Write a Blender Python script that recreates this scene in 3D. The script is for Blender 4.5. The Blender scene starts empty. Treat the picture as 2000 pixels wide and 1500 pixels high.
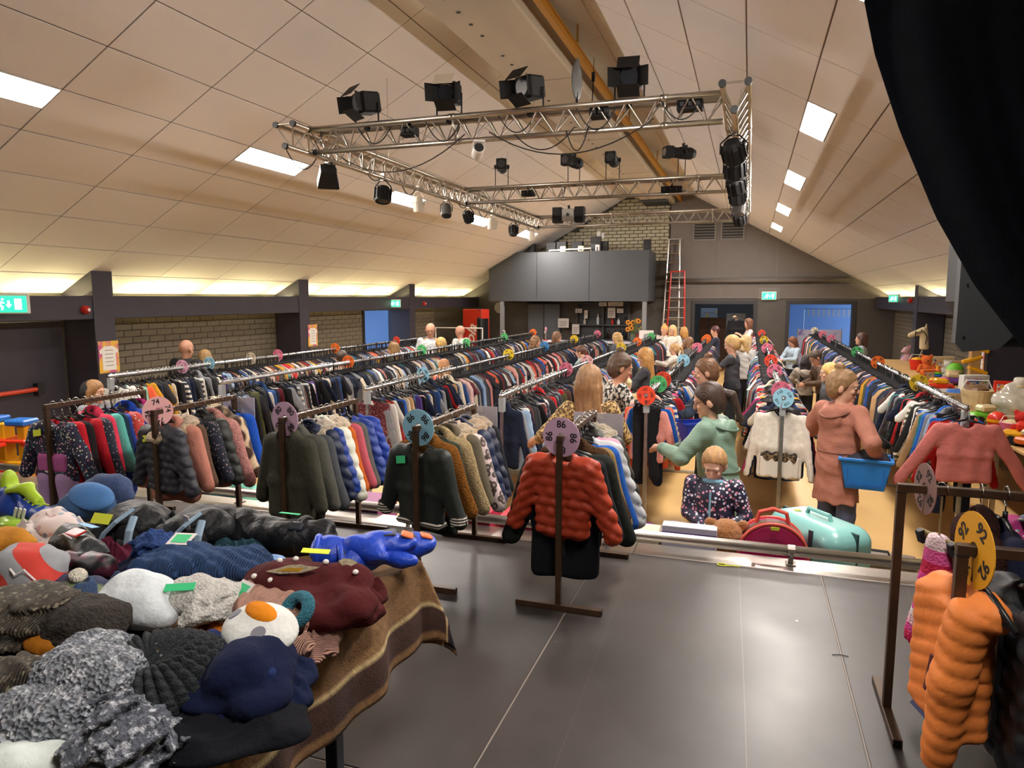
import bpy, math, random
import numpy as np
from mathutils import Vector, Matrix
random.seed(7); RNG = np.random.default_rng(7)
scene = bpy.context.scene
COL = scene.collection
R = math.radians
# ------------------------------------------------------------------ camera
EYE = np.array([0., 0., 2.3]); FPX = 1370.0
YAW, PITCH = R(18.618), R(-6.991)
cam_d = bpy.data.cameras.new('camera'); cam = bpy.data.objects.new('camera', cam_d); COL.objects.link(cam)
cam_d.sensor_width = 36.0; cam_d.lens = FPX / 2000 * 36.0; cam_d.clip_start = .05; cam_d.clip_end = 200
cam.location = EYE; cam.rotation_euler = (R(90) + PITCH, 0, YAW)
scene.camera = cam
# ------------------------------------------------------------------ world, exposure
world = bpy.data.worlds.new('world'); scene.world = world; world.use_nodes = True
world.node_tree.nodes['Background'].inputs[0].default_value = (.30, .45, .75, 1)
world.node_tree.nodes['Background'].inputs[1].default_value = 3.0
vs = scene.view_settings
vs.view_transform = 'Standard'; vs.look = 'None'; vs.exposure = 0.3; vs.gamma = 1.0; vs.use_curve_mapping = False
cy = scene.cycles; cy.use_adaptive_sampling = True; cy.adaptive_threshold = .025; cy.max_bounces = 6; cy.diffuse_bounces = 3; cy.glossy_bounces = 3; cy.transmission_bounces = 2; cy.transparent_max_bounces = 6; cy.caustics_reflective = False; cy.caustics_refractive = False; cy.sample_clamp_indirect = 6.0
PANEL_LIGHT = 140.0      # ceiling light panels
COVE_LIGHT = 65.0       # fluorescent tubes behind the wall beams
# ------------------------------------------------------------------ where a point of the hall appears / which point a sight line meets
_fw = np.array([-math.sin(YAW)*math.cos(PITCH), math.cos(YAW)*math.cos(PITCH), math.sin(PITCH)])
_rt = np.array([math.cos(YAW), math.sin(YAW), 0.]); _up = np.cross(_rt, _fw)
def ray(px, py): return _rt*(px-1000)/FPX + _up*(750-py)/FPX + _fw
def at_y(px, py, Y): d = ray(px, py); return EYE + d*Y/d[1]
def at_z(px, py, Z): d = ray(px, py); return EYE + d*(Z-EYE[2])/d[2]
def at_x(px, py, X): d = ray(px, py); return EYE + d*X/d[0]

# ------------------------------------------------------------------ materials
MATS = {}
def srgb(h):
    if isinstance(h, str):
        h = h.lstrip('#'); c = [int(h[i:i+2], 16)/255 for i in (0, 2, 4)]
    else: c = [v/255 for v in h]
    return tuple(((v+.055)/1.055)**2.4 if v > .04045 else v/12.92 for v in c)
def c4(c): c = srgb(c); return (c[0], c[1], c[2], 1)
class NT:
    def __init__(s, m): s.t = m.node_tree; s.n = s.t.nodes; s.l = s.t.links
    def new(s, typ, **kw):
        n = s.n.new(typ)
        for k, v in kw.items():
            if k in n.inputs.keys(): n.inputs[k].default_value = v
            else: setattr(n, k, v)
        return n
    def link(s, a, b): s.l.new(a, b)
def mat(name, color='#808080', rough=.6, metal=0., noise=None, bump=None, emit=None, objcol=False, attr=None,
        pattern=None, sheen=0., alpha=1., trans=0., coat=0., spec=.5, coord='Object'):
    """noise=(scale, strength): brightness variation; bump=(kind, scale, strength); pattern=(kind, scale, colour2[,threshold])"""
    if name in MATS: return MATS[name]
    m = bpy.data.materials.new(name); m.use_nodes = True; t = NT(m); b = t.n['Principled BSDF']
    b.inputs['Roughness'].default_value = rough; b.inputs['Metallic'].default_value = metal
    b.inputs['Specular IOR Level'].default_value = spec
    if coat: b.inputs['Coat Weight'].default_value = coat; b.inputs['Coat Roughness'].default_value = .15
    if sheen: b.inputs['Sheen Weight'].default_value = sheen
    if alpha < 1: b.inputs['Alpha'].default_value = alpha
    if trans: b.inputs['Transmission Weight'].default_value = trans
    tc = t.new('ShaderNodeTexCoord')
    if objcol: src = t.new('ShaderNodeObjectInfo').outputs['Color']
    elif attr: src = t.new('ShaderNodeVertexColor', layer_name=attr).outputs['Color']
    else:
        rgb = t.new('ShaderNodeRGB'); rgb.outputs[0].default_value = c4(color); src = rgb.outputs[0]
    if pattern:
        kind, sc, col2 = pattern[:3]; thr = pattern[3] if len(pattern) > 3 else .5
        if kind in ('dots', 'stars', 'leopard'):
            v = t.new('ShaderNodeTexVoronoi', Scale=sc); t.link(tc.outputs[coord], v.inputs['Vector'])
            if kind == 'leopard': v.feature = 'F1'
            cr = t.new('ShaderNodeValToRGB'); t.link(v.outputs['Distance'], cr.inputs[0])
            cr.color_ramp.interpolation = 'CONSTANT' if kind != 'leopard' else 'LINEAR'
            e = cr.color_ramp.elements
            e[0].position = 0; e[0].color = (1, 1, 1, 1); e[1].position = thr; e[1].color = (0, 0, 0, 1)
            if kind == 'leopard':
                e[0].color = (.25, .25, .25, 1); e[1].position = thr*.55; e[1].color = (1, 1, 1, 1)
                x = e.new(thr*.8); x.color = (1, 1, 1, 1); x = e.new(thr); x.color = (0, 0, 0, 1)
            fac = cr.outputs[0]
        elif kind == 'stripes':
            w = t.new('ShaderNodeTexWave', Scale=sc, bands_direction=pattern[4] if len(pattern) > 4 else 'Z'); t.link(tc.outputs[coord], w.inputs['Vector'])
            cr = t.new('ShaderNodeValToRGB'); cr.color_ramp.interpolation = 'CONSTANT'; t.link(w.outputs['Fac'], cr.inputs[0])
            cr.color_ramp.elements[1].position = thr; fac = cr.outputs[0]
        else:  # blotch
            w = t.new('ShaderNodeTexNoise', Scale=sc, Detail=3.); t.link(tc.outputs[coord], w.inputs['Vector'])
            cr = t.new('ShaderNodeValToRGB'); t.link(w.outputs['Fac'], cr.inputs[0])
            cr.color_ramp.elements[0].position = thr-.04; cr.color_ramp.elements[1].position = thr+.04; fac = cr.outputs[0]
        mx = t.new('ShaderNodeMix', data_type='RGBA'); t.link(fac, mx.inputs[0]); t.link(src, mx.inputs[6])
        if isinstance(col2, (list, tuple)) and len(col2) and isinstance(col2[0], str):   # several colours, one per cell
            cr2 = t.new('ShaderNodeValToRGB'); cr2.color_ramp.interpolation = 'CONSTANT'
            sp = t.new('ShaderNodeSeparateColor'); t.link(v.outputs['Color'], sp.inputs[0]); t.link(sp.outputs[0], cr2.inputs[0])
            for i, cc in enumerate(col2):
                el = cr2.color_ramp.elements[i] if i < 2 else cr2.color_ramp.elements.new(i/len(col2))
                el.position = i/len(col2); el.color = c4(cc)
            t.link(cr2.outputs[0], mx.inputs[7])
        else: mx.inputs[7].default_value = c4(col2)
        src = mx.outputs[2]
    if noise:
        nz = t.new('ShaderNodeTexNoise', Scale=noise[0], Detail=5.); t.link(tc.outputs[coord], nz.inputs['Vector'])
        mr = t.new('ShaderNodeMapRange'); t.link(nz.outputs['Fac'], mr.inputs[0])
        mr.inputs[1].default_value = .25; mr.inputs[2].default_value = .75
        mr.inputs[3].default_value = 1-noise[1]; mr.inputs[4].default_value = 1+noise[1]
        mul = t.new('ShaderNodeMix', data_type='RGBA', blend_type='MULTIPLY'); mul.inputs[0].default_value = 1
        t.link(src, mul.inputs[6]); t.link(mr.outputs[0], mul.inputs[7]); src = mul.outputs[2]
    t.link(src, b.inputs['Base Color'])
    if bump:
        kind, sc, st = bump
        if kind == 'noise': nz = t.new('ShaderNodeTexNoise', Scale=sc, Detail=4.); o = nz.outputs['Fac']
        elif kind == 'voronoi': nz = t.new('ShaderNodeTexVoronoi', Scale=sc); o = nz.outputs['Distance']
        elif kind == 'wave': nz = t.new('ShaderNodeTexWave', Scale=sc, Distortion=1.5); o = nz.outputs['Fac']
        elif kind == 'wavez': nz = t.new('ShaderNodeTexWave', Scale=sc, Distortion=1., bands_direction='Z'); o = nz.outputs['Fac']
        t.link(tc.outputs[coord], nz.inputs['Vector'])
        bp = t.new('ShaderNodeBump', Strength=st, Distance=.02); t.link(o, bp.inputs['Height']); t.link(bp.outputs[0], b.inputs['Normal'])
    if emit:
        b.inputs['Emission Color'].default_value = c4(emit[0]); b.inputs['Emission Strength'].default_value = emit[1]
    MATS[name] = m; return m

# ------------------------------------------------------------------ meshes
def mesh_from(name, V, F, smooth=False, colors=None):
    """V (n,3); F: list of faces or an (m,k) int array"""
    me = bpy.data.meshes.new(name)
    V = np.asarray(V, np.float32)
    if isinstance(F, np.ndarray):
        m, k = F.shape; loops = F.ravel().astype(np.int32)
        starts = np.arange(0, m*k, k, dtype=np.int32); tot = np.full(m, k, np.int32)
    else:
        m = len(F); tot = np.array([len(f) for f in F], np.int32)
        loops = np.array([i for f in F for i in f], np.int32)
        starts = (np.concatenate([[0], np.cumsum(tot)[:-1]]) if m else np.zeros(0)).astype(np.int32)
    me.vertices.add(len(V)); me.vertices.foreach_set('co', V.ravel())
    me.loops.add(len(loops)); me.loops.foreach_set('vertex_index', loops)
    me.polygons.add(m); me.polygons.foreach_set('loop_start', starts); me.polygons.foreach_set('loop_total', tot)
    me.polygons.foreach_set('use_smooth', np.full(m, bool(smooth)))
    if colors is not None:
        a = me.color_attributes.new('Col', 'FLOAT_COLOR', 'POINT')
        a.data.foreach_set('color', np.asarray(colors, np.float32).ravel())
    me.update(calc_edges=True)
    return me
class MB:
    """collects boxes, tubes and lathes into one mesh"""
    def __init__(s): s.V = []; s.F = []; s.n = 0
    def add(s, V, F):
        s.V.append(np.asarray(V, float)); s.F += [[i+s.n for i in f] for f in F]; s.n += len(V); return s
    def box(s, lo, hi, bev=0.):
        lo, hi = np.minimum(np.array(lo, float), np.array(hi, float)), np.maximum(np.array(lo, float), np.array(hi, float))
        x0, y0, z0 = lo; x1, y1, z1 = hi
        if bev <= 0:
            V = [(x0,y0,z0),(x1,y0,z0),(x1,y1,z0),(x0,y1,z0),(x0,y0,z1),(x1,y0,z1),(x1,y1,z1),(x0,y1,z1)]
            return s.add(V, [(0,3,2,1),(4,5,6,7),(0,1,5,4),(1,2,6,5),(2,3,7,6),(3,0,4,7)])
        b = min(bev, (x1-x0)/2.01, (y1-y0)/2.01, (z1-z0)/2.01)
        V = []; idx = {}
        for i in (0, 1):
            for j in (0, 1):
                for k in (0, 1):
                    X, Y, Z = (x0, x1)[i], (y0, y1)[j], (z0, z1)[k]
                    sx, sy, sz = (b, -b)[i], (b, -b)[j], (b, -b)[k]
                    for a, p in (('x', (X, Y+sy, Z+sz)), ('y', (X+sx, Y, Z+sz)), ('z', (X+sx, Y+sy, Z))):
                        idx[i, j, k, a] = len(V); V.append(p)
        g = lambda i, j, k, a: idx[i, j, k, a]
        F = [[g(0,0,0,'x'),g(0,0,1,'x'),g(0,1,1,'x'),g(0,1,0,'x')],[g(1,0,0,'x'),g(1,1,0,'x'),g(1,1,1,'x'),g(1,0,1,'x')],
             [g(0,0,0,'y'),g(1,0,0,'y'),g(1,0,1,'y'),g(0,0,1,'y')],[g(0,1,0,'y'),g(0,1,1,'y'),g(1,1,1,'y'),g(1,1,0,'y')],
             [g(0,0,0,'z'),g(0,1,0,'z'),g(1,1,0,'z'),g(1,0,0,'z')],[g(0,0,1,'z'),g(1,0,1,'z'),g(1,1,1,'z'),g(0,1,1,'z')]]
        for k in (0, 1):
            for i in (0, 1):
                F.append([g(i,0,k,'x'),g(i,1,k,'x'),g(i,1,k,'z'),g(i,0,k,'z')])
            for j in (0, 1):
                F.append([g(0,j,k,'y'),g(1,j,k,'y'),g(1,j,k,'z'),g(0,j,k,'z')])
        for i in (0, 1):
            for j in (0, 1):
                F.append([g(i,j,0,'x'),g(i,j,1,'x'),g(i,j,1,'y'),g(i,j,0,'y')])
                for k in (0, 1): F.append([g(i,j,k,'x'),g(i,j,k,'y'),g(i,j,k,'z')])
        return s.add(V, F)
    def obox(s, c, half, M=None, bev=0.):
        t = MB().box([-h for h in half], half, bev); V = t.V[0]
        if M is not None: V = V @ np.array(M.to_3x3()).T
        return s.add(V+np.array(c), t.F)
    def tube(s, pts, r, n=8, cap=True):
        pts = [Vector(p) for p in pts]; rr = r if isinstance(r, (list, tuple)) else [r]*len(pts)
        V = []; F = []
        up = None
        for i, p in enumerate(pts):
            d = (pts[min(i+1, len(pts)-1)]-pts[max(i-1, 0)]).normalized()
            if up is None: up = Vector((0, 0, 1)) if abs(d.z) < .9 else Vector((1, 0, 0))
            a = d.cross(up).normalized(); b2 = a.cross(d).normalized(); up = b2
            for k in range(n):
                t = 2*math.pi*k/n; V.append(p+(a*math.cos(t)+b2*math.sin(t))*rr[i])
        for i in range(len(pts)-1):
            for k in range(n):
                F.append((i*n+k, i*n+(k+1) % n, (i+1)*n+(k+1) % n, (i+1)*n+k))
        if cap: F.append(tuple(range(n))[::-1]); F.append(tuple((len(pts)-1)*n+k for k in range(n)))
        return s.add([tuple(v) for v in V], F)
    def lathe(s, prof, n=16, c=(0, 0, 0), axis='z', M=None):
        V = []; F = []
        for r, z in prof:
            for k in range(n):
                t = 2*math.pi*k/n; V.append((r*math.cos(t), r*math.sin(t), z))
        for i in range(len(prof)-1):
            for k in range(n): F.append((i*n+k, i*n+(k+1) % n, (i+1)*n+(k+1) % n, (i+1)*n+k))
        F.append(tuple(range(n))[::-1]); F.append(tuple((len(prof)-1)*n+k for k in range(n)))
        V = np.array(V)
        if axis == 'y': V = V[:, [0, 2, 1]]*np.array([1, 1, -1.])
        if axis == 'x': V = V[:, [2, 1, 0]]*np.array([1, 1, -1.])
        if M is not None: V = V @ np.array(M.to_3x3()).T
        return s.add(V+np.array(c), F)
    def prism(s, poly, h0, h1, axis='y'):
        n = len(poly); V = []
        for h in (h0, h1):
            for a, b in poly: V.append({'y': (a, h, b), 'x': (h, a, b), 'z': (a, b, h)}[axis])
        F = [tuple(range(n)), tuple(range(2*n-1, n-1, -1))]+[(i, n+i, n+(i+1) % n, (i+1) % n) for i in range(n)]
        return s.add(V, F)
    def mesh(s, name, smooth=False):
        return mesh_from(name, np.concatenate(s.V) if s.V else np.zeros((0, 3)), s.F, smooth)
def link(name, me, m=None, parent=None, loc=None, rot=None, color=None, mods=None):
    o = bpy.data.objects.new(name, me); COL.objects.link(o)
    if m is not None and me is not None and hasattr(me, 'materials') and len(me.materials) == 0: me.materials.append(m)
    if parent is not None: o.parent = parent
    if loc is not None: o.location = [float(v) for v in loc]
    if rot is not None: o.rotation_euler = rot
    if color is not None: o.color = color if len(color) == 4 else (*color, 1)
    return o
def put(name, mb, m, parent=None, loc=None, rot=None, smooth=False, color=None):
    return link(name, mb.mesh(name, smooth), m, parent, loc, rot, color)
def tag(o, label, cat, group=None):
    o['label'] = label; o['category'] = cat
    if group: o['group'] = group
    return o
def thing(name, label, cat, loc=(0, 0, 0), rotz=0., group=None, rot=None):
    o = bpy.data.objects.new(name, None); COL.objects.link(o); o.location = [float(v) for v in loc]; o.rotation_euler = rot or (0, 0, rotz)
    o.empty_display_size = .1
    return tag(o, label, cat, group)
def struct(o): o['kind'] = 'structure'; return o
def dup(root, loc=None, rotz=None, label=None, group=None, parent=None, color=None):
    r = root.copy(); COL.objects.link(r)
    if parent is not None: r.parent = parent
    if loc is not None: r.location = [float(v) for v in loc]
    if rotz is not None: r.rotation_euler = (0, 0, rotz)
    if label: r['label'] = label
    if group: r['group'] = group
    for ch in list(root.children):
        c = ch.copy(); COL.objects.link(c); c.parent = r
        for g in ch.children:
            d = g.copy(); COL.objects.link(d); d.parent = c
    return r
def rotm(x=0, y=0, z=0): return Matrix.Rotation(R(z), 3, 'Z') @ Matrix.Rotation(R(y), 3, 'Y') @ Matrix.Rotation(R(x), 3, 'X')
_TXT = {}
def text_mesh(s, size=.1, bold=False, shear=0., extrude=.0005):
    """lettering as a flat mesh in the local XZ plane, centred, reading from -Y"""
    key = (s, size, bold, shear)
    if key in _TXT: return _TXT[key]
    cu = bpy.data.curves.new('lettering', 'FONT'); cu.body = s; cu.size = size; cu.align_x = 'CENTER'; cu.align_y = 'CENTER'
    cu.extrude = extrude; cu.shear = shear; cu.resolution_u = 3
    if bold: cu.offset = size*.018
    o = bpy.data.objects.new('lettering', cu); COL.objects.link(o)
    dg = bpy.context.evaluated_depsgraph_get(); me = bpy.data.meshes.new_from_object(o.evaluated_get(dg))
    bpy.data.objects.remove(o); bpy.data.curves.remove(cu)
    me.transform(Matrix.Rotation(R(90), 4, 'X')); me.name = 'lettering'; me.materials.clear(); _TXT[key] = me
    return me

# ------------------------------------------------------------------ soft shapes: distance field -> surface nets
class Field:
    def __init__(s, lo, hi, vox):
        s.lo = np.array(lo, float); s.v = vox
        s.n = np.maximum(np.ceil((np.array(hi)-s.lo)/vox).astype(int)+1, 3)
        s.f = np.full(s.n, 1.0, np.float32)
        s.ax = [s.lo[i]+vox*np.arange(s.n[i]) for i in range(3)]
        s.tag = np.zeros(s.n, np.int8)
    def _sub(s, lo, hi):
        a = np.clip(np.floor((np.array(lo)-s.lo)/s.v).astype(int)-1, 0, s.n-1); b = np.clip(np.ceil((np.array(hi)-s.lo)/s.v).astype(int)+2, 1, s.n)
        b = np.maximum(b, a+1)
        sl = tuple(slice(a[i], b[i]) for i in range(3))
        g = np.meshgrid(*[s.ax[i][sl[i]].astype(np.float32) for i in range(3)], indexing='ij')
        return sl, g
    def _union(s, sl, d, k, tg):
        f = s.f[sl]
        t = s.tag[sl]; t[d < f] = tg
        if k > 0:
            h = np.clip(.5+.5*(f-d)/k, 0, 1); s.f[sl] = f*(1-h)+d*h-k*h*(1-h)
        else: s.f[sl] = np.minimum(f, d)
    def cap(s, a, b, ra, rb=None, k=.02, fy=1., tg=0, fx=1.):
        """tapered capsule a->b; fy>1 flattens it in y"""
        rb = ra if rb is None else rb; a = np.array(a, float); b = np.array(b, float); r = max(ra, rb)+k+.03
        sl, g = s._sub(np.minimum(a, b)-r, np.maximum(a, b)+r)
        sc = np.array([fx, fy, 1.]); A = a*sc; ab = b*sc-A; L = max(ab @ ab, 1e-9)
        p = [g[i]*sc[i]-A[i] for i in range(3)]
        t = np.clip((p[0]*ab[0]+p[1]*ab[1]+p[2]*ab[2])/L, 0, 1)
        d = np.sqrt(sum((p[i]-t*ab[i])**2 for i in range(3)))-(ra+(rb-ra)*t)
        s._union(sl, d, k, tg); return s
    def ell(s, c, r, M=None, k=.02, tg=0):
        c = np.array(c, float); r = np.array(r, float) if np.ndim(r) else np.array([r]*3, float)
        R_ = max(r)+k+.03 if M is not None else r+k+.03
        sl, g = s._sub(c-R_, c+R_)
        s._union(sl, s._elld(g, c, r, M), k, tg); return s
    @staticmethod
    def _elld(g, c, r, M):
        p = [g[i]-c[i] for i in range(3)]
        if M is not None:
            m = np.array(M.to_3x3()); p = [m[0][i]*p[0]+m[1][i]*p[1]+m[2][i]*p[2] for i in range(3)]
        k0 = np.sqrt(sum((p[i]/r[i])**2 for i in range(3)))+1e-6; k1 = np.sqrt(sum((p[i]/r[i]**2)**2 for i in range(3)))+1e-6
        return k0*(k0-1)/k1
    def box(s, c, h, rad=.01, M=None, k=.01, tg=0):
        c = np.array(c, float); h = np.array(h, float); R_ = (np.linalg.norm(h) if M is not None else h)+k+.03
        sl, g = s._sub(c-R_, c+R_)
        p = [g[i]-c[i] for i in range(3)]
        if M is not None:
            m = np.array(M.to_3x3()); p = [m[0][i]*p[0]+m[1][i]*p[1]+m[2][i]*p[2] for i in range(3)]
        q = [np.abs(p[i])-h[i]+rad for i in range(3)]
        d = np.sqrt(sum(np.maximum(x, 0)**2 for x in q))+np.minimum(np.maximum(np.maximum(q[0], q[1]), q[2]), 0)-rad
        s._union(sl, d, k, tg); return s
    def torus(s, c, Rr, r, M=None, k=.01, tg=0, sq=1.):
        c = np.array(c, float); R_ = Rr+r+k+.03; sl, g = s._sub(c-R_, c+R_)
        p = [g[i]-c[i] for i in range(3)]
        if M is not None:
            m = np.array(M.to_3x3()); p = [m[0][i]*p[0]+m[1][i]*p[1]+m[2][i]*p[2] for i in range(3)]
        d = np.sqrt((np.sqrt(p[0]**2+(p[1]*sq)**2)-Rr)**2+p[2]**2)-r
        s._union(sl, d, k, tg); return s
    def cut_ell(s, c, r, M=None, k=.01):
        c = np.array(c, float); r = np.array(r, float) if np.ndim(r) else np.array([r]*3, float)
        sl, g = s._sub(c-max(r)-.03-k, c+max(r)+.03+k); d = -s._elld(g, c, r, M); f = s.f[sl]
        h = np.clip(.5-.5*(f-d)/max(k, 1e-6), 0, 1); s.f[sl] = f*(1-h)+d*h+k*h*(1-h); return s
    def cut_half(s, n, off):
        """keep n.p < off"""
        n = np.array(n, float); n /= np.linalg.norm(n)
        d = (n[0]*s.ax[0])[:, None, None]+(n[1]*s.ax[1])[None, :, None]+(n[2]*s.ax[2])[None, None, :]-off
        s.f = np.maximum(s.f, d.astype(np.float32)); return s
    def grid(s): return np.meshgrid(*s.ax, indexing='ij')
    def warp(s, fn):
        near = np.abs(s.f) < .06; X, Y, Z = [g[near] for g in s.grid()]; s.f[near] += fn(X, Y, Z).astype(np.float32); return s
    def mesh(s, name, m=None, tagcolors=None, smooth=True):
        s.f[0] = s.f[-1] = 1; s.f[:, 0] = s.f[:, -1] = 1; s.f[:, :, 0] = s.f[:, :, -1] = 1
        f = s.f; ins = f < 0
        c8 = np.zeros(tuple(s.n-1), np.int8)
        corners = [(i, j, k) for i in (0, 1) for j in (0, 1) for k in (0, 1)]
        for i, j, k in corners: c8 += ins[i:s.n[0]-1+i, j:s.n[1]-1+j, k:s.n[2]-1+k]
        act = (c8 > 0) & (c8 < 8); I = np.argwhere(act)
        if len(I) == 0: return mesh_from(name, np.zeros((0, 3)), np.zeros((0, 4), int))
        idx = np.full(act.shape, -1, np.int64); idx[act] = np.arange(len(I))
        vals = np.stack([f[I[:, 0]+i, I[:, 1]+j, I[:, 2]+k] for i, j, k in corners], 1)
        P = np.zeros((len(I), 3)); cnt = np.zeros(len(I)); C = np.array(corners, float)
        for a in range(8):
            for b in range(a+1, 8):
                if abs(C[a]-C[b]).sum() != 1: continue
                x = (vals[:, a] < 0) != (vals[:, b] < 0)
                t = vals[x, a]/(vals[x, a]-vals[x, b]); P[x] += C[a]+(C[b]-C[a])*t[:, None]; cnt[x] += 1
        P = (P/cnt[:, None]+I)*s.v+s.lo
        Q = []
        for ax in range(3):
            o = [x for x in range(3) if x != ax]
            lo = [slice(1, -1)]*3; hi = [slice(1, -1)]*3
            lo[ax] = slice(0, -1); hi[ax] = slice(1, None)
            A = ins[tuple(lo)]; B = ins[tuple(hi)]
            e = np.argwhere(A != B); 
            if len(e) == 0: continue
            flip = A[tuple(e.T)]
            base = e.copy(); base[:, o[0]] += 1; base[:, o[1]] += 1
            def cell(d0, d1):
                q = base.copy(); q[:, o[0]] -= d0; q[:, o[1]] -= d1; return idx[tuple(q.T)]
            q = np.stack([cell(0, 0), cell(1, 0), cell(1, 1), cell(0, 1)], 1)
            fl = flip if ax != 1 else ~flip
            q[~fl] = q[~fl][:, ::-1]; Q.append(q)
        Q = np.concatenate(Q); Q = Q[(Q >= 0).all(1)]
        cols = None
        if tagcolors is not None:
            w = vals.argmin(1); Ci = C[w].astype(int)+I; tg = s.tag[tuple(Ci.T)]
            tc = np.array([c4(c) for c in tagcolors]); cols = tc[tg]
        me = mesh_from(name, P, Q, smooth, cols)
        if m is not None: me.materials.append(m)
        return me
def vnoise(X, Y, Z, s, seed=0):
    a = seed*1.7
    return (np.sin(X*s+a+1.3*np.sin(Y*s*.9+a))*np.cos(Y*s*1.1-a+.9*np.sin(Z*s*.8))+np.sin(Z*s*1.05+2*a+1.1*np.cos(X*s*.93)))/2
# ================================================================== the hall
RX, RZ, SL = -2.8, 6.0, .55                      # ridge and roof slope
TH = math.atan(SL); CT, ST = math.cos(TH), math.sin(TH)
WL, WR, YB, Y0 = -9.4, 3.95, 22.6, -2.6          # walls
CLF, CRF = -8.8, 3.4                             # column faces
STG, SE = .75, 4.16                              # stage height and front edge
def roof_z(x): return RZ-SL*abs(x-RX)
M_tile = mat('ceiling_tile', '#e0dad6', .92, noise=(90, .05), bump=('noise', 220, .12))
M_grid = mat('ceiling_back', '#85786a', .9)
M_dark = mat('dark_paint', '#48433f', .55, noise=(3, .12))
M_beam = mat('dark_beam_paint', '#33303a', .5, noise=(4, .1))
M_brickp = mat('dark_painted_brick', '#686153', .6, noise=(9, .12), bump=('noise', 60, .25))
M_joint = mat('dark_joint', '#4a453b', .8)
M_brick = mat('pale_block', '#a89f86', .8, noise=(6, .16), bump=('noise', 50, .3))
M_mort = mat('block_mortar', '#3d3930', .9)
M_panel = mat('wall_board', '#655d57', .65, noise=(5, .06))
M_batten = mat('batten', '#6d6862', .6)
M_hall = mat('hall_floor', '#d3ab6c', .42, noise=(1.3, .07))
M_alu = mat('aluminium', '#c2bcb4', .32, 1., noise=(20, .06))
M_steel = mat('galvanised', '#b4b8bd', .3, 1., noise=(30, .12), bump=('noise', 90, .1))
M_black = mat('black_matt', '#131315', .6)
M_rubber = mat('black_rubber', '#1c1c1e', .7)
M_white = mat('white_paint', '#e6e2da', .5)
M_paper = mat('paper', '#dcd8d6', .7)
M_red = mat('red_plastic', '#b3201d', .35)
M_dgrey = mat('dark_grey', '#3d3f42', .5)
M_lightpanel = mat('light_panel', '#ffffff', .5, emit=('#fff6ee', PANEL_LIGHT))
M_tube = mat('cove_tube', '#ffffff', .5, emit=('#fff0b4', COVE_LIGHT))
# ---- floors
struct(put('floor', MB().box((WL-.3, SE, -.1), (WR+.3, YB+5, 0)), M_hall))
def stage_mat():
    m = bpy.data.materials.new('stage_board'); m.use_nodes = True; t = NT(m); b = t.n['Principled BSDF']
    tc = t.new('ShaderNodeTexCoord')
    n1 = t.new('ShaderNodeTexNoise', Scale=1.1, Detail=6., Roughness=.65); t.link(tc.outputs['Object'], n1.inputs['Vector'])
    cr = t.new('ShaderNodeValToRGB'); t.link(n1.outputs['Fac'], cr.inputs[0])
    cr.color_ramp.elements[0].position = .3; cr.color_ramp.elements[0].color = c4('#2e2a28')
    cr.color_ramp.elements[1].position = .75; cr.color_ramp.elements[1].color = c4('#474140')
    # scratches and scuffs
    src = cr.outputs[0]
    for i, (sc, rz, w) in enumerate(((.9, .5, .0025), (1.3, -.9, .0018))):
        mp = t.new('ShaderNodeMapping'); mp.inputs['Rotation'].default_value = (0, 0, rz); mp.inputs['Scale'].default_value = (1, .025, 1); mp.inputs['Location'].default_value = (i*3.3, i, 0)
        t.link(tc.outputs['Object'], mp.inputs[0])
        v = t.new('ShaderNodeTexNoise', Scale=sc, Detail=1., Distortion=.2); t.link(mp.outputs[0], v.inputs['Vector'])
        s1 = t.new('ShaderNodeMath', operation='SUBTRACT'); t.link(v.outputs['Fac'], s1.inputs[0]); s1.inputs[1].default_value = .5
        s2 = t.new('ShaderNodeMath', operation='ABSOLUTE'); t.link(s1.outputs[0], s2.inputs[0])
        s3 = t.new('ShaderNodeMath', operation='LESS_THAN'); t.link(s2.outputs[0], s3.inputs[0]); s3.inputs[1].default_value = w*.12
        s4 = t.new('ShaderNodeMath', operation='MULTIPLY'); t.link(s3.outputs[0], s4.inputs[0]); s4.inputs[1].default_value = .2
        mx = t.new('ShaderNodeMix', data_type='RGBA'); t.link(s4.outputs[0], mx.inputs[0]); t.link(src, mx.inputs[6]); mx.inputs[7].default_value = c4('#a59a90'); src = mx.outputs[2]
    sp = t.new('ShaderNodeTexVoronoi', Scale=5.); t.link(tc.outputs['Object'], sp.inputs['Vector'])
    l = t.new('ShaderNodeMath', operation='LESS_THAN'); t.link(sp.outputs['Distance'], l.inputs[0]); l.inputs[1].default_value = .035
    mx = t.new('ShaderNodeMix', data_type='RGBA'); t.link(l.outputs[0], mx.inputs[0]); t.link(src, mx.inputs[6]); mx.inputs[7].default_value = c4('#a89f97')
    t.link(mx.outputs[2], b.inputs['Base Color'])
    n2 = t.new('ShaderNodeTexNoise', Scale=2.5, Detail=5.); t.link(tc.outputs['Object'], n2.inputs['Vector'])
    mr = t.new('ShaderNodeMapRange'); t.link(n2.outputs['Fac'], mr.inputs[0]); mr.inputs[3].default_value = .3; mr.inputs[4].default_value = .5
    t.link(mr.outputs[0], b.inputs['Roughness'])
    return m
M_stage = stage_mat()
stg = struct(put('floor_stage', MB().box((WL, Y0, 0), (WR, SE-.012, STG-.02)), M_black))
seams = [-9.4, -7.06, -5.81, -4.56, -3.31, -2.06, -.81, .44, 1.69, 2.94, 3.95]
for i in range(len(seams)-1):
    for y0, y1 in ((Y0, -.4), (-.4, 1.88), (1.88, SE-.015)):
        put('floor_panel', MB().box((seams[i]+.0035, y0+.0035, STG-.02), (seams[i+1]-.0035, y1-.0035, STG), .002), M_stage, stg)
M_seam = mat('seam_filler', '#8b8178', .7)
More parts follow.
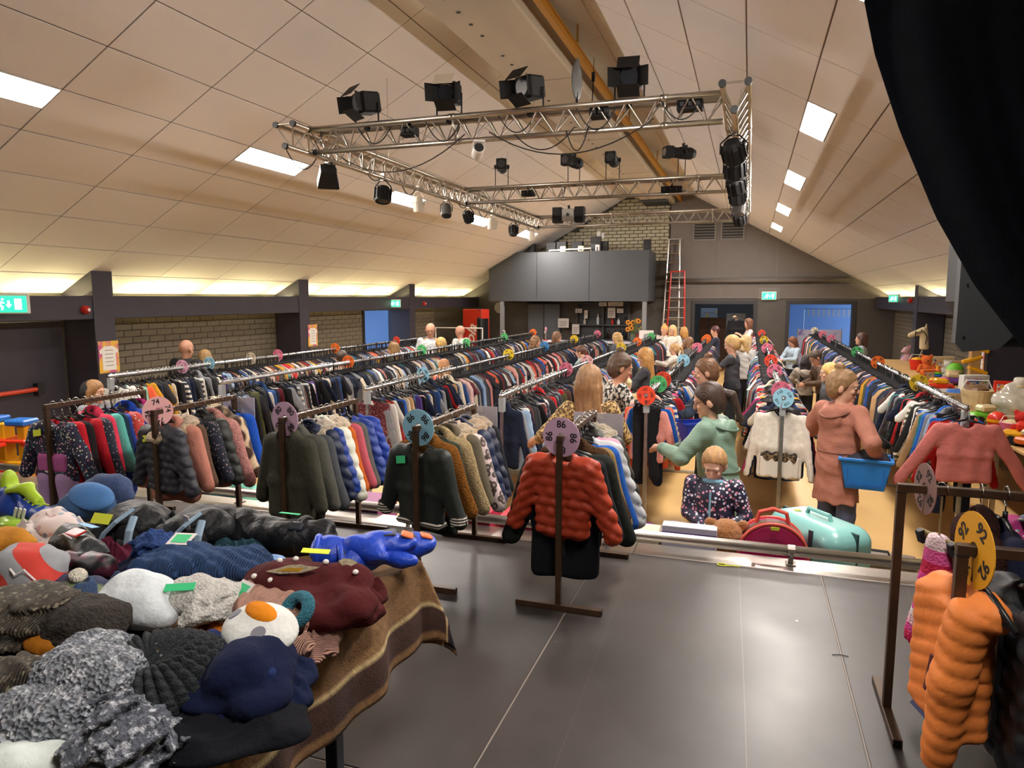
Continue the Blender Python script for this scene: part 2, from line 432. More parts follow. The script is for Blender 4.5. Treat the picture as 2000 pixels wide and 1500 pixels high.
put('floor_seam', MB().box((WL, Y0, STG-.019), (WR, SE-.016, STG-.004)), M_seam, stg)
# metal nosing along the front of the stage
tr = struct(put('trim_1', MB().box((WL, SE-.015, STG-.06), (-.62, SE+.19, STG+.004), .003).box((-.615, SE-.015, STG-.06), (1.24, SE+.19, STG+.004), .003).box((1.245, SE-.015, STG-.06), (WR, SE+.19, STG+.004), .003), M_alu))
struct(put('wall_front', MB().box((WL, SE+.0, 0), (WR, SE+.15, STG-.065)), M_black))
# ---- ceiling: two slopes of lay-in tiles
def roof_pt(side, s, y, t=0.):
    """s metres down the slope from the ridge; t metres below it"""
    return (RX+side*(s*CT-t*ST), y, RZ-s*ST-t*CT)
def slab(mb, side, s0, s1, y0, y1, t0, t1):
    V = [roof_pt(side, s, y, t) for t in (t0, t1) for y in (y0, y1) for s in (s0, s1)]
    F = [(0,1,3,2),(4,6,7,5),(0,4,5,1),(2,3,7,6),(0,2,6,4),(1,5,7,3)]
    return mb.add(V, F if side > 0 else [f[::-1] for f in F])
SN = [.30, 1.12, 1.77, 2.42, 3.07, 3.72, 4.37, 5.02, 5.67, 6.32, 6.97, 7.52]
YN = [7.61+1.28*k for k in range(-8, 12)]+[YB]
LIGHT_Y = [7.61+1.28*k for k in (-6, -3, 0, 3, 6, 9)]
_tile_mesh = {}
def tile_mesh(w, l):
    k = (round(w, 3), round(l, 3))
    if k not in _tile_mesh:
        _tile_mesh[k] = MB().box((0, .006, -.012), (w-.012, l-.006, .0), .004).mesh('tile'); _tile_mesh[k].materials.append(M_tile)
    return _tile_mesh[k]
for side, nm in ((-1, 'left'), (1, 'right')):
    c = struct(put('ceiling_'+nm, slab(MB(), side, 0., 7.6, Y0, YB+.1, -.12, 0.), M_grid))
    for i in range(len(SN)-1):
        for j in range(len(YN)-1):
            s0, s1, y0, y1 = SN[i], SN[i+1], YN[j], YN[j+1]
            if y1-y0 < .05 or y1 < 1.5 and (i+j) % 1: continue
            if i == 5 and any(abs(y0-ly) < .01 for ly in LIGHT_Y): s0 += .30
            # the tile lies face down on the slope
            p = Vector(roof_pt(side, s0+.006, y0, .0))
            o = link('tile', tile_mesh(s1-s0, y1-y0), None, c)
            ex = Vector((side*CT, 0, -ST)); ey = Vector((0, 1, 0)); ez = ex.cross(ey) if side > 0 else ey.cross(ex)
            nrm = Vector((side*ST, 0, CT))          # up out of the roof
            if side > 0: Mx = Matrix((ex, ey, nrm)).transposed()
            else: Mx = Matrix((ex, -ey, nrm)).transposed(); p.y = y1
            o.matrix_local = Matrix.Translation(p) @ Mx.to_4x4()
for k, ly in enumerate(LIGHT_Y):
    for side in (-1, 1):
        where = 'left' if side < 0 else 'right'
        order = ['over the stage', 'nearest the stage', 'second from the stage', 'third from the stage', 'fourth from the stage', 'nearest the gable wall'][k]
        t = thing('ceiling_light', f'flat white light panel in the {where} ceiling slope, {order}', 'ceiling light', roof_pt(side, 3.87, ly+.64), group='light panels in the sloping ceiling')
        def loc(mb): 
            mb.V = [v-np.array(roof_pt(side, 3.87, ly+.64)) for v in mb.V]; return mb
        put('frame', loc(slab(slab(slab(slab(MB(), side, 3.722, 3.732, ly+.01, ly+1.27, .0, .018), side, 4.01, 4.02, ly+.01, ly+1.27, .0, .018), side, 3.732, 4.01, ly+.01, ly+.02, .0, .018), side, 3.732, 4.01, ly+1.26, ly+1.27, .0, .018)), M_white, t)
        put('diffuser', loc(slab(MB(), side, 3.732, 4.01, ly+.02, ly+1.26, .004, .012)), M_lightpanel if k else mat('dimmed_panel', '#ffffff', .5, emit=('#fff6ee', PANEL_LIGHT*.42)), t)
# ---- ridge duct with its row of holes, and the yellow steel beam
M_duct = mat('ridge_duct', '#b9ab97', .7, noise=(2, .05))
duct = tag(put('ridge_duct', MB().box((-3.2, Y0, 5.18), (-2.3, YB-.02, 5.5), .02), M_duct), 'long beige box duct with a row of holes along the ridge', 'duct')
hm = MB().lathe([(.022, -.004), (.022, .002)], 10).mesh('hole'); hm.materials.append(M_black)
for i in range(58):
    y = 2.2+.34*i
    if i % 9 == 8: continue
    link('hole', hm, None, duct, (-2.92, y, 5.178))
for i in range(6):
    y = 2+i*3.7
    put('seam', MB().box((-3.203, y, 5.177), (-2.297, y+.006, 5.4)), M_grid, duct)
up = thing('uplight', 'fluorescent uplight strip on the left top edge of the ridge duct', 'light', (-3.15, 10, 5.5))
for i in range(6):
    put('tube', MB().tube([(0, -7.6+i*3.7, .03), (0, -5.6+i*3.7, .03)], .016, 8), mat('ridge_tube', '#ffffff', .5, emit=('#ffe8c0', 9.)), up, smooth=True)
    put('batten', MB().box((-.03, -7.7+i*3.7, .0), (.03, -5.5+i*3.7, .02)), M_white, up)
M_yel = mat('ochre_steel', '#b07a1c', .45)
yb = tag(put('steel_beam', MB().box((-2.15, Y0, 5.22), (-2.085, YB-.02, 5.235)).box((-2.125, Y0, 5.235), (-2.11, YB-.02, 5.33)).box((-2.15, Y0, 5.33), (-2.085, YB-.02, 5.345)), M_yel), 'ochre yellow steel beam running beside the ridge duct', 'beam')
M_hang = M_dgrey
for i in range(6): put('hanger_rod', MB().tube([(-2.12, 1+i*3.9, 5.345), (-2.12, 1+i*3.9, roof_z(-2.12)-.01)], .012, 6), M_yel, yb)
# ---- side walls: columns, beams, brickwork
def column(nm, x0, x1, y0, y1):
    xt = x0 if abs(x0-RX) > abs(x1-RX) else x1
    xf = x1 if xt == x0 else x0
    zt, zf = roof_z(xt)-.005, roof_z(xf)-.02
    mb = MB().prism([(xt, 0), (xf, 0), (xf, zf), (xt, zt)], y0, y1)
    return struct(put(nm, mb, M_beam))
for y in (2.65, 7.57, 12.39, 17.36): column('column_left', WL+.02, CLF, y, y+.34)
for y in (2.4, 7.3, 12.2, 17.1): column('column_right', CRF, WR-.02, y, y+.32)
struct(put('beam_left', MB().box((CLF-.2, Y0, 2.0), (CLF-.012, YB-.02, 2.33), .01), M_beam))
struct(put('beam_right', MB().box((CRF+.012, Y0, 2.0), (CRF+.2, YB-.02, 2.33), .01), M_beam))
for s, x in ((-1, CLF-.32), (1, CRF+.32)):
    tt = thing('cove_light', f'row of fluorescent tubes behind the {"left" if s < 0 else "right"} wall beam', 'light', (x, 10, 2.3))
    for k in range(14):
        y = Y0+.4+k*1.78-10
        if any(abs(y+10+.8-cy) < 1.0 and False for cy in (7.7,)): continue
        put('tube', MB().tube([(0, y, -.02), (0, y+1.5, -.02)], .014, 8), M_tube, tt, smooth=True)
    put('ledge', MB().box((-.1, Y0-9.9, -.1), (.13, YB-10.1, -.05)), M_white, tt)
bm_cache = {}
def brick_mesh(l, h, d, m):
    k = (round(l, 3), round(h, 3), m.name)
    if k not in bm_cache:
        bm_cache[k] = MB().box((-l/2, -d, -h/2), (l/2, 0, h/2), .006).mesh('brick'); bm_cache[k].materials.append(m)
    return bm_cache[k]
def bricks_x(wall, x, face, y0, y1, z0, z1, zlow, BL=.33, BH=.105):
    """brick courses on a side wall; face=+1 looks to +X. Courses below zlow are one joined part."""
    low = MB(); g = .012; n = 0; z = z0; row = 0
    while z+BH <= z1+.001:
        y = y0-(BL/2 if row % 2 else 0)
        while y < y1-.02:
            a, b = max(y, y0), min(y+BL, y1)
            if b-a > .05:
                pr = .012+random.uniform(-.002, .002)
                if z < zlow: low.box((x, a+g/2, z+g/2), (x+face*pr, b-g/2, z+BH-g/2))
                else:
                    o = link('brick', brick_mesh(b-a-g, BH-g, .012, M_brickp), None, wall, (x, (a+b)/2, z+BH/2), (0, 0, R(90) if face > 0 else R(-90)))
                    o.scale = (1, pr/.012, 1); n += 1
            y += BL
        z += BH; row += 1
    if low.n:
        o = put('brickwork', low, M_brickp, wall); o['kind'] = 'stuff'
    return n
wl = MB()
wl.box((WL-.25, Y0, 0), (WL, 15.95, 2.4)).box((WL-.25, 17.75, 0), (WL, YB+.2, 2.4)).box((WL-.25, 15.95, 2.02), (WL, 17.75, 2.4))
wall_left = struct(put('wall_left', wl, M_joint))
for y0, y1 in ((7.93, 12.37), (12.75, 15.82), (17.75, 20.2)): bricks_x(wall_left, WL, 1, y0, y1, .21, 2.01, 1.16)
wall_right = struct(put('wall_right', MB().box((WR, Y0, 0), (WR+.25, YB+.2, 2.4)), M_joint))
for y0, y1 in ((7.64, 12.18), (12.54, 17.08), (17.44, 22.55)): bricks_x(wall_right, WR, -1, y0, y1, .105, 2.0, 1.15)
struct(put('wall_rear', MB().box((WL, Y0-.2, 0), (WR, Y0, 6.1)), M_dark))
# ---- gable wall with two door openings
D1 = (-1.66, .16); D2 = (1.09, 2.88); DT = 2.16
wb = MB()
for a, b in ((WL, D1[0]), (D1[1], D2[0]), (D2[1], WR)): wb.box((a, YB, 0), (b, YB+.25, DT))
wb.prism([(WL, DT), (WR, DT), (WR, roof_z(WR)), (RX, RZ), (WL, roof_z(WL))], YB, YB+.25)
wall_back = struct(put('wall_back', wb, M_dark))
# boards on the right part of the gable, with battens over the seams
bx = [-2.42, -.98, .72, 3.94]; bz = [2.30, 2.68, 2.97, 6.0]
def clip_top(x0, x1, z0, z1):
    if min(roof_z(x0), roof_z(x1)) >= z1 and not x0 < RX < x1: return [(x0, z0), (x1, z0), (x1, z1), (x0, z1)]
    p = [(x0, z0), (x1, z0)]
    zr = min(z1, roof_z(x1)-.01); zl = min(z1, roof_z(x0)-.01)
    if zr > z0: p.append((x1, zr))
    else: p[1] = (RX+(RZ-.01-z0)/SL, z0)
    if zl >= z1 > zr: p.append((RX+(RZ-.01-z1)/SL, z1))
    p.append((x0, zl)); return p
for i in range(3):
    for j in range(3):
        x0, x1, z0, z1 = bx[i]+.008, bx[i+1]-.008, bz[j]+.008, bz[j+1]-.008
        if j == 2 and roof_z(x0) < z0: continue
        if i == 2 and j == 1: pass
        poly = clip_top(x0, x1, z0, z1)
        put('board', MB().prism(poly, YB-.018, YB), M_panel, wall_back)
for x in bx[1:3]: put('batten', MB().box((x-.014, YB-.03, 2.3), (x+.014, YB-.016, roof_z(x)-.02)), M_batten, wall_back)
for z, x1 in ((2.30, 3.9), (2.68, 3.1), (2.97, 2.6)): put('batten', MB().box((-2.42, YB-.032, z-.014), (x1, YB-.016, z+.014)), M_batten, wall_back)
pipe = tag(put('wall_pipe', MB().tube([(-2.4, YB-.1, 2.82), (2.7, YB-.1, 2.82)], .07, 12).box((-1.5, YB-.1, 2.80), (-1.46, YB-.02, 2.84)).box((1.5, YB-.1, 2.80), (1.54, YB-.02, 2.84)), M_panel, smooth=True), 'thick dark pipe running along the gable wall above the doors', 'pipe')
# pale blockwork on the left part of the gable
struct(put('wall_back_block', MB().prism([(-7.9, 2.3), (-2.43, 2.3), (-2.43, roof_z(-2.43)-.3), (RX, RZ-.25), (-7.9, roof_z(-7.9)-.01)], YB-.03, YB-.001), M_mort))
blk = bpy.data.objects['wall_back_block']; z = 3.45; row = 0; BW, BHh, g = .27, .107, .018
while z < 5.5:
    x = -7.6-(BW/2 if row % 2 else 0)
    while x < -2.44:
        a, b = x, min(x+BW, -2.45)
        if roof_z(a) > z+BHh*.6 and roof_z(b) > z+BHh*.6 and b-a > .06:
            o = link('brick', brick_mesh(b-a-g, BHh-g, .02, M_brick), None, blk, ((a+b)/2, YB-.03, z+BHh/2))
        x += BW
    z += BHh; row += 1
# door frames and the rooms beyond
M_frame = mat('door_frame', '#2b2a2c', .45)
M_room = mat('corridor_paint', '#8f9aa6', .8)
for n, (a, b) in enumerate((D1, D2)):
    mb = MB().box((a-.06, YB-.03, 0), (a+.05, YB+.27, DT+.06), .004).box((b-.05, YB-.03, 0), (b+.06, YB+.27, DT+.06), .004).box((a+.05, YB-.03, DT-.05), (b-.05, YB+.27, DT+.06), .004)
    struct(put(f'door_{n+1}', mb, M_frame))
M_blueroom = mat('blue_room_paint', '#9db9dd', .8)
struct(put('wall_side_room', MB().box((-2.2, YB+4.5, 0), (.8, YB+4.6, 2.7)).box((-2.2, YB+.26, 0), (-2.1, YB+4.5, 2.7)).box((.6, YB+.26, 0), (.7, YB+4.5, 2.7)), M_room))
struct(put('ceiling_side_room', MB().box((-2.2, YB+.26, 2.62), (.7, YB+4.6, 2.7)), mat('side_ceiling', '#3f3f45', .8)))
struct(put('wall_blue_room', MB().box((.72, YB+4.0, 0), (5.2, YB+4.1, 2.7)).box((.72, YB+.26, 0), (.8, YB+4.0, 2.7)), M_blueroom))
struct(put('ceiling_blue_room', MB().box((.72, YB+.26, 2.62), (5.2, YB+4.1, 2.7)), M_room))
for i, x in enumerate((-1.3, -.45)):
    t = thing('strip_light', f'{"left" if i == 0 else "right"} fluorescent strip light in the room behind the propped doors', 'light', (x, YB+2.2+i*.5, 2.56))
    put('housing', MB().box((-.35, -.05, 0), (.35, .05, .05)), M_white, t); put('tube', MB().box((-.33, -.03, -.03), (.33, .03, 0)), mat('strip_tube', '#ffffff', .5, emit=('#eaf2ff', 9.)), t)
# daylight opening in the left wall
mb = MB().box((WL-.27, 15.89, 0), (WL+.03, 15.96, 2.03), .003).box((WL-.27, 17.74, 0), (WL+.03, 17.81, 2.03), .003).box((WL-.27, 15.96, 1.97), (WL+.03, 17.74, 2.03), .003)
struct(put('door_3', mb, M_frame))
struct(put('wall_porch', MB().box((WL-3.2, 19.4, 0), (WL-.26, 19.5, 2.7)).box((WL-3.2, 18.6, 0), (WL-3.1, 19.4, 2.7)), M_blueroom))
struct(put('ceiling_porch', MB().box((WL-3.2, 15.2, 2.62), (WL-.26, 19.5, 2.7)), M_white))
struct(put('floor_porch', MB().box((WL-8, 12, -.1), (WL-.3, 23, -.02)), mat('paving', '#9a9a98', .8)))
# ================================================================== lighting rig
M_truss = mat('truss_alu', '#b0a89c', .34, 1., noise=(14, .1))
TZ, BZ = 4.02, 3.81
rig = thing('lighting_truss', 'rectangular rig of triangular aluminium truss hanging from the ceiling', 'truss', (-2.33, 10.5, 3.8))
RIG0 = np.array([-2.33, 10.5, 3.8])
brace_me = MB().tube([(0, 0, 0), (0, 0, 1)], .0085, 6, cap=False).mesh('brace', True); brace_me.materials.append(M_truss)
def brace(a, b, mb=None):
    a, b = Vector(a)-Vector(RIG0), Vector(b)-Vector(RIG0)
    if mb is not None: mb.tube([a, b], .0085, 5, cap=False); return
    o = link('brace', brace_me, None, rig, a); o.rotation_mode = 'QUATERNION'; o.rotation_quaternion = (b-a).to_track_quat('Z', 'Y'); o.scale = (1, 1, (b-a).length)
def truss(p0, p1, wid, pitch=.27, stuff=False):
    """triangular truss from p0 to p1 (centre line on plan)"""
    p0, p1 = np.array(p0, float), np.array(p1, float); d = p1-p0; L = np.linalg.norm(d); d /= L; s = np.array([-d[1], d[0]])*wid/2
    C = lambda side, t, z: (p0[0]+d[0]*t+s[0]*side, p0[1]+d[1]*t+s[1]*side, z)
    for side, z in ((1, TZ), (-1, TZ), (0, BZ)):
        put('chord', MB().tube([np.array(C(side, 0, z))-RIG0, np.array(C(side, L, z))-RIG0], .0255, 12), M_truss, rig, smooth=True)
        put('chord_end', MB().tube([np.array(C(side, -.012, z))-RIG0, np.array(C(side, .02, z))-RIG0], .031, 12), M_black, rig)
    n = int(L/pitch); mb = MB() if stuff else None
    for i in range(n):
        t0, t1, t2 = i*L/n, (i+.5)*L/n, (i+1)*L/n
        for side in (1, -1):
            brace(C(side, t0, TZ), C(0, t1, BZ), mb); brace(C(0, t1, BZ), C(side, t2, TZ), mb)
        if i % 3 == 0: brace(C(1, t0, TZ), C(-1, t0, TZ), mb)
    if stuff:
        o = put('bracing', mb, M_truss, rig, smooth=True); o['kind'] = 'stuff'
    for t in np.arange(1.6, L, 2.):          # joint collars
        mb2 = MB()
        for side, z in ((1, TZ), (-1, TZ), (0, BZ)): mb2.tube([np.array(C(side, t-.03, z))-RIG0, np.array(C(side, t+.03, z))-RIG0], .031, 10)
        mb2.tube([np.array(C(1, t, TZ))-RIG0, np.array(C(0, t, BZ))-RIG0], .012, 6).tube([np.array(C(-1, t, TZ))-RIG0, np.array(C(0, t, BZ))-RIG0], .012, 6)
        put('collar', mb2, M_truss, rig, smooth=True)
FY, MY, BY = 6.52, 10.7, 14.75
LX, RXX = -4.47, -.18
truss((LX+.1, FY), (RXX-.1, FY), .2)
truss((LX+.1, MY), (RXX-.1, MY), .2)
truss((LX, 6.15), (LX, BY+.35), .2)
truss((RXX, 6.15), (RXX, BY+.35), .2, stuff=True)
truss((LX+.1, BY), (RXX-.1, BY), .2, stuff=True)
for x, y in ((LX, 8.3), (LX, 13), (RXX, 8.3), (RXX, 13)):
    put('suspension_wire', MB().tube([(x-RIG0[0], y-RIG0[1], TZ-RIG0[2]), (x-RIG0[0], y-RIG0[1], roof_z(x)-RIG0[2]-.02)], .004, 5), M_alu, rig)
# ---- fixtures
M_fix = mat('lamp_black', '#141313', .65, noise=(8, .15), spec=.25); M_fixg = mat('lamp_grey', '#4a4744', .45)
M_fixw = mat('lamp_cream', '#cfc4b0', .5); M_lens = mat('lens', '#2a2c30', .08, coat=1.)
def yoke(parent, w, h, z0, up=True, m=M_fix, r=.009):
    s = 1 if up else -1
    put('yoke', MB().tube([(-w/2, 0, z0), (-w/2, 0, z0-s*h), (0, 0, z0-s*h-s*.01), (w/2, 0, z0-s*h), (w/2, 0, z0)], r, 6), m, parent)
def pc_spot(px, py, yaw, tilt, label, white=False, flip=1):
    p = at_y(px, py, FY-.03); 
    t = thing('theatre_spotlight', label, 'spotlight', p, group='barn-door spotlights on the front truss')
    M = rotm(tilt, 0, yaw)
    b = MB().obox((0, 0, 0), (.105, .11, .1), None, .02)
    b.V = [v @ np.array(M).T for v in b.V]; put('body', b, M_fix, t)
    b = MB().lathe([(.075, -.118), (.085, -.11), (.085, -.10)], 16, axis='y'); b.V = [(v*np.array([1, 1, 1])) @ np.array(M).T for v in b.V]; put('lens', b, M_lens, t)
    for k, (c, ax, h) in enumerate((((0, -.17, .115), (38, 0, 0), (.095, .075, .003)), ((0, -.17, -.115), (-38, 0, 0), (.095, .075, .003)),
                                    ((-.125, -.17, 0), (0, 0, -38), (.003, .075, .08)), ((.125, -.17, 0), (0, 0, 38), (.003, .075, .08)))):
        b = MB().obox(c, h, rotm(*ax), .002)
        b = MB().obox((0, 0, 0), h, rotm(*ax)); b.V = [(v+np.array(c)) @ np.array(M).T for v in b.V]
        put('barn_door', b, M_fixw if white and k == 0 else M_fix, t)
    if white:
        b = MB().box((-.1, -.09, .098), (.1, .1, .108), .003); b.V = [v @ np.array(M).T for v in b.V]; put('top_cover', b, M_fixw, t)
    hz = p[2]-TZ-.02
    yoke(t, .26, hz, .0, True, M_fix)
    put('clamp', MB().box((-.02, -.03, -hz-.06), (.02, .03, -hz)), M_fix, t)
pc_spot(716, 202, -28, 8, 'black barn-door spotlight standing nearest the rig\'s left corner')
pc_spot(877, 184, 8, 8, 'black spotlight with a pale cream top flap on the front truss', True)
pc_spot(1035, 172, -25, 8, 'black barn-door spotlight on the front truss below the ridge duct')
pc_spot(1230, 152, 5, 12, 'tall black barn-door spotlight nearest the rig\'s right corner')
def profile(px, py, yaw, label):
    p = at_y(px, py, MY)
    t = thing('profile_spotlight', label, 'spotlight', p, rotz=R(yaw), group='profile spotlights on the middle truss')
    put('body', MB().lathe([(.03, -.22), (.075, -.21), (.075, -.05), (.085, -.04), (.085, .14), (.06, .2), (.02, .21)], 14, axis='y'), M_fix, t, smooth=False)
    put('lens_tube', MB().box((-.08, -.28, -.08), (.08, -.16, .08), .01), M_fix, t)
    put('lens', MB().lathe([(.055, -.285), (.06, -.28), (.06, -.27)], 14, axis='y'), M_lens, t)
    for a in ((.1, 0, 0), (-.1, 0, 0), (0, .02, .11), (-.06, .1, .1)): put('knob', MB().obox(a, (.02, .015, .03), None, .005), M_fix, t)
    h = p[2]-TZ-.03; yoke(t, .2, h, 0, True, M_fix, .007)
    put('clamp', MB().box((-.02, -.03, -h-.05), (.02, .03, -h)), M_fix, t)
profile(980, 326, 18, 'black profile spotlight on the middle truss, leftmost of the four')
profile(1121, 317, -15, 'black profile spotlight on the middle truss, second from its left')
profile(1197, 313, 2, 'black profile spotlight on the middle truss, third from its left')
profile(1332, 299, -55, 'black profile spotlight turned sideways on the middle truss, rightmost of the four')
def par(px, py, x, yaw, tilt, kind, label, r=.085, z=None):
    p = at_x(px, py, x) if z is None else at_z(px, py, z)
    t = thing('par_lamp', label, 'stage lamp', p, group='lamps hanging under the side trusses')
    M = Matrix.Rotation(R(yaw), 3, 'Z') @ Matrix.Rotation(R(tilt), 3, 'X')
    mm = {'black': M_fix, 'cream': M_fixw, 'grey': M_fixg, 'blue': M_fix, 'flood': M_fix}[kind]
    ap = lambda mb: (setattr(mb, 'V', [v @ np.array(M).T for v in mb.V]), mb)[1]
    if kind == 'flood':
        put('body', ap(MB().prism([(-.12, -.1), (.12, -.1), (.08, .1), (-.08, .1)], -.09, .09)), mm, t); put('lens', ap(MB().box((-.11, -.08, -.112), (.11, .08, -.1))), M_lens, t)
    else:
        put('body', ap(MB().lathe([(.25*r, .11), (.7*r, .1), (r, .04), (r, -.09), (.93*r, -.1), (.93*r, -.08)], 16)), mm, t, smooth=False)
        put('lens', ap(MB().lathe([(.9*r, -.082), (.9*r, -.09)], 16)), mat('blue_lens', '#2a60e0', .3, emit=('#2a6cff', 1.2)) if kind == 'blue' else M_lens, t)
        if kind in ('black', 'blue'):
            for k in range(10):
                a = k*.628; put('fin', ap(MB().obox((math.cos(a)*r*1.04, math.sin(a)*r*1.04, .0), (.004, .012, .07), rotm(0, 0, math.degrees(a)+90))), mm, t)
    h = BZ-p[2]
    s = r+.018
    ye = max(h-.03, .04)
    put('yoke', MB().tube([(-s, 0, -.02), (-s, 0, ye*.5), (-s*.4, 0, ye-.01), (0, 0, ye), (s*.4, 0, ye-.01), (s, 0, ye*.5), (s, 0, -.02)], .008, 6), mm, t)
    put('clamp', MB().box((-.022, -.022, ye-.01), (.022, .022, ye+.05), .004).tube([(0, -.02, ye+.05), (0, .02, ye+.05)], .038, 10), M_truss, t)
par(641, 345, LX, 35, 38, 'flood', 'dark square floodlight hanging at the near end of the left truss')
par(748, 380, LX, 10, -15, 'black', 'ribbed dark round lamp under the left truss beside a ceiling panel', .1)
par(817, 399, LX, 0, 10, 'cream', 'pale round lamp hanging in front of the ceiling light panel', .075)
par(872, 411, LX, 20, -25, 'grey', 'dark lamp with a round lens under the left truss at the middle truss', .08)
par(915, 424, LX, -25, 20, 'blue', 'dark lamp with a glowing blue lens under the left truss', .075)
par(961, 437, LX, 0, 5, 'cream', 'pale round lamp under the far half of the left truss', .085)
par(1003, 450, LX, 15, -20, 'black', 'small dark lamp near the far end of the left truss', .08)
par(1039, 461, LX, 0, 8, 'cream', 'small pale lamp at the far end of the left truss', .07)
for i, (py, k, tl, lb) in enumerate(((296, 'black', -40, 'black ribbed lamp nearest the front corner of the right truss'), (334, 'black', -15, 'black ribbed lamp second from the front under the right truss'), (362, 'black', -35, 'black lamp third from the front under the right truss'), (385, 'black', -20, 'black lamp fourth from the front under the right truss'), (408, 'grey', 20, 'dark grey lamp fifth from the front under the right truss'), (428, 'black', -30, 'black lamp at the far end of the right truss'))):
    par(1433+i*2.5, py, RXX-.12, 160, tl, k, lb, .10, z=3.63)
# dimmer boxes and cable clutter inside the trusses
for px, py, y, w, lb in ((800, 258, FY, .16, 'black dimmer box tucked inside the front truss near the CCTV camera'), (1172, 220, FY, .18, 'black dimmer box tucked inside the front truss under the ridge'), (1348, 205, FY, .22, 'long black power bar inside the front truss by the right corner'),
                         (1032, 378, MY, .2, 'small black box hanging in the middle truss'), (1312, 371, MY, .3, 'large black box hanging in the middle truss near the right')):
    p = at_y(px, py, y); p[2] = min(max(p[2], BZ+.06), TZ-.06)
    t = thing('dimmer_box', lb, 'electrical box', p)
    put('body', MB().box((-w/2, -.06, -.045), (w/2, .06, .045), .008), M_fix, t)
    put('bracket', MB().box((-.015, -.01, .045), (.015, .01, TZ-p[2])), M_fix, t)
    for k in range(3): put('plug', MB().box((-w/2+.03+k*w/3.3, -.085, -.02), (-w/2+.065+k*w/3.3, -.06, .02), .004), M_rubber, t)
for px, py, y in ((775, 398-105, 8.6), (945, 408, 12.2)):
    pass
# CCTV camera
p = at_y(933, 297, FY); t = thing('security_camera', 'white bullet security camera hanging under the front truss', 'camera', p)
Mc = rotm(-18, 0, 30)
b = MB().lathe([(.05, -.09), (.055, -.08), (.055, .06), (.04, .09)], 16, axis='y'); b.V = [v @ np.array(Mc).T for v in b.V]; put('housing', b, M_white, t, smooth=False)
b = MB().lathe([(.045, -.094), (.048, -.088)], 16, axis='y'); b.V = [v @ np.array(Mc).T for v in b.V]; put('lens', b, M_black, t)
b = MB().box((-.058, -.13, .04), (.058, .05, .06), .008); b.V = [v @ np.array(Mc).T for v in b.V]; put('sun_hood', b, M_white, t)
put('bracket', MB().tube([(0, 0, .04), (.02, 0, .08), (.02, 0, BZ-p[2]-.02)], .018, 8).lathe([(.045, 0), (.045, .012)], 12, c=(.02, 0, .085)), M_white, t)
# antennas
p = at_y(1127, 158, FY); h = p[2]-TZ
t = thing('paddle_antenna', 'dark paddle-shaped wireless antenna on the front truss', 'antenna', p, rotz=R(70))
f = Field((-.12, -.03, -.2), (.12, .03, .22), .008); f.ell((0, 0, 0), (.09, .012, .17)).ell((0, 0, .12), (.03, .01, .08)); put_me = f.mesh('paddle', M_fixg); link('paddle', put_me, None, t)
put('stem', MB().tube([(0, 0, -.1), (0, 0, -h)], .012, 8), M_fix, t)
p = at_y(1159, 150, FY); h = p[2]-TZ; t = thing('whip_antenna', 'small wireless box with a thin whip antenna on the front truss', 'antenna', p)
put('box', MB().box((-.015, -.015, -.04), (.015, .015, .04), .004), M_fix, t); put('whip', MB().tube([(0, 0, .04), (.003, 0, .16)], .003, 5), M_fix, t); put('stem', MB().tube([(0, 0, -.04), (-.01, 0, -h)], .005, 5), M_fix, t)
# projector on the back truss
p = at_y(1111, 420, BY-.05); t = thing('projector_frame', 'grey equipment box with round lens hung on the back truss between two dark speakers', 'equipment box', p)
put('box', MB().box((-.13, -.1, -.12), (.13, .1, .12), .01), mat('box_grey', '#8e8a84', .5), t); put('lens', MB().lathe([(.035, -.11), (.035, -.1)], 12, axis='y'), M_black, t)
for s in (-1, 1): put('side_speaker', MB().box((s*.14, -.1, -.16), (s*.34, .1, .16), .01), M_fix, t)
put('bracket', MB().box((-.02, -.02, .12), (.02, .02, .2)), M_fix, t)
# slack cables
M_cable = mat('cable', '#171415', .55)
def sag(a, b, drop, n=14):
    a, b = np.array(a), np.array(b); return [tuple(a+(b-a)*t-np.array([0, 0, drop*4*t*(1-t)])) for t in np.linspace(0, 1, n)]
def cable(name, label, pts, r=.006): return tag(put(name, MB().tube(pts, r, 6), M_cable, smooth=True), label, 'cable')
cable('cable', 'long black cable drooping from the left truss to the CCTV camera', sag(at_x(655, 300, LX+.1), at_y(908, 262, FY-.06), .27))
cable('cable', 'black cable hanging in a wide loop under the front truss', sag(at_y(955, 258, FY-.06), at_y(1277, 232, FY-.06), .25))
cable('cable', 'short black cable loop under the front truss right of the CCTV camera', sag(at_y(1005, 262, FY-.05), at_y(1122, 248, FY-.05), .17))
cable('cable', 'thin black cable looping under the front truss below the ridge', sag(at_y(1106, 255, FY-.04), at_y(1150, 245, FY-.04), .2))
cable('cable', 'black cable drooping at the front left corner of the rig', sag(at_x(556, 285, LX), at_x(620, 305, LX), .18))
for i in range(9):
    y = 6.8+i*.95; cable('cable', f'black cable tail wound on the left truss above lamp number {["one","two","three","four","five","six","seven","eight","nine"][i]}' , sag((LX-.09, y, TZ-.02), (LX+.02, y+.35, BZ+.02), .1+.05*(i % 3)), .007)
for i in range(5):
    x = -3.8+i*.75; cable('cable', f'black cable looped through the front truss, loop {["one","two","three","four","five"][i]} from its left', sag((x, FY-.09, TZ-.02), (x+.35, FY-.05, TZ-.03), .16+.03*(i % 2)), .006)
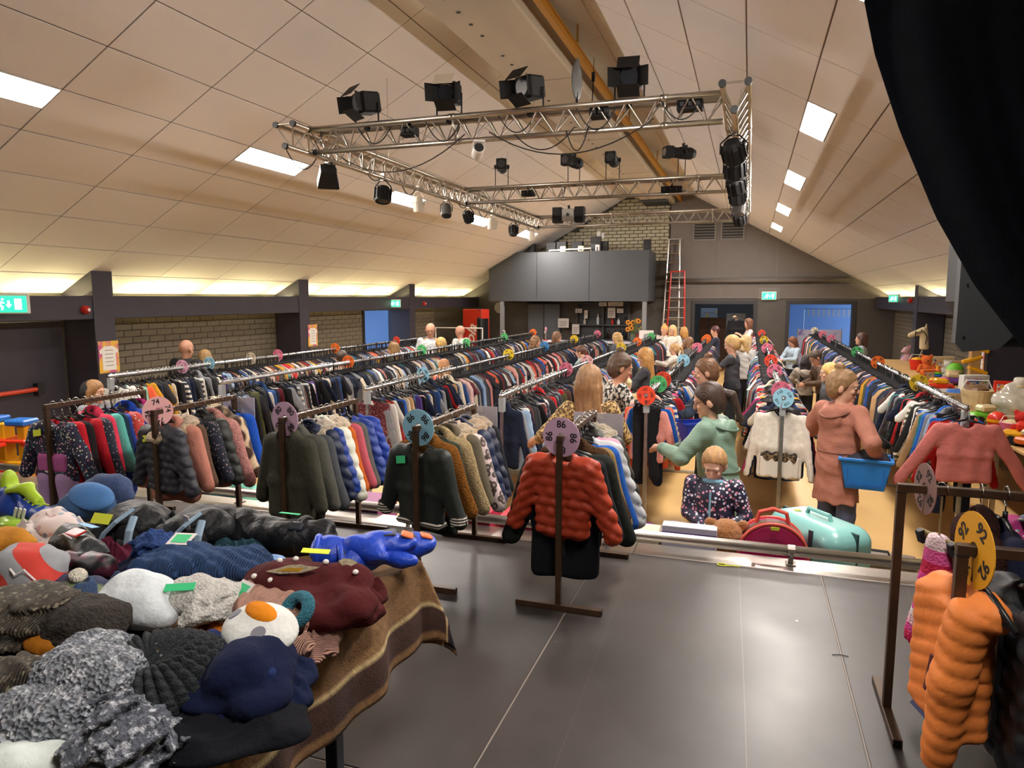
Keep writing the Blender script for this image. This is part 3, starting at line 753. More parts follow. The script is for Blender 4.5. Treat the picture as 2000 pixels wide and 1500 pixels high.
# ================================================================== garments
M_cloth = mat('cloth', objcol=True, rough=.9, spec=.2, noise=(14, .12), bump=('noise', 35, .35))
M_knit = mat('knit_cloth', objcol=True, rough=.95, spec=.15, noise=(30, .15), bump=('wave', 60, .4))
M_denim = mat('denim_cloth', objcol=True, rough=.85, noise=(8, .3), bump=('noise', 160, .25))
M_stripe = mat('striped_cloth', objcol=True, rough=.85, pattern=('stripes', 7, '#d8d2c8', .5), noise=(14, .1))
M_stripe2 = mat('red_striped_cloth', objcol=True, rough=.85, pattern=('stripes', 9, '#a3282a', .5), noise=(14, .1))
M_dotc = mat('dotted_cloth', objcol=True, rough=.85, pattern=('dots', 60, '#c9a99a', .22), noise=(14, .1))
M_print = mat('printed_cloth', objcol=True, rough=.85, pattern=('dots', 55, ('#c86a8a', '#d9c9a0', '#6a9a9a', '#e0e0e0'), .3), noise=(14, .1))
M_leo = mat('leopard_cloth', objcol=True, rough=.95, pattern=('leopard', 30, '#3a2a20', .62), noise=(30, .15), sheen=.4)
M_leobig = mat('leopard_plush', objcol=True, rough=.95, pattern=('leopard', 12, '#41291c', .7), noise=(40, .15), sheen=.4)
M_quilt = mat('quilted_nylon', objcol=True, rough=.55, spec=.35, noise=(6, .08), bump=('noise', 22, .22))
M_plush = mat('plush', objcol=True, rough=1., noise=(60, .3), bump=('noise', 120, 1.), spec=.1)
M_star = mat('star_print', objcol=True, rough=.8, pattern=('dots', 16, '#dfe6f2', .33), noise=(14, .1))
M_fur = mat('fur', objcol=True, rough=1., noise=(50, .45), bump=('noise', 90, 1.), sheen=.6)
M_hook = mat('hook_wire', '#c9c6c0', .25, 1.)
M_hangp = mat('hanger_plastic', '#17171a', .35)
M_label = mat('price_label', '#d8e03a', .7); M_labelg = mat('price_label_green', '#35c07e', .7)
def top_mesh(name, w, L, sl, thick=.035, vox=.0135, spread=.075, hood=False, seed=0, sr=.042, quilt=0., flare=0., puff=0.):
    """a garment on a hanger: width along X, hanging from the rail at the origin"""
    S = w+spread+.1
    f = Field((-S, -thick-.1, -.2-L-(.1 if sl < L else sl-L+.1)), (S, thick+.1, .04 if not hood else .05), vox)
    zt = -.105
    for s in (-1, 1):
        f.cap((s*.03, 0, zt), (s*w*.82, 0, zt-.045), thick*.45, thick*.55, k=.02)
        if sl > 0: f.cap((s*w*.84, 0, zt-.05), (s*(w+spread), 0, zt-.05-sl), sr+puff, sr*.72+puff*.8, k=.02, fy=max(1., sr/max(thick*.62, .01)) if puff == 0 else 1.15)
    f.box((0, 0, zt-.04-L*.25), (w*.86, thick*.55, L*.25+.01), thick*.5, k=.03)
    f.box((0, 0, zt-.04-L*.72), (w*.86+flare, thick*.55+flare*.25, L*.28), thick*.5, k=.04+flare*.5)
    if hood:
        f.ell((0, .0, zt-.005), (.085, .055, .075), k=.02); f.cut_ell((0, -.05, zt+.02), (.055, .05, .06))
    else: f.cut_ell((0, -.01, zt+.015), (.055, .09, .045))
    rs = np.random.default_rng(seed); a, b = rs.uniform(20, 45), rs.uniform(-8, 8)
    f.warp(lambda X, Y, Z: .0045*np.sin(X*a+Z*b)*np.clip((-Z-.12)*6, 0, 1)+.003*vnoise(X, Y, Z, 22, seed))
    if quilt:
        def ql(X, Y, Z):
            zz = (Z+.6*np.maximum(np.abs(X)-w*.8, 0))/quilt; row = np.floor(zz)
            return -.019*(np.abs(np.sin(np.pi*zz))*(.15+.85*np.abs(np.sin(np.pi*(X/(quilt*1.6)+.5*row)))))**.4+.014
        f.warp(ql)
    return f.mesh(name)
def trouser_mesh(name, w, L, vox=.0135, seed=0):
    f = Field((-w-.08, -.09, -.2-L), (w+.08, .09, .03), vox); zt = -.115
    f.box((0, 0, zt-.05), (w, .022, .06), .015)
    for s in (-1, 1): f.cap((s*w*.5, 0, zt-.1), (s*w*.58, 0, zt-L), w*.55, w*.42, k=.015, fy=3.4)
    f.warp(lambda X, Y, Z: .004*np.sin(X*50+Z*9+seed))
    return f.mesh(name)
TOPS = [top_mesh('long_top', .19, .40, .40, seed=1), top_mesh('long_top', .20, .44, .42, seed=2, spread=.05), top_mesh('long_top', .18, .38, .36, seed=3, spread=.11),
        top_mesh('hooded_top', .19, .40, .40, hood=True, thick=.05, seed=4), top_mesh('short_sleeved_top', .19, .42, .13, seed=5, sr=.055, spread=.09)]
TROU = [trouser_mesh('trousers', .14, .62), trouser_mesh('trousers', .15, .55, seed=3)]
DRESS = [top_mesh('dress', .17, .58, .14, seed=6, flare=.05, sr=.05), top_mesh('dress', .17, .56, .36, seed=7, flare=.04)]
def hanger_meshes():
    a = MB()
    for s in (-1, 1): a.tube([(0, 0, -.075), (s*.08, 0, -.098), (s*.165, 0, -.14)], .0085, 6)
    a.tube([(-.16, 0, -.14), (.16, 0, -.14)], .005, 5).tube([(0, 0, -.08), (0, 0, -.05)], .008, 6)
    b = MB().tube([(0, 0, -.055), (0, 0, -.03), (-.012, 0, -.02), (-.026, 0, .0), (-.02, 0, .024), (0, 0, .031), (.022, 0, .022), (.028, 0, .002)], .0026, 5)
    m1, m2 = a.mesh('hanger', True), b.mesh('hook', True); m1.materials.append(M_hangp); m2.materials.append(M_hook)
    c = MB().box((-.13, -.006, -.082), (.13, .006, -.07), .003).box((-.12, -.012, -.125), (-.09, .012, -.07), .003).box((.09, -.012, -.125), (.12, .012, -.07), .003).tube([(0, 0, -.075), (0, 0, -.05)], .007, 6)
    m3 = c.mesh('clip_hanger', True); m3.materials.append(M_hangp)
    return m1, m2, m3
HANGER, HOOK, CLIPH = hanger_meshes()
WHITEH = HANGER.copy(); WHITEH.materials.clear(); WHITEH.materials.append(mat('white_plastic', '#dcdcdc', .35))
_gm = {}
def gmesh(me, m):
    k = (me.name, m.name)
    if k not in _gm:
        c = me.copy(); c.materials.clear(); c.materials.append(m); _gm[k] = c
    return _gm[k]
def garment(name, label, cat, me, m, color, loc, rotz, group, scale=1., clip=False, hanger=None, tilt=0.):
    o = link(name, gmesh(me, m), None, None, loc, (tilt, 0, rotz), (*srgb(color), 1)); o.scale = (scale, 1, scale) if not isinstance(scale, tuple) else scale
    tag(o, label, cat, group)
    link('hanger', hanger or (CLIPH if clip else HANGER), None, o); link('hook', HOOK, None, o)
    return o
# ------------------------------------------------------------------ the seven long rails in the hall
PAL = [('navy blue', '#1d2438'), ('black', '#17171a'), ('dark grey', '#3b3c40'), ('charcoal', '#2a2a2e'), ('mid blue', '#35548a'), ('grey', '#7d7f84'),
       ('white', '#d6d3cc'), ('cream', '#cbbfa8'), ('red', '#a81f24'), ('salmon pink', '#cf8a80'), ('pale pink', '#d3b0aa'), ('mustard yellow', '#c2902a'),
       ('burgundy', '#571b26'), ('teal', '#2f7372'), ('purple', '#4b3673'), ('olive green', '#4f5136'), ('rust brown', '#8a4526'), ('tan', '#a98862'), ('coral orange', '#d0593a'),
       ('light blue', '#8fa9c4'), ('bright blue', '#2458a8'), ('mint green', '#8bc0ac'), ('magenta', '#b0356c'), ('dusky brown', '#5a4038')]
WTS = {'A': [12,13,9,9,4,8,4,4,1,2,2,2,2,1,1,2,1,2,1,2,0,0,0,3], 'B': [13,12,8,9,4,5,4,4,3,2,2,1,3,1,1,2,2,2,1,2,1,0,0,3], 'C': [11,12,6,8,4,5,5,5,4,3,3,2,4,1,2,2,2,3,2,2,2,0,0,3],
       'D': [12,12,8,9,3,7,6,4,2,3,2,1,3,1,0,1,1,2,1,3,1,0,0,2], 'E': [9,10,6,6,3,5,5,3,4,5,3,1,4,1,1,1,1,1,3,3,3,1,3,2], 'F': [9,10,6,6,3,5,8,4,5,5,5,1,3,1,1,1,1,1,2,3,2,1,5,1], 'G': [14,10,7,7,6,8,4,4,2,2,2,2,1,3,0,2,1,4,1,3,5,0,0,2]}
RAILS = {'A': (-6.82, 6.02, 14.5, 'the rail beside the left wall'), 'B': (-5.2, 5.93, 17.4, 'the second rail from the left wall'), 'C': (-3.5, 5.97, 17.3, 'the rail with the pale blue 140 disc'),
         'D': (-2.1, 5.95, 17.1, 'the rail with the rose 134 disc'), 'E': (-.85, 6.33, 15.8, 'the rail with the red 122 disc'), 'F': (.31, 6.55, 20.5, 'the rail with the 110 discs'), 'G': (1.68, 6.45, 20.8, 'the rail beside the toy tables')}
RAILZ = 1.42
ZS = dict(A=1.22, B=1.28, C=1.32, D=1.28, E=1.12, F=1.12, G=1.08)
FIRST = {'A': [('white', 'long'), ('black', 'long'), ('white', 'short'), ('black', 'long'), ('dusky brown', 'long'), ('mint green', 'long'), ('coral orange', 'short'), ('black', 'long'), ('mustard yellow', 'short')],
         'B': [('cream', 'long'), ('pale pink', 'long'), ('light blue', 'denim'), ('mid blue', 'denim'), ('grey', 'long'), ('charcoal', 'long'), ('olive green', 'long')],
         'C': [('burgundy', 'dots'), ('grey', 'long'), ('tan', 'long'), ('white', 'long'), ('red', 'dots'), ('white', 'short'), ('navy blue', 'long'), ('coral orange', 'long'), ('bright blue', 'long'), ('navy blue', 'long'), ('burgundy', 'long'), ('cream', 'long')],
         'D': [('navy blue', 'hood'), ('grey', 'long'), ('light blue', 'denim'), ('white', 'long'), ('navy blue', 'long'), ('dusky brown', 'long'), ('burgundy', 'long')],
         'E': [('black', 'trousers'), ('salmon pink', 'long'), ('bright blue', 'long'), ('tan', 'long'), ('navy blue', 'trousers'), ('coral orange', 'long'), ('grey', 'long'), ('navy blue', 'long')],
         'F': [('white', 'long'), ('navy blue', 'long'), ('magenta', 'long'), ('tan', 'leo'), ('navy blue', 'hood'), ('navy blue', 'long'), ('black', 'trousers')],
         'G': [('salmon pink', 'long'), ('red', 'long'), ('bright blue', 'long'), ('navy blue', 'trousers'), ('coral orange', 'long'), ('light blue', 'long'), ('grey', 'hood'), ('navy blue', 'long'), ('bright blue', 'hood'), ('teal', 'long'), ('mustard yellow', 'stripe'), ('tan', 'long')]}
ORD = lambda n: f"{n}{'th' if 10 <= n % 100 <= 20 else {1: 'st', 2: 'nd', 3: 'rd'}.get(n % 10, 'th')}"
cd = dict(PAL)
def low_top(sl=.36, w=.18, L=.42, fl=0.):
    zt = -.1
    o = [(.05, zt), (w, zt-.05), (w+.055, zt-.12), (w+.085, zt-.05-sl), (w+.03, zt-.06-sl), (w*.98, zt-.2), (w*.95+fl, zt-.05-L), (-w*.95-fl, zt-.05-L), (-w*.98, zt-.2), (-w-.03, zt-.06-sl), (-w-.085, zt-.05-sl), (-w-.055, zt-.12), (-w, zt-.05), (-.05, zt)]
    n = len(o); V = []; o = np.array(o); cen = o.mean(0)
    V += [(x, 0, z) for x, z in o]
    for s in (-1, 1): V += [(cen[0]+(x-cen[0])*.86, s*.02, cen[1]+(z-cen[1])*.93) for x, z in o]
    F = []
    for i in range(n):
        j = (i+1) % n
        F += [(i, j, n+j, n+i), (j, i, 2*n+i, 2*n+j)]
    # cap quads strips
    for b, fl_ in ((n, 1), (2*n, 0)):
        tris = [(0, 1, 5, 6), (1, 2, 3, 4), (1, 4, 5), (0, 6, 7, 13), (13, 7, 8, 12), (12, 8, 9), (12, 9, 10, 11)]
        for t in tris: F.append(tuple(b+k for k in (t if fl_ else t[::-1])))
    return np.array(V, float), F
def low_bar():
    m = MB().box((-.16, -.008, -.15), (.16, .008, -.07)); m.box((-.01, -.006, -.07), (.01, .006, .03)); return m.V, m.F, m
LOWS = [low_top(), low_top(.40, .19, .46), low_top(.1, .19, .44), low_top(.3, .17, .56, .04), low_top(.02, .13, .58)]
HV = MB(); HV.box((-.13, -.006, -.118), (.13, .006, -.096)); HV.box((-.006, -.004, -.096), (.006, .004, .03)); HVv = np.concatenate(HV.V); HVf = HV.F
sV, sF, sC = [], [], []; sn = 0
rgarm = random.Random(11)
for key, (rx, ry0, ry1, rdesc) in RAILS.items():
    y = ry0+.06; i = 0; n_ind = {'A': 38, 'B': 44, 'C': 48, 'D': 40, 'E': 44, 'F': 44, 'G': 42}[key]
    dens = {'A': .047, 'B': .044, 'C': .044, 'D': .046, 'E': .046, 'F': .046, 'G': .05}[key]
    while y < ry1-.05:
        if i < len(FIRST[key]): cn, st = FIRST[key][i]; col = cd[cn]
        else:
            cn, col = rgarm.choices(PAL, WTS[key])[0]
            st = rgarm.choices(['long', 'short', 'hood', 'trousers', 'dress', 'denim', 'stripe', 'dots', 'print', 'leo'], [50, 12, 10, 6 if key in 'EFG' else 3, 4, 8, 5, 2, 3, 1])[0]
        if st == 'denim' and cn not in ('light blue', 'mid blue', 'navy blue', 'grey', 'black', 'charcoal'): st = 'long'
        c = np.array(srgb(col))*rgarm.uniform(.8, 1.2); dx = rgarm.uniform(-.02, .02); rz = R(rgarm.gauss(0, 7)); sc = rgarm.uniform(.9, 1.14)
        if i < n_ind:
            m = {'long': rgarm.choice([M_cloth, M_cloth, M_knit]), 'short': M_cloth, 'hood': M_cloth, 'trousers': M_cloth, 'dress': M_cloth, 'denim': M_denim, 'stripe': M_stripe if cn not in ('white', 'cream') else M_stripe2, 'dots': M_dotc, 'print': M_print, 'leo': M_leo}[st]
            me = {'trousers': rgarm.choice(TROU), 'short': TOPS[4], 'hood': TOPS[3], 'dress': rgarm.choice(DRESS)}.get(st) or rgarm.choice(TOPS[:3])
            nm, kd, cat = {'trousers': ('hanging_trousers', 'trousers', 'trousers'), 'short': ('short_sleeved_top', 'short-sleeved top', 'top'), 'hood': ('hooded_top', 'hooded top', 'top'), 'dress': ('hanging_dress', 'dress', 'dress')}.get(st) or \
                ('long_sleeved_top', {'denim': 'denim jacket', 'stripe': 'striped top', 'dots': 'dotted top', 'print': 'printed top', 'leo': 'leopard-print top'}.get(st, 'long-sleeved top'), 'top')
            garment(nm, f'{cn} {kd}, {ORD(i+1)} on {rdesc}', cat, me, m, '#000000', (rx+dx, y, RAILZ), rz, 'clothes on the long hall rails', (sc, 1, sc*ZS[key]), st == 'trousers')
            bpy.data.objects[-1] if False else None
            COL.objects[-3].color = (*c, 1)
        else:
            V, F = LOWS[{'trousers': 4, 'short': 2, 'dress': 3}.get(st, rgarm.choice((0, 0, 1)))]
            for VV, FF, cc in ((V*np.array([sc, 1, sc*ZS[key]]), F, c), (HVv, HVf, np.array([.012, .012, .014]))):
                cs, sn_ = math.cos(rz), math.sin(rz)
                P = np.stack([VV[:, 0]*cs-VV[:, 1]*sn_+rx+dx, VV[:, 0]*sn_+VV[:, 1]*cs+y, VV[:, 2]+RAILZ], 1)
                sV.append(P); sF += [tuple(k+sn for k in f_) for f_ in FF]; sn += len(P); sC.append(np.tile([*cc, 1], (len(P), 1)))
        if i == 0 and key == 'F':
            g0 = COL.objects[-3]; g0.color = (*[v_*1.15 for v_ in srgb('#d9d4c8')], 1)
            f = Field((-.2, -.06, -.62), (.2, .06, -.36), .01); f.box((0, 0, -.5), (.15, .05, .08), .02); f.warp(lambda X, Y, Z: .006*np.sin(X*70))
            link('skirt', f.mesh('skirt', mat('white_skirt', '#d3cfc6', .9)), None, g0); f = Field((-.2, -.08, -.48), (.2, .08, -.36), .009); f.box((0, 0, -.425), (.14, .056, .032), .02); f.warp(lambda X, Y, Z: .007*np.sin(X*90))
            link('ruffle', f.mesh('ruffle', mat('leopard_ruffle', '#7d6a4c', .9, pattern=('leopard', 40, '#1d1714', .62))), None, g0)
        if i == 0 and key == 'G':
            g0 = COL.objects[-3]; g0.data = gmesh(top_mesh('wide_sweater', .2, .40, .40, spread=.2, sr=.055, thick=.05, seed=31), M_cloth); g0.scale = (1.15, 1.1, 1.1); g0.color = (*srgb('#c0706a'), 1); g0.location.y = ry0-.06
        i += 1; y += dens*rgarm.uniform(.75, 1.25)
me = mesh_from('far_clothes', np.concatenate(sV), sF, False, np.concatenate(sC))
me.materials.append(mat('far_cloth', attr='Col', rough=.85, noise=(14, .12), coord='Generated'))
o = link('far_clothes', me); o['kind'] = 'stuff'; tag(o, 'densely packed clothes on hangers along the far lengths of the hall rails', 'clothes')
# rails
M_sleeve = mat('clear_sleeve', '#b9bfc2', .25, alpha=.55)
for key, (rx, ry0, ry1, rdesc) in RAILS.items():
    t = thing('clothes_rail', {'A': 'long galvanised clothes rail nearest the left wall', 'B': 'long galvanised clothes rail second from the left wall', 'C': 'long galvanised clothes rail carrying the pale blue 140 disc', 'D': 'long galvanised clothes rail carrying the rose 134 disc',
              'E': 'long galvanised clothes rail with red and green 122 discs at its end', 'F': 'long galvanised clothes rail with blue and rose 110 discs', 'G': 'long galvanised clothes rail in front of the toy tables'}[key], 'clothes rail', (rx, ry0, 0), group='galvanised clothes rails in the hall')
    L = ry1-ry0
    put('rail', MB().tube([(0, -.03, RAILZ), (0, L, RAILZ)], .022, 12), M_steel, t, smooth=True)
    ny = [0]+[k*3.0 for k in range(1, int(L/3)+1)]
    for k, yy in enumerate(ny):
        put('post', MB().box((-.016, yy-.016, .04), (.016, yy+.016, RAILZ+.03), .003), M_steel, t)
        put('foot', MB().box((-.26, yy-.018, 0), (.26, yy+.018, .036), .004), M_steel, t)
        if k == 0: put('sleeve', MB().box((-.026, yy-.03, RAILZ-.15), (.026, yy+.03, RAILZ-.02), .004), M_sleeve, t)
# ------------------------------------------------------------------ size discs
DISC = {'lightblue': '#8fc4dc', 'pink': '#d8a0b8', 'rose': '#d9708a', 'orange': '#e06a20', 'green': '#52b86e', 'yellow': '#e3c22a', 'red': '#e0482c', 'blue': '#3f8ed0', 'cream': '#d9c9b0', 'salmon': '#e0a8a8', 'lilac': '#cfaac6', 'amber': '#e8a51e', 'brown': '#8a6a66'}
M_ink = mat('disc_ink', '#1a1416', .6)
def disc_mesh(r):
    V = []; F = []; n = 30; hole = .022; gap = .16
    ang = [(-math.pi/2+gap/2)+(2*math.pi-gap)*i/n for i in range(n+1)]
    for y in (-.0015, .0015):
        for rr in (r, hole):
            V += [(rr*math.cos(a), y, rr*math.sin(a)) for a in ang]
    N = n+1
    for i in range(n):
        F += [(i, i+1, N+i+1, N+i), (2*N+i, 3*N+i, 3*N+i+1, 2*N+i+1), (i, 2*N+i, 2*N+i+1, i+1), (N+i, N+i+1, 3*N+i+1, 3*N+i)]
    F += [(0, N, 3*N, 2*N), (n, 2*N+n, 3*N+n, N+n)]
    return mesh_from('disc', V, F)
DME = {}
def size_disc(colname, num, loc, rz, label, r=.085, both=True, start=45., nlet=4, tilt=0.):
    k = (round(r, 3), colname)
    if k not in DME: DME[k] = disc_mesh(r); DME[k].materials.append(mat('disc_'+colname, DISC[colname], .5))
    o = link('size_disc', DME[k], None, None, loc, (tilt, R(random.uniform(-20, 20)) if r < .09 else 0, rz)); tag(o, label, 'size disc', 'numbered size discs on the rails')
    tm = text_mesh(num, r*(.5 if len(num) == 2 else .4), True)
    if not tm.materials: tm.materials.append(M_ink)
    for q in range(nlet):
        a = R(start-q*90); l = link('lettering', tm, None, o, (math.cos(a)*r*.64, -.0025, math.sin(a)*r*.64), (0, -(a-math.pi/2), 0))
    return o
DL = [('A', [(357, 'pink', '176'), (408, 'lightblue', '176'), (490, 'cream', '170'), (543, 'rose', '170'), (655, 'orange', '164'), (775, 'red', '164')]),
      ('B', [(681, 'orange', '152'), (824, 'green', '152'), (911, 'green', '146'), (985, 'green', '146'), (1041, 'orange', '140')]),
      ('C', [(826, 'lightblue', '140'), (993, 'yellow', '140'), (1063, 'blue', '134'), (1121, 'yellow', '134'), (1166, 'rose', '128')]),
      ('D', [(1105, 'rose', '134'), (1146, 'salmon', '128'), (1213, 'yellow', '128'), (1244, 'orange', '122'), (1271, 'green', '122')]),
      ('E', [(1267, 'red', '122'), (1287, 'green', '122'), (1296, 'red', '122'), (1335, 'lightblue', '116'), (1361, 'rose', '116'), (1377, 'orange', '116'), (1385, 'orange', '116')]),
      ('F', [(1522, 'lightblue', '110'), (1516, 'rose', '110'), (1501, 'rose', '104'), (1497, 'red', '104'), (1491, 'rose', '104'), (1488, 'yellow', '98'), (1486, 'red', '98')]),
      ('G', [(1795, 'yellow', '92'), (1715, 'orange', '98'), (1673, 'green', '98'), (1621, 'rose', '104'), (1604, 'rose', '104'), (1588, 'cream', '104')])]
FYS = {'F': [6.56, 7.05, 8.9, 10.4, 13, 15.5, 18.5]}
for key, L in DL:
    rx = RAILS[key][0]
    for i, (px, cn, num) in enumerate(L):
        y = FYS[key][i] if key in FYS else at_x(px, 740 if i == 0 else 700, rx)[1]
        y = min(max(y, RAILS[key][1]-.02), RAILS[key][2])
        if key in 'EF' and i == 0: y = RAILS[key][1]-.045
        size_disc(cn, num, (rx, y, RAILZ+.012), R(random.uniform(-12, 12)), f'{cn.replace("lightblue","pale blue")} size disc {num}, {ORD(i+1)} along {RAILS[key][3]}', .088, start=100. if key == 'E' else 45.)
# ================================================================== brown racks with jackets on the stage
M_rack = mat('rack_brown', '#4a3626', .42, noise=(18, .25), metal=.35)
M_cap = mat('rack_end', '#1a1412', .6)
JK = {}
def jmesh(kind):
    if kind in JK: return JK[kind]
    v = .0115
    if kind == 'puffer': me = top_mesh('puffer', .165, .37, .31, thick=.085, vox=v, spread=.10, sr=.06, quilt=.05, puff=.004, seed=21)
    elif kind == 'puffer_hood': me = top_mesh('puffer', .165, .38, .31, thick=.09, vox=v, spread=.085, sr=.06, quilt=.06, puff=.004, hood=True, seed=22)
    elif kind == 'jacket': me = top_mesh('jacket', .165, .38, .31, thick=.065, vox=v, spread=.085, sr=.058, seed=23, puff=.001)
    elif kind == 'parka': me = top_mesh('parka', .17, .44, .32, thick=.08, vox=v, spread=.075, sr=.062, seed=24, hood=True, flare=.02, puff=.001)
    elif kind == 'plush': me = top_mesh('plush', .16, .37, .30, thick=.09, vox=v, spread=.10, sr=.055, seed=25, hood=True, puff=.002)
    elif kind == 'long': me = top_mesh('coat', .16, .52, .30, thick=.06, vox=v, spread=.07, sr=.046, seed=26, flare=.02)
    elif kind == 'orange':
        f = Field((-.30, -.16, -.62), (.24, .13, .0), .0085)
        f.cap((-.03, 0, -.11), (-.135, 0, -.155), .035, .042, k=.02).cap((.02, 0, -.11), (.08, 0, -.14), .035, .042, k=.02)
        f.box((-.085, 0, -.33), (.13, .05, .19), .035, k=.03).cap((.04, -.03, -.16), (.03, -.06, -.34), .056, .052, k=.012).cap((.03, -.06, -.34), (.015, -.07, -.56), .052, .04, k=.015)
        f.cap((-.15, .01, -.17), (-.185, .03, -.45), .05, .04, k=.02); f.cut_ell((-.01, -.01, -.085), (.05, .09, .04))
        f.warp(lambda X, Y, Z: -.007*np.sqrt(np.abs(np.sin(np.pi*(Z+.35*np.abs(X+.03))/.045)))+.006+.003*vnoise(X, Y, Z, 40, 2)); me = f.mesh('puffer')
    elif kind == 'suit':
        f = Field((-.36, -.12, -.82), (.36, .12, .03), v)
        for s in (-1, 1):
            f.cap((s*.03, 0, -.11), (s*.135, 0, -.15), .035, .04, k=.02); f.cap((s*.14, 0, -.16), (s*.26, 0, -.44), .052, .042, k=.02); f.cap((s*.07, 0, -.45), (s*.085, 0, -.74), .075, .06, k=.02, fy=1.4)
        f.box((0, 0, -.31), (.145, .038, .19), .03, k=.03); f.cut_ell((0, -.01, -.09), (.055, .09, .04)); f.warp(lambda X, Y, Z: .004*vnoise(X, Y, Z, 26, 5))
        me = f.mesh('snowsuit')
    JK[kind] = me; return me
def fur_mesh():
    f = Field((-.16, -.14, -.22), (.16, .14, .06), .0105); f.torus((0, -.02, -.09), .075, .034, rotm(25, 0, 0), k=.01)
    f.warp(lambda X, Y, Z: .007*vnoise(X, Y, Z, 95, 3)+.005*vnoise(X, Y, Z, 170, 8)); me = f.mesh('fur_trim'); me.materials.append(M_fur); return me
FUR = fur_mesh()
tag_me = MB().box((-.028, -.001, -.02), (.028, .001, .02)).mesh('price_tag')
def tagm(m): return gmesh(tag_me, m)
def jacket(kind, m, colname, color, loc, rotz, label, scale=1., fur=None, ptag=None, ribbon=False, tilt=0., hanger=None, cuffs=None):
    o = garment({'suit': 'snowsuit', 'long': 'coat', 'parka': 'parka'}.get(kind, 'jacket'), label, 'snowsuit' if kind == 'suit' else 'coat' if kind == 'long' else 'jacket', jmesh(kind), m, color, loc, rotz, 'jackets on the brown stage racks', (scale, scale, scale), hanger=hanger, tilt=tilt)
    if fur: link('fur_trim', FUR, None, o, (0, .03, -.01), color=(*srgb(fur), 1)).scale = (1.45, 1.5, 1.3)
    if ptag: link('price_tag', tagm(ptag), None, o, (-.09, -.052, -.17), (R(-8), R(-8), R(6)))
    if ribbon: put('ribbon', MB().prism([(-.008, 0), (.012, 0), (.006, -.13), (-.004, -.11)], -.052, -.049), M_paper, o, (0, 0, -.12))
    if kind in ('puffer', 'jacket', 'long') and cuffs is not False:
        put('zip', MB().box((-.004, -.056, -.44 if kind != 'long' else -.55), (.004, -.036, -.15), .001), M_black, o)
    if cuffs:
        for s in (-1, 1): put('cuff', MB().tube([(s*.243, 0, -.435), (s*.252, 0, -.475)], .046, 10), mat('cuff_stripe', '#2a2a2a', .8, pattern=('stripes', 22, '#d0c8bc', .6)), o)
        put('hem', MB().box((-.15, -.045, -.52), (.15, .045, -.485), .015), MATS['cuff_stripe'], o)
    return o
RZS = 1.635
def brown_rack(x, y0, y1, label, along='y', z=RZS):
    """square-tube rack; rail from near post to far post"""
    t = thing('brown_clothes_rack', label, 'clothes rack', (x, y0, STG), 0 if along == 'y' else R(-90), 'brown square-tube racks on the stage')
    L = y1-y0; h = z-STG; r = .0145
    put('rail', MB().box((-r, -r, h-2*r), (r, L+r, h), .002), M_rack, t)
    for yy in (0, L):
        put('post', MB().box((-r, yy-r, .03), (r, yy+r, h-2*r-.001), .002), M_rack, t)
        put('foot', MB().box((-.22, yy-.016, 0), (.22, yy+.016, .03), .002), M_rack, t)
        for s in (-1, 1): put('end_cap', MB().box((s*.2205, yy-.014, .002), (s*.222, yy+.014, .028)), M_cap, t)
    put('joint', MB().box((-r-.001, -r-.001, h-2*r-.004), (r+.001, r+.001, h-2*r+.002)), M_cap, t)
    return t
def fill(x, y0, y1, rack, items):
    n = len(items); zz = RZS-.016
    for i, it in enumerate(items):
        kind, m, cn, col = it[:4]; kw = it[4] if len(it) > 4 else {}
        y = y0+.05+(y1-y0-.1)*i/(n-1)
        desc = kw.pop('d', None) or {'puffer': 'quilted jacket', 'puffer_hood': 'hooded quilted jacket', 'jacket': 'jacket', 'parka': 'hooded parka', 'plush': 'plush hooded jacket', 'long': 'long coat', 'suit': 'snowsuit'}[kind]
        jacket(kind, m, cn, col, (x+random.uniform(-.008, .008), y, zz), R(kw.pop('rz', random.gauss(-3, 6))), f'{cn} {desc}, {ORD(i+1)} on {rack}', kw.pop('sc', random.uniform(.95, 1.08)), **kw)
XR = [-4.17, -3.35, -2.46, -1.63, -.85]
YR = [(3.2, 3.95), (3.24, 3.93), (3.26, 4.04), (3.26, 4.08), (3.25, 4.05)]
names = ['brown rack at the far left', 'brown rack with the white 74 disc', 'brown rack with the lilac 80 disc', 'brown rack with the blue 86 disc', 'brown rack with the pink 86 disc']
for x, (a, b), nm in zip(XR, YR, names): brown_rack(x, a, b, {0: 'brown square-tube clothes rack standing leftmost at the stage edge', 1: 'brown square-tube clothes rack carrying the white 74 disc', 2: 'brown square-tube clothes rack carrying the lilac 80 disc', 3: 'brown square-tube clothes rack carrying the blue 86 disc', 4: 'brown square-tube clothes rack carrying the pink 86 disc'}[names.index(nm)])
fill(XR[0], *YR[0], 'the rack at the far left', [
    ('suit', M_print, 'navy and pink flowered', '#232238', dict(ptag=M_label, sc=1.0, rz=4)), ('jacket', M_cloth, 'red', '#b01a26', dict(rz=-6)), ('jacket', M_cloth, 'black', '#1b1418', {}), ('jacket', M_cloth, 'scarlet', '#b5202c', {}), ('jacket', M_dotc, 'navy dotted', '#1c2233', {}),
    ('parka', M_cloth, 'coral pink', '#d03a55', {}), ('jacket', M_cloth, 'turquoise', '#5cb0a4', {}), ('jacket', M_cloth, 'dark teal', '#123040', {}), ('long', M_star, 'blue with white stars', '#20409a', dict(sc=1.05, d='long coat')), ('jacket', M_print, 'coral speckled', '#c2433c', {}), ('parka', M_cloth, 'royal blue', '#1c3f9c', {}), ('puffer_hood', M_quilt, 'black and yellow', '#1c1c20', {}), ('plush', M_plush, 'bright pink', '#c8428a', {})])
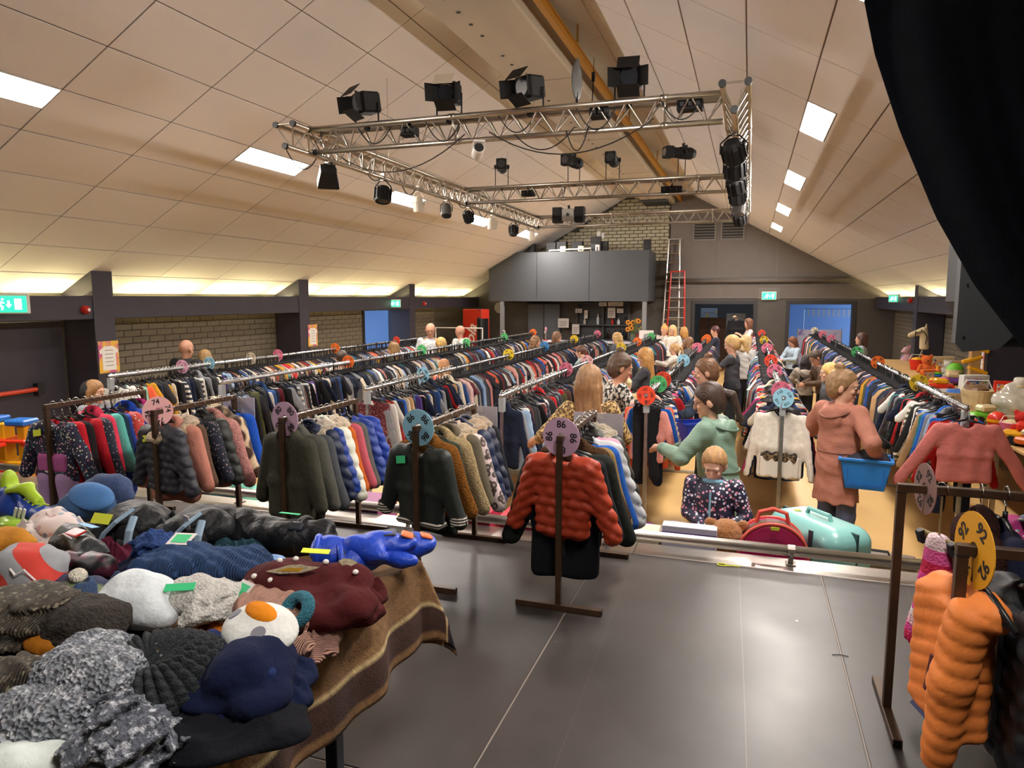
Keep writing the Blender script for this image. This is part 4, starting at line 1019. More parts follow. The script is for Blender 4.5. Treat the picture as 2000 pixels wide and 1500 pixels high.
fill(XR[1], *YR[1], 'the rack with the 74 disc', [
    ('puffer', M_quilt, 'charcoal', '#33343c', dict(ribbon=True, ptag=M_label, rz=-12, sc=.98)), ('parka', M_cloth, 'dusky rose', '#b77a6a', dict(fur='#b59a78')), ('jacket', M_cloth, 'brown', '#5a4436', {}), ('jacket', M_dotc, 'navy spotted', '#1b1f30', {}), ('puffer_hood', M_quilt, 'dark grey', '#2b2d2c', {}), ('plush', M_plush, 'dusty pink', '#c58d86', dict(sc=1.1)), ('plush', M_leobig, 'leopard-patterned', '#cdb896', {}), ('jacket', M_cloth, 'bright blue', '#1d4fae', {})])
fill(XR[2], *YR[2], 'the rack with the 80 disc', [
    ('parka', M_cloth, 'olive', '#3b3a30', dict(rz=-14, sc=1.0)), ('parka', M_cloth, 'grey-green', '#4c4c46', {}), ('jacket', M_cloth, 'slate grey', '#43464a', {}), ('puffer_hood', M_quilt, 'navy', '#15203c', dict(fur='#a08f76')), ('puffer', M_quilt, 'royal blue', '#173684', {}), ('puffer_hood', M_quilt, 'cream', '#cfd0c0', dict(fur='#c0ab8a')), ('jacket', M_cloth, 'rust orange', '#b0561c', {}), ('jacket', M_cloth, 'rose pink', '#b0525e', {}), ('jacket', M_cloth, 'grey', '#55544f', {}), ('puffer', M_quilt, 'denim blue', '#243c86', {}), ('puffer', M_quilt, 'cobalt blue', '#1c3a94', {})])
fill(XR[3], *YR[3], 'the rack with the blue 86 disc', [
    ('jacket', M_quilt, 'black', '#1d2220', dict(ptag=M_labelg, rz=-14, sc=1.02, d='quilted bomber with striped cuffs', cuffs=True)), ('plush', M_plush, 'ginger brown', '#7d4f1e', {}), ('long', M_cloth, 'bottle green', '#26332a', dict(sc=.95)), ('plush', M_plush, 'sand beige', '#a08c68', {}), ('parka', M_cloth, 'taupe', '#5e5646', dict(fur='#a48c66')), ('plush', M_leo, 'pale pink leopard', '#c9b4b2', dict(sc=1.12)), ('puffer_hood', M_quilt, 'navy', '#1a2440', dict(fur='#9a7e58')), ('puffer_hood', M_quilt, 'midnight blue', '#141b30', dict(fur='#8c765a')), ('jacket', M_cloth, 'black', '#191a1e', {})])
fill(XR[4], *YR[4], 'the rack with the pink 86 disc', [
    ('puffer', M_quilt, 'rust red', '#9c3419', dict(rz=-9, sc=1.0)), ('long', M_cloth, 'black', '#14161b', dict(sc=1.12, rz=4)), ('jacket', M_cloth, 'black-green', '#191d1a', dict(rz=14, sc=1.2)), ('plush', M_plush, 'dark brown', '#4a3320', {}), ('jacket', M_cloth, 'mustard brown', '#7a6238', {}), ('jacket', M_cloth, 'royal blue', '#1a4c98', dict(sc=1.12)), ('puffer', M_quilt, 'pale grey', '#a7a9ac', dict(sc=1.15)), ('jacket', M_cloth, 'pink', '#c98a9c', {}), ('puffer_hood', M_quilt, 'dark olive', '#2e302a', dict(fur='#8a7c62', sc=1.12)), ('jacket', M_cloth, 'black and yellow', '#1c1d20', {})])
for x, (a, b), (cn, num), st, lb in ((XR[1], YR[1], ('salmon', '74'), 100, 'pinkish white size disc reading 74 on a brown stage rack'), (XR[2], YR[2], ('lilac', '80'), 45, 'lilac size disc reading 80 on a brown stage rack'), (XR[3], YR[3], ('lightblue', '86'), 45, 'sky blue size disc reading 86 on a brown stage rack'), (XR[4], YR[4], ('lilac', '86'), 90, 'pink size disc reading 86 on a brown stage rack')):
    size_disc(cn, num, (x, a+.03, RZS-.012), R(-8 if num != '74' else 66), lb, .098 if num != '74' else .09, start=st)
# ---- three racks at the right, their rails running across
XE = [.545, .575, .60]; YE = [2.79, 2.14, 1.60]
for i, lb in enumerate(('brown square-tube clothes rack at the right, with the pink knitted dress', 'brown square-tube clothes rack at the right, with the orange jacket', 'brown square-tube clothes rack nearest the camera at the right edge')):
    brown_rack(XE[i], YE[i], YE[i]+1.0, lb, 'x')
def rfill(i, rack, items):
    x = .05
    for n, it in enumerate(items):
        kind, m, cn, col = it[:4]; kw = dict(it[4]) if len(it) > 4 else {}
        x += kw.pop('gap', .075)
        jacket(kind, m, cn, col, (XE[i]+x, YE[i], RZS-.016), R(-90+kw.pop('rz', random.uniform(-6, 6))), f'{cn} {kw.pop("d", {"puffer": "quilted jacket", "parka": "hooded parka", "jacket": "jacket", "plush": "plush jacket", "long": "coat"}.get(kind, "jacket"))} on {rack}', kw.pop('sc', 1.1), **kw)
rfill(0, 'the right rack behind the 92 disc', [('plush', M_plush, 'dark brown fluffy', '#3a2320', dict(gap=.2, sc=1.15)), ('jacket', M_cloth, 'navy', '#1c2038', {}), ('jacket', M_print, 'magenta', '#a3266e', {}), ('puffer_hood', M_quilt, 'denim blue', '#35436a', {}), ('jacket', M_cloth, 'wine red', '#5c1630', {})])
rfill(1, 'the right rack with the 92 disc', [('orange', M_quilt, 'bright orange', '#f08a42', dict(gap=-.012, sc=1.06, rz=16, d='quilted jacket')), ('puffer', M_quilt, 'black', '#1d2026', dict(gap=.13, sc=1.2, rz=2)), ('jacket', M_cloth, 'dark grey', '#33363c', dict(gap=.1, sc=1.25)), ('parka', M_cloth, 'pale grey', '#9a9ea8', dict(gap=.1, sc=1.2)), ('jacket', M_cloth, 'black', '#15151a', dict(gap=.1, sc=1.2))])
rfill(2, 'the rack at the right picture edge', [('jacket', M_cloth, 'navy with orange band', '#232b4a', dict(gap=.10, sc=1.25, d='jacket')), ('jacket', M_cloth, 'deep orange', '#cf4e1e', dict(gap=.1, sc=1.2))])
size_disc('brown', '92', (XE[0]+.075, YE[0], RZS-.012), R(-80), 'brownish pink size disc reading 92 on the far right-hand rack', .092, start=60)
size_disc('amber', '92', (XE[1]+.028, YE[1], RZS-.014), R(-79), 'amber yellow size disc reading 92 above the orange jacket', .105, start=60)
# white and red bands on the black puffer sleeve, navy hem of the orange one
blk = [o for o in COL.objects if o.get('label') == 'black quilted jacket on the right rack with the 92 disc'][0]
for zc, m in ((-.27, M_white), (-.315, mat('crimson_band', '#96203a', .6))):
    put('sleeve_band', MB().tube([(-.20-(zc+.27)*-.42*0-.0, 0, zc), (-.216, 0, zc-.04)], .058, 12), m, blk)
org = [o for o in COL.objects if o.get('label', '').startswith('bright orange quilted')][0]
put('hem_band', MB().box((-.19, -.045, -.532), (-.0, .045, -.515), .012), mat('navy_hem', '#2a3566', .7), org)
put('pocket_zip', MB().obox((-.09, -.047, -.38), (.008, .006, .06), rotm(0, 12, 0), .003), mat('zip_maroon', '#5a2430', .6), org)
# knitted dress on its wooden clip hanger
p = (XE[0]+.13, YE[0], RZS-.016)
t = thing('knitted_dress', 'pink, white and red crocheted child dress on a wooden clip hanger', 'dress', p, R(-62))
f = Field((-.17, -.12, -.62), (.17, .12, -.16), .009)
f.cap((0, 0, -.2), (0, 0, -.34), .05, .065, k=.02, fy=1.5).cap((0, 0, -.34), (0, 0, -.55), .055, .10, k=.03, fy=1.35)
f.cut_half((0, 0, -1), .575)
f.warp(lambda X, Y, Z: .006*np.sin(np.arctan2(Y, X)*14)*np.clip((-Z-.3)*5, 0, 1)+.002*np.sin(Z*300))
def dmat():
    m = bpy.data.materials.new('crochet'); m.use_nodes = True; t_ = NT(m); b = t_.n['Principled BSDF']; b.inputs['Roughness'].default_value = .9
    tc = t_.new('ShaderNodeTexCoord'); s = t_.new('ShaderNodeSeparateXYZ'); t_.link(tc.outputs['Object'], s.inputs[0])
    mr = t_.new('ShaderNodeMapRange'); t_.link(s.outputs['Z'], mr.inputs[0]); mr.inputs[1].default_value = -.575; mr.inputs[2].default_value = -.18
    cr = t_.new('ShaderNodeValToRGB'); cr.color_ramp.interpolation = 'CONSTANT'; t_.link(mr.outputs[0], cr.inputs[0])
    L = [(0, '#d8205a'), (.1, '#e2489a'), (.17, '#e8b8c0'), (.25, '#e8e0de'), (.31, '#e2489a'), (.42, '#e8e0de'), (.5, '#e8409a'), (.68, '#d01c50'), (.8, '#e55aa0'), (.92, '#ecd0d6')]
    for i, (q, c) in enumerate(L):
        e = cr.color_ramp.elements[i] if i < 2 else cr.color_ramp.elements.new(q); e.position = q; e.color = c4(c)
    t_.link(cr.outputs[0], b.inputs['Base Color'])
    w = t_.new('ShaderNodeTexVoronoi', Scale=120.); t_.link(tc.outputs['Object'], w.inputs['Vector']); bp = t_.new('ShaderNodeBump', Strength=.6, Distance=.01); t_.link(w.outputs['Distance'], bp.inputs['Height']); t_.link(bp.outputs[0], b.inputs['Normal'])
    return m
link('dress', f.mesh('dress', dmat()), None, t)
put('wooden_hanger', MB().box((-.1, -.008, -.19), (.1, .008, -.165), .004).tube([(0, 0, -.17), (0, 0, -.02)], .004, 6), mat('hanger_wood', '#8a7648', .5), t)
for s in (-1, 1): put('clip', MB().obox((s*.075, -.008, -.19), (.014, .012, .025), rotm(20, 0, 0), .003), M_black, t)
link('hook', HOOK, None, t)
# ---- stage edge guard rail
gr = thing('guard_rail', 'low silver tube rail along the front edge of the stage', 'rail', (0, 4.26, STG))
put('tube', MB().tube([(WL+.02, 0, .085), (WR-.02, 0, .085)], .031, 14), M_alu, gr, smooth=True)
for x in (-6.4, -5.0, -3.62, -2.2, -.8, .285, 1.7, 3.1):
    put('bracket', MB().box((x-.028, -.035, .004), (x+.028, .035, .012), .002).box((x-.014, -.012, .012), (x+.014, .012, .06), .002).lathe([(.036, -.02), (.036, .02)], 12, c=(x, 0, .085), axis='x'), mat('bracket_grey', '#8a8078', .4, .8), gr)
    put('bolt', MB().lathe([(.009, -.045), (.009, -.035)], 8, c=(x, 0, .07), axis='y'), M_steel, gr)

# printed sheets on the far posts of the racks
for x, (a, b), w, lb in ((XR[4], YR[4], .30, 'white sign sheet on the far post of the rack with the pink 86 disc'), (XR[3], YR[3], .26, 'white sign sheet on the far post of the rack with the blue 86 disc'), (XR[1], YR[1], .26, 'white sign sheet on the far post of the rack with the 74 disc')):
    t = thing('sign_sheet', lb, 'sign', (x+.02, b+.022, RZS-.09), group='sign sheets on the rack ends'); put('sheet', MB().box((-w/2, 0, -.16), (w/2, .003, .075)), mat('sheet_back', '#c4bfcb', .6), t); put('tape', MB().box((-.03, -.002, .04), (.03, 0, .07)), M_paper, t)

# pink dungaree front of the flowered snowsuit
sn = [o for o in COL.objects if o.get('label', '').startswith('navy and pink flowered')][0]
for nm, zt_, zb_, m in (('bib', -.30, -.43, mat('bib_pink', '#a8508a', .8)), ('dungaree_leg', -.43, -.72, mat('leg_lilac', '#a584ac', .8))):
    f = Field((-.2, -.12, zb_-.06), (.2, .12, zt_+.06), .0105)
    if nm == 'bib': f.box((0, -.012, (zt_+zb_)/2), (.12, .042, (zt_-zb_)/2), .03)
    else:
        for s_ in (-1, 1): f.cap((s_*.07, -.006, -.47), (s_*.085, -.006, -.70), .078, .064, k=.015, fy=1.35)
    f.warp(lambda X, Y, Z: .004*vnoise(X, Y, Z, 30, 4)); link(nm, f.mesh(nm, m), None, sn)
# ================================================================== table of hats and gloves
TT = 1.5; TX0, TX1, TY0, TY1 = -2.5, -.95, .2, 1.86
tb = thing('folding_table', 'long dark-legged table under a brown checked blanket', 'table', (-1.7, 1.0, STG))
put('tabletop', MB().box((TX0+1.7, TY0-1.0, TT-STG-.035), (TX1+1.7-.012, TY1-1.0-.012, TT-STG-.006), .004), mat('table_wood', '#6b5844', .5), tb)
M_leg = mat('leg_blue', '#1e2530', .4, .3)
for x, y in ((-1.04, 1.55), (-1.04, .4), (-2.4, 1.55), (-2.4, .4)): put('leg', MB().box((x+1.7-.019, y-1.0-.019, 0), (x+1.7+.019, y-1.0+.019, TT-STG-.036), .003), M_leg, tb)
put('apron', MB().box((-.68, -.62, TT-STG-.09), (.67, -.60, TT-STG-.036)).box((-.68, .54, TT-STG-.09), (.67, .56, TT-STG-.036)).box((.65, -.6, TT-STG-.09), (.67, .54, TT-STG-.036)), M_leg, tb)
def blanket():
    du, dv = .012, .012; U = np.arange(TX0, TX1+.275, du); Vv = np.arange(TY0, TY1+.30, dv)
    u, v = np.meshgrid(U, Vv, indexing='ij')
    eu = np.maximum(u-TX1, 0); ev = np.maximum(v-TY1, 0)
    x = np.minimum(u, TX1).copy(); y = np.minimum(v, TY1).copy(); z = np.full_like(x, TT+.002)
    m = np.minimum(eu, ev)
    drop = np.sqrt(eu**2+ev**2-m**2*.4)
    z -= np.maximum(drop-.012, 0)
    fold = .016*np.sin(y*13+.7)*np.clip(eu*6, 0, 1)+.010*np.sin(y*29)*np.clip(eu*5, 0, 1)
    x += np.clip(eu, 0, .015)+fold*(ev < .01)+.22*m+.02*np.clip(eu*5, 0, 1)
    fold2 = .018*np.sin(x*15)*np.clip(ev*6, 0, 1)
    y += np.clip(ev, 0, .015)+fold2*(eu < .01)+.30*m+.02*np.clip(ev*5, 0, 1)
    z += .004*np.sin(x*9+y*7)*(eu+ev < .001)*np.clip((TX1-x)*20, 0, 1)*np.clip((TY1-y)*20, 0, 1)
    # woven stripes, measured from the cloth's own edges
    base = np.array(srgb('#7a5a38')); dark = np.array(srgb('#3c241c')); pale = np.array(srgb('#c3ab7c')); navy = np.array(srgb('#2a2430'))
    C = np.tile(base, (*u.shape, 1))
    eb = TX1+.275-u; fb = TY1+.30-v
    for d in (eb, fb):
        C[(d < .115) & (d > .035)] = dark; C[(d < .13) & (d >= .115)] = pale
    C[(fb < .10) & (fb > .05) & (eb < .3)] = navy
    for yy in (.55, 1.12, 1.40): 
        k = np.abs(v-yy) < .05; C[k] = C[k]*.72
    C *= (1+.10*RNG.standard_normal(u.shape))[..., None]
    n0, n1 = u.shape; idx = np.arange(n0*n1).reshape(n0, n1)
    F = np.stack([idx[:-1, :-1], idx[1:, :-1], idx[1:, 1:], idx[:-1, 1:]], -1).reshape(-1, 4)
    me = mesh_from('blanket', np.stack([x, y, z], -1).reshape(-1, 3), F, True, np.concatenate([np.clip(C, 0, 1), np.ones((*u.shape, 1))], -1).reshape(-1, 4))
    me.materials.append(mat('blanket_wool', attr='Col', rough=1., bump=('noise', 200, .3), noise=(50, .15)))
    o = link('blanket', me); so = o.modifiers.new('thickness', 'SOLIDIFY'); so.thickness = .004; so.offset = 1
    return tag(o, 'brown woollen blanket with dark and beige stripes draped over the hat table', 'blanket')
blanket()
def knit(name, color, sc=150, st=.8, n=.25, c2=None, thr=.5): return mat(name, color, .95, noise=(sc*.5, n), bump=('voronoi', sc, st), pattern=('blotch', 45, c2, thr) if c2 else None, coord='Object')
def fleece(name, color, n=.08): return mat(name, color, .95, noise=(40, n), bump=('noise', 24, .55), spec=.15)
def soft(name, label, cat, px, py, h, size, build, m, vox=.006, rz=0., group='hats and gloves heaped on the table', zb=0., color=None, crease=1.):
    """a soft thing lying on the table (or on the heap, zb above the table) with its centre at the given sight line"""
    P = at_z(px, py, TT+.006+zb+h/2)
    f = Field((-size[0], -size[1], -h), (size[0], size[1], h), vox); build(f)
    if crease:
        sd = (px*7+py*3) % 17
        f.warp(lambda X, Y, Z: crease*(.008*(1-2*np.abs(vnoise(X+.3*Z, Y, Z*.6, 22, sd)))+.004*(1-2*np.abs(vnoise(X+.02*np.sin(Y*30), Y-.2*Z, Z, 46, sd+3)))-.003))
    o = link(name, f.mesh(name, m), None, None, P, (0, 0, R(rz))); o.scale = (1.3, 1.3, 1.15); tag(o, label, cat, group); return o
def lump(f, c, r, rz=0, k=.02): f.ell(c, r, rotm(0, 0, rz), k=k)
def on(o, name, me_or_mb, m, loc, rot=(0, 0, 0), smooth=False): return put(name, me_or_mb, m, o, loc, [R(a) for a in rot], smooth)
def paper_tag(o, m, loc, rot, w=.03, h=.02, white=True):
    if white: put('tag_paper', MB().box((-w*1.45, -h*1.5, -.001), (w*1.45, h*1.5, .0)), M_paper, o, loc, [R(a) for a in rot])
    q = put('tag', MB().box((-w, -h, .0005), (w, h, .0015)), m, o, loc, [R(a) for a in rot]); return q
CH = .055
# chunky charcoal beret
def ribbed_cap(Rr, Hh, nr, nb, amp):
    n, m_ = 360, 90; V = []
    for j in range(m_):
        t = j/(m_-1)
        r = Rr*(math.sin(min(t*1.25, 1.)*math.pi/2) if t < .8 else 1-.9*(t-.8)); z = Hh*(.62+.38*math.cos(t*math.pi*1.0)) if t < .8 else Hh*.18*(1-(t-.8)/.2)
        z -= .30*Hh*math.exp(-(t/.16)**2)
        for i in range(n):
            ph = 2*math.pi*i/n; par = math.floor(ph*nr/(2*math.pi)) % 2
            rib = abs(math.sin(nr*ph/2))**.6; bead = .55+.45*abs(math.sin(nb*t*math.pi+par*math.pi/2))
            d = amp*rib*bead*min(1, t*4); w_ = 1+.06*math.sin(3*ph+1)
            V.append(((r*w_+d*.8)*math.cos(ph), (r*w_+d*.8)*math.sin(ph)*.92, z+d*(.9 if t < .8 else .2)+.008*math.sin(2*ph)*t))
    F = [(j*n+i, (j+1)*n+i, (j+1)*n+(i+1) % n, j*n+(i+1) % n) for j in range(m_-1) for i in range(n)]
    return mesh_from('knitted_beret', V, F, True)
bm_ = ribbed_cap(.135, .105, 30, 9, .016); bm_.materials.append(mat('charcoal_yarn', '#2b3034', .95, noise=(120, .35), bump=('noise', 260, .7)))
P = at_z(305, 1315, TT+.06)
o = link('knitted_beret', bm_, None, None, (P[0], P[1], TT+.012), (R(8), R(-6), R(20))); tag(o, 'chunky charcoal ribbed knitted beret with glitter specks, at the front of the table', 'hat', 'hats and gloves heaped on the table')
glit = MB().obox((0, 0, 0), (.0022, .0015, .0015)).mesh('sequin'); glit.materials.append(mat('sequin', '#e8f0ff', .1, 1., emit=('#ffffff', .0)))
for i in range(14):
    a, r_ = random.uniform(0, 6.28), random.uniform(.02, .11); link('sequin', glit, None, o, (r_*math.cos(a), r_*math.sin(a), .108-.04*(r_/.11)**2), (0, random.uniform(-.5, .5), a))
# pale grey chunky hat with pompom
yarn = lambda X, Y, Z, s=1.: .004*vnoise(X, Y, Z, 200*s, 3)+.0025*np.sin(X*260*s+Y*120*s)
M_yg = mat('grey_yarn', '#7d838c', .95, noise=(70, .3), bump=('voronoi', 150, 1.), pattern=('blotch', 60, '#b9bdc4', .55))
soft('knitted_hat', 'pale grey mottled chunky knitted hat lying behind its turned-up brim', 'hat', 172, 1322, .11, (.17, .13), lambda f: (f.ell((0, 0, 0), (.115, .075, .05), rotm(0, 0, -12)), f.ell((-.05, .04, -.01), (.06, .05, .045)), f.warp(yarn)), M_yg, .0045, rz=-15, zb=.012)
soft('knitted_scarf', 'pale grey mottled knitted scarf rolled up in the front corner', 'scarf', 92, 1400, .10, (.14, .12), lambda f: (f.ell((0, 0, 0), (.078, .066, .048)), f.torus((0, -.02, -.025), .085, .026), f.warp(yarn)), M_yg, .0045, zb=.005)
soft('pompom_hat', 'grey flecked pompom of a knitted hat at the front table edge', 'hat', 240, 1455, .09, (.1, .1), lambda f: (f.ell((0, 0, 0), .06), f.warp(lambda X, Y, Z: .013*vnoise(X, Y, Z, 150, 2)+.009*vnoise(X, Y, Z, 300, 5))), mat('grey_pom', '#5c616c', 1., noise=(120, .6), bump=('noise', 200, .9), pattern=('blotch', 90, '#b8bcc4', .58)), .0038)
soft('knitted_hat', 'dark flecked knitted hat in the lower left corner of the heap', 'hat', 20, 1420, .08, (.11, .1), lambda f: (f.ell((0, 0, 0), (.07, .06, .04)), f.warp(yarn)), mat('dark_yarn', '#2d3238', .95, noise=(90, .5), bump=('noise', 180, .6)), .005)
soft('white_smooth_hat', 'white smooth cap edge at the very front of the heap', 'hat', 18, 1490, .07, (.1, .09), lambda f: (f.ell((0, 0, 0), (.07, .05, .03)),), fleece('white_smooth', '#cfd8d4'), .006)
# brown metallic knits
M_yb = mat('brown_yarn', '#4d453a', .8, noise=(80, .5), bump=('wave', 70, .8), pattern=('blotch', 110, '#8f8672', .6))
def b_brown(f):
    f.ell((0, 0, 0), (.095, .08, .06)); f.cut_ell((-.03, -.09, -.01), (.06, .05, .035), k=.02)
    f.warp(lambda X, Y, Z: .006*np.sin(Z*170+4*np.sin(X*20))+.003*vnoise(X, Y, Z, 200, 4))
soft('knitted_hat', 'brown and gold marled knitted hat with a rolled edge at the left', 'hat', 55, 1205, .12, (.13, .12), b_brown, M_yb, .005, zb=.02)
soft('knitted_headband', 'brown green marled knitted headband below the brown hat', 'headband', 32, 1320, .07, (.12, .09), lambda f: (f.ell((0, 0, 0), (.07, .045, .032)), f.warp(lambda X, Y, Z: .004*np.sin(Y*240+3*np.sin(X*30)))), M_yb, .005, zb=.03)
soft('mustard_mitten', 'mustard orange mitten poking out under the brown knitted hat', 'mitten', 105, 1258, .05, (.08, .06), lambda f: (f.ell((0, 0, 0), (.05, .025, .02)),), fleece('mustard_fleece', '#a8691c'), .006, rz=20, zb=.03)
# dark trapper hat
o = soft('trapper_hat', 'dark brown hat with fuzzy top and silver embroidery', 'hat', 178, 1212, .11, (.11, .11), lambda f: (f.ell((0, 0, 0), (.07, .07, .05)), f.warp(lambda X, Y, Z: .003*vnoise(X, Y, Z, 180, 2))), mat('dark_fuzzy', '#2e2823', .95, noise=(90, .4), bump=('noise', 160, .8)), .006, zb=.02)
on(o, 'embroidery', MB().obox((0, 0, 0), (.018, .002, .003), rotm(0, -15, 0)).obox((.004, 0, .007), (.014, .002, .002), rotm(0, -20, 0)), mat('silver_thread', '#c9ccd4', .3, .8), (.015, -.066, -.005), (25, 0, 10))
# white hats
soft('fleece_hat', 'plain white fleece hat in the middle of the heap', 'hat', 265, 1168, .10, (.11, .1), lambda f: (f.ell((0, 0, 0), (.072, .065, .05)), f.ell((.05, -.01, -.02), (.05, .04, .03)), f.warp(lambda X, Y, Z: .003*vnoise(X, Y, Z, 40, 2))), fleece('white_fleece', '#cfd6da'), .0055, zb=.035)
o = soft('furry_white_hat', 'white hat with fluffy brim and a green price label', 'hat', 388, 1168, .08, (.13, .1), lambda f: (f.ell((-.02, 0, 0), (.075, .05, .034), rotm(0, 0, 20)), f.cap((.045, -.04, -.01), (.06, .045, -.005), .024, .024), f.warp(lambda X, Y, Z: (X > .02)*(.006*vnoise(X, Y, Z, 160, 2)+.004*vnoise(X, Y, Z, 320, 5)))), mat('white_fluff', '#c8c6c0', 1., noise=(90, .15), bump=('noise', 170, .8)), .0045, rz=-8, zb=.04)
paper_tag(o, M_labelg, (-.01, -.03, .034), (28, 0, 35), .026, .009, False)
# penguin hat
M_nf = fleece('navy_fleece', '#131a36')
o = soft('penguin_hat', 'navy fleece hat with white face panel, orange beak and grey eyes', 'hat', 500, 1290, .12, (.15, .15), lambda f: (f.ell((0, -.01, -.01), (.075, .085, .05)), f.ell((.045, -.05, -.02), (.05, .045, .035)), f.ell((-.03, -.07, -.03), (.05, .045, .03)), f.warp(lambda X, Y, Z: .005*vnoise(X, Y, Z, 38, 6))), M_nf, .006, zb=.01)
def curved(fn, nu=16, nv=10):
    V = [fn(i/(nu-1), j/(nv-1)) for i in range(nu) for j in range(nv)]; F = [(i*nv+j, (i+1)*nv+j, (i+1)*nv+j+1, i*nv+j+1) for i in range(nu-1) for j in range(nv-1)]
    return V, F
def dome(c, r, a0, a1, e0, e1, off):
    """patch on an ellipsoid"""
    def fn(s, t):
        a, e = R(a0+(a1-a0)*s), R(e0+(e1-e0)*t)
        return (c[0]+(r[0]+off)*math.cos(e)*math.cos(a), c[1]+(r[1]+off)*math.cos(e)*math.sin(a), c[2]+(r[2]+off)*math.sin(e))
    return fn
f = Field((-.15, -.12, -.05), (.15, .12, .06), .005); f.ell((0, 0, 0), (.085, .055, .03)); f.warp(lambda X, Y, Z: .002*vnoise(X, Y, Z, 40, 1))
pw = link('face_panel', f.mesh('face_panel', fleece('white_face', '#d2d4d0')), None, o, (-.035, .055, .022), (R(14), 0, R(-28)))
f = Field((-.07, -.05, -.04), (.07, .05, .04), .005); f.ell((0, 0, 0), (.045, .02, .014)); link('beak', f.mesh('beak', fleece('orange_felt', '#d07d14')), None, pw, (-.005, .012, .026))
for s in (-1, 1): put('eye', MB().lathe([(.012, 0), (.012, .003)], 14), mat('grey_felt', '#7c7c86', .9), pw, (s*.045, -.016, .0235), (R(14), R(s*18), 0))
f = Field((-.15, -.1, -.05), (.15, .1, .05), .005); f.cap((-.085, -.045, 0), (.095, -.03, 0), .014, .014); link('binding', f.mesh('binding', fleece('navy_bind', '#202c58')), None, o, (-.02, .035, .01), (R(8), 0, R(-28)))
# peach knitted hat with teal ear
M_pk = mat('peach_yarn', '#d3a08c', .95, noise=(60, .12), bump=('wave', 80, .9))
o = soft('peach_knitted_hat', 'peach cable-knit hat with a teal ring ear and green label', 'hat', 545, 1195, .10, (.16, .13), lambda f: (f.ell((-.01, 0, 0), (.10, .06, .042), rotm(0, 0, -32)), f.ell((.07, -.07, -.02), (.055, .035, .022), rotm(0, 0, 15)), f.ell((-.08, .05, .005), (.04, .03, .025)), f.warp(lambda X, Y, Z: .003*np.sin((X*.8+Y*.5)*230))), M_pk, .005, zb=.012)
f = Field((-.05, -.05, -.03), (.05, .05, .03), .004); f.torus((0, 0, 0), .026, .0115); link('ear', f.mesh('ear', knit('teal_yarn', '#2c6a7c', 300, .5)), None, o, (.062, -.032, .03), (R(50), R(-25), 0))
paper_tag(o, M_labelg, (-.085, .005, .03), (40, 0, -20), .014, .014)
# burgundy fleece hood with pearls
M_bg = fleece('burgundy_fleece', '#4a1b1d')
o = soft('burgundy_fleece_scarf', 'burgundy fleece shawl with pearl beads and a glittery bird', 'scarf', 612, 1145, .12, (.19, .15), lambda f: (f.ell((-.02, .01, 0), (.13, .07, .05), rotm(0, 0, 8)), f.ell((.06, -.05, -.015), (.085, .06, .045), rotm(0, 0, 30)), f.ell((-.12, .02, -.01), (.05, .04, .03)), f.cut_ell((.085, -.075, .03), (.035, .03, .02), k=.02), f.warp(lambda X, Y, Z: .007*vnoise(X, Y, Z, 34, 9))), M_bg, .006, zb=.015)
pearl = MB().lathe([(.001, -.006), (.0045, -.004), (.0062, 0), (.0045, .004), (.001, .006)], 10).mesh('pearl', True); pearl.materials.append(mat('pearl', '#e6e2da', .2, coat=.6))
for x, y, z in ((-.1, -.045, .028), (-.075, -.0, .048), (-.045, .01, .052), (.02, .015, .052), (.085, .015, .038), (.08, .045, .03), (-.055, -.055, .03)): link('pearl', pearl, None, o, (x, y, z))
on(o, 'glitter_bird', MB().prism([(-.05, -.008), (-.02, -.012), (.02, -.006), (.04, .004), (.05, .012), (.03, .012), (.012, .016), (-.012, .012), (-.03, .002)], 0, .002, 'z'), mat('glitter', '#c8c0a8', .25, .7, noise=(200, .5)), (-.02, -.035, .048), (25, 0, 10))
on(o, 'glitter_bird_breast', MB().prism([(-.03, -.006), (.015, -.004), (.02, .006), (-.01, .004)], .002, .003, 'z'), mat('glitter_gold', '#c79a30', .25, .7), (-.02, -.035, .048), (25, 0, 10))
on(o, 'glitter_star', MB().prism([(-.018, -.004), (-.002, -.014), (.014, -.006), (.018, .008), (0, .012), (-.014, .008)], 0, .002, 'z'), MATS['glitter'], (.055, .035, .046), (15, 10, 0))
paper_tag(o, M_label, (-.03, .055, .053), (10, 5, 20), .028, .009, False)
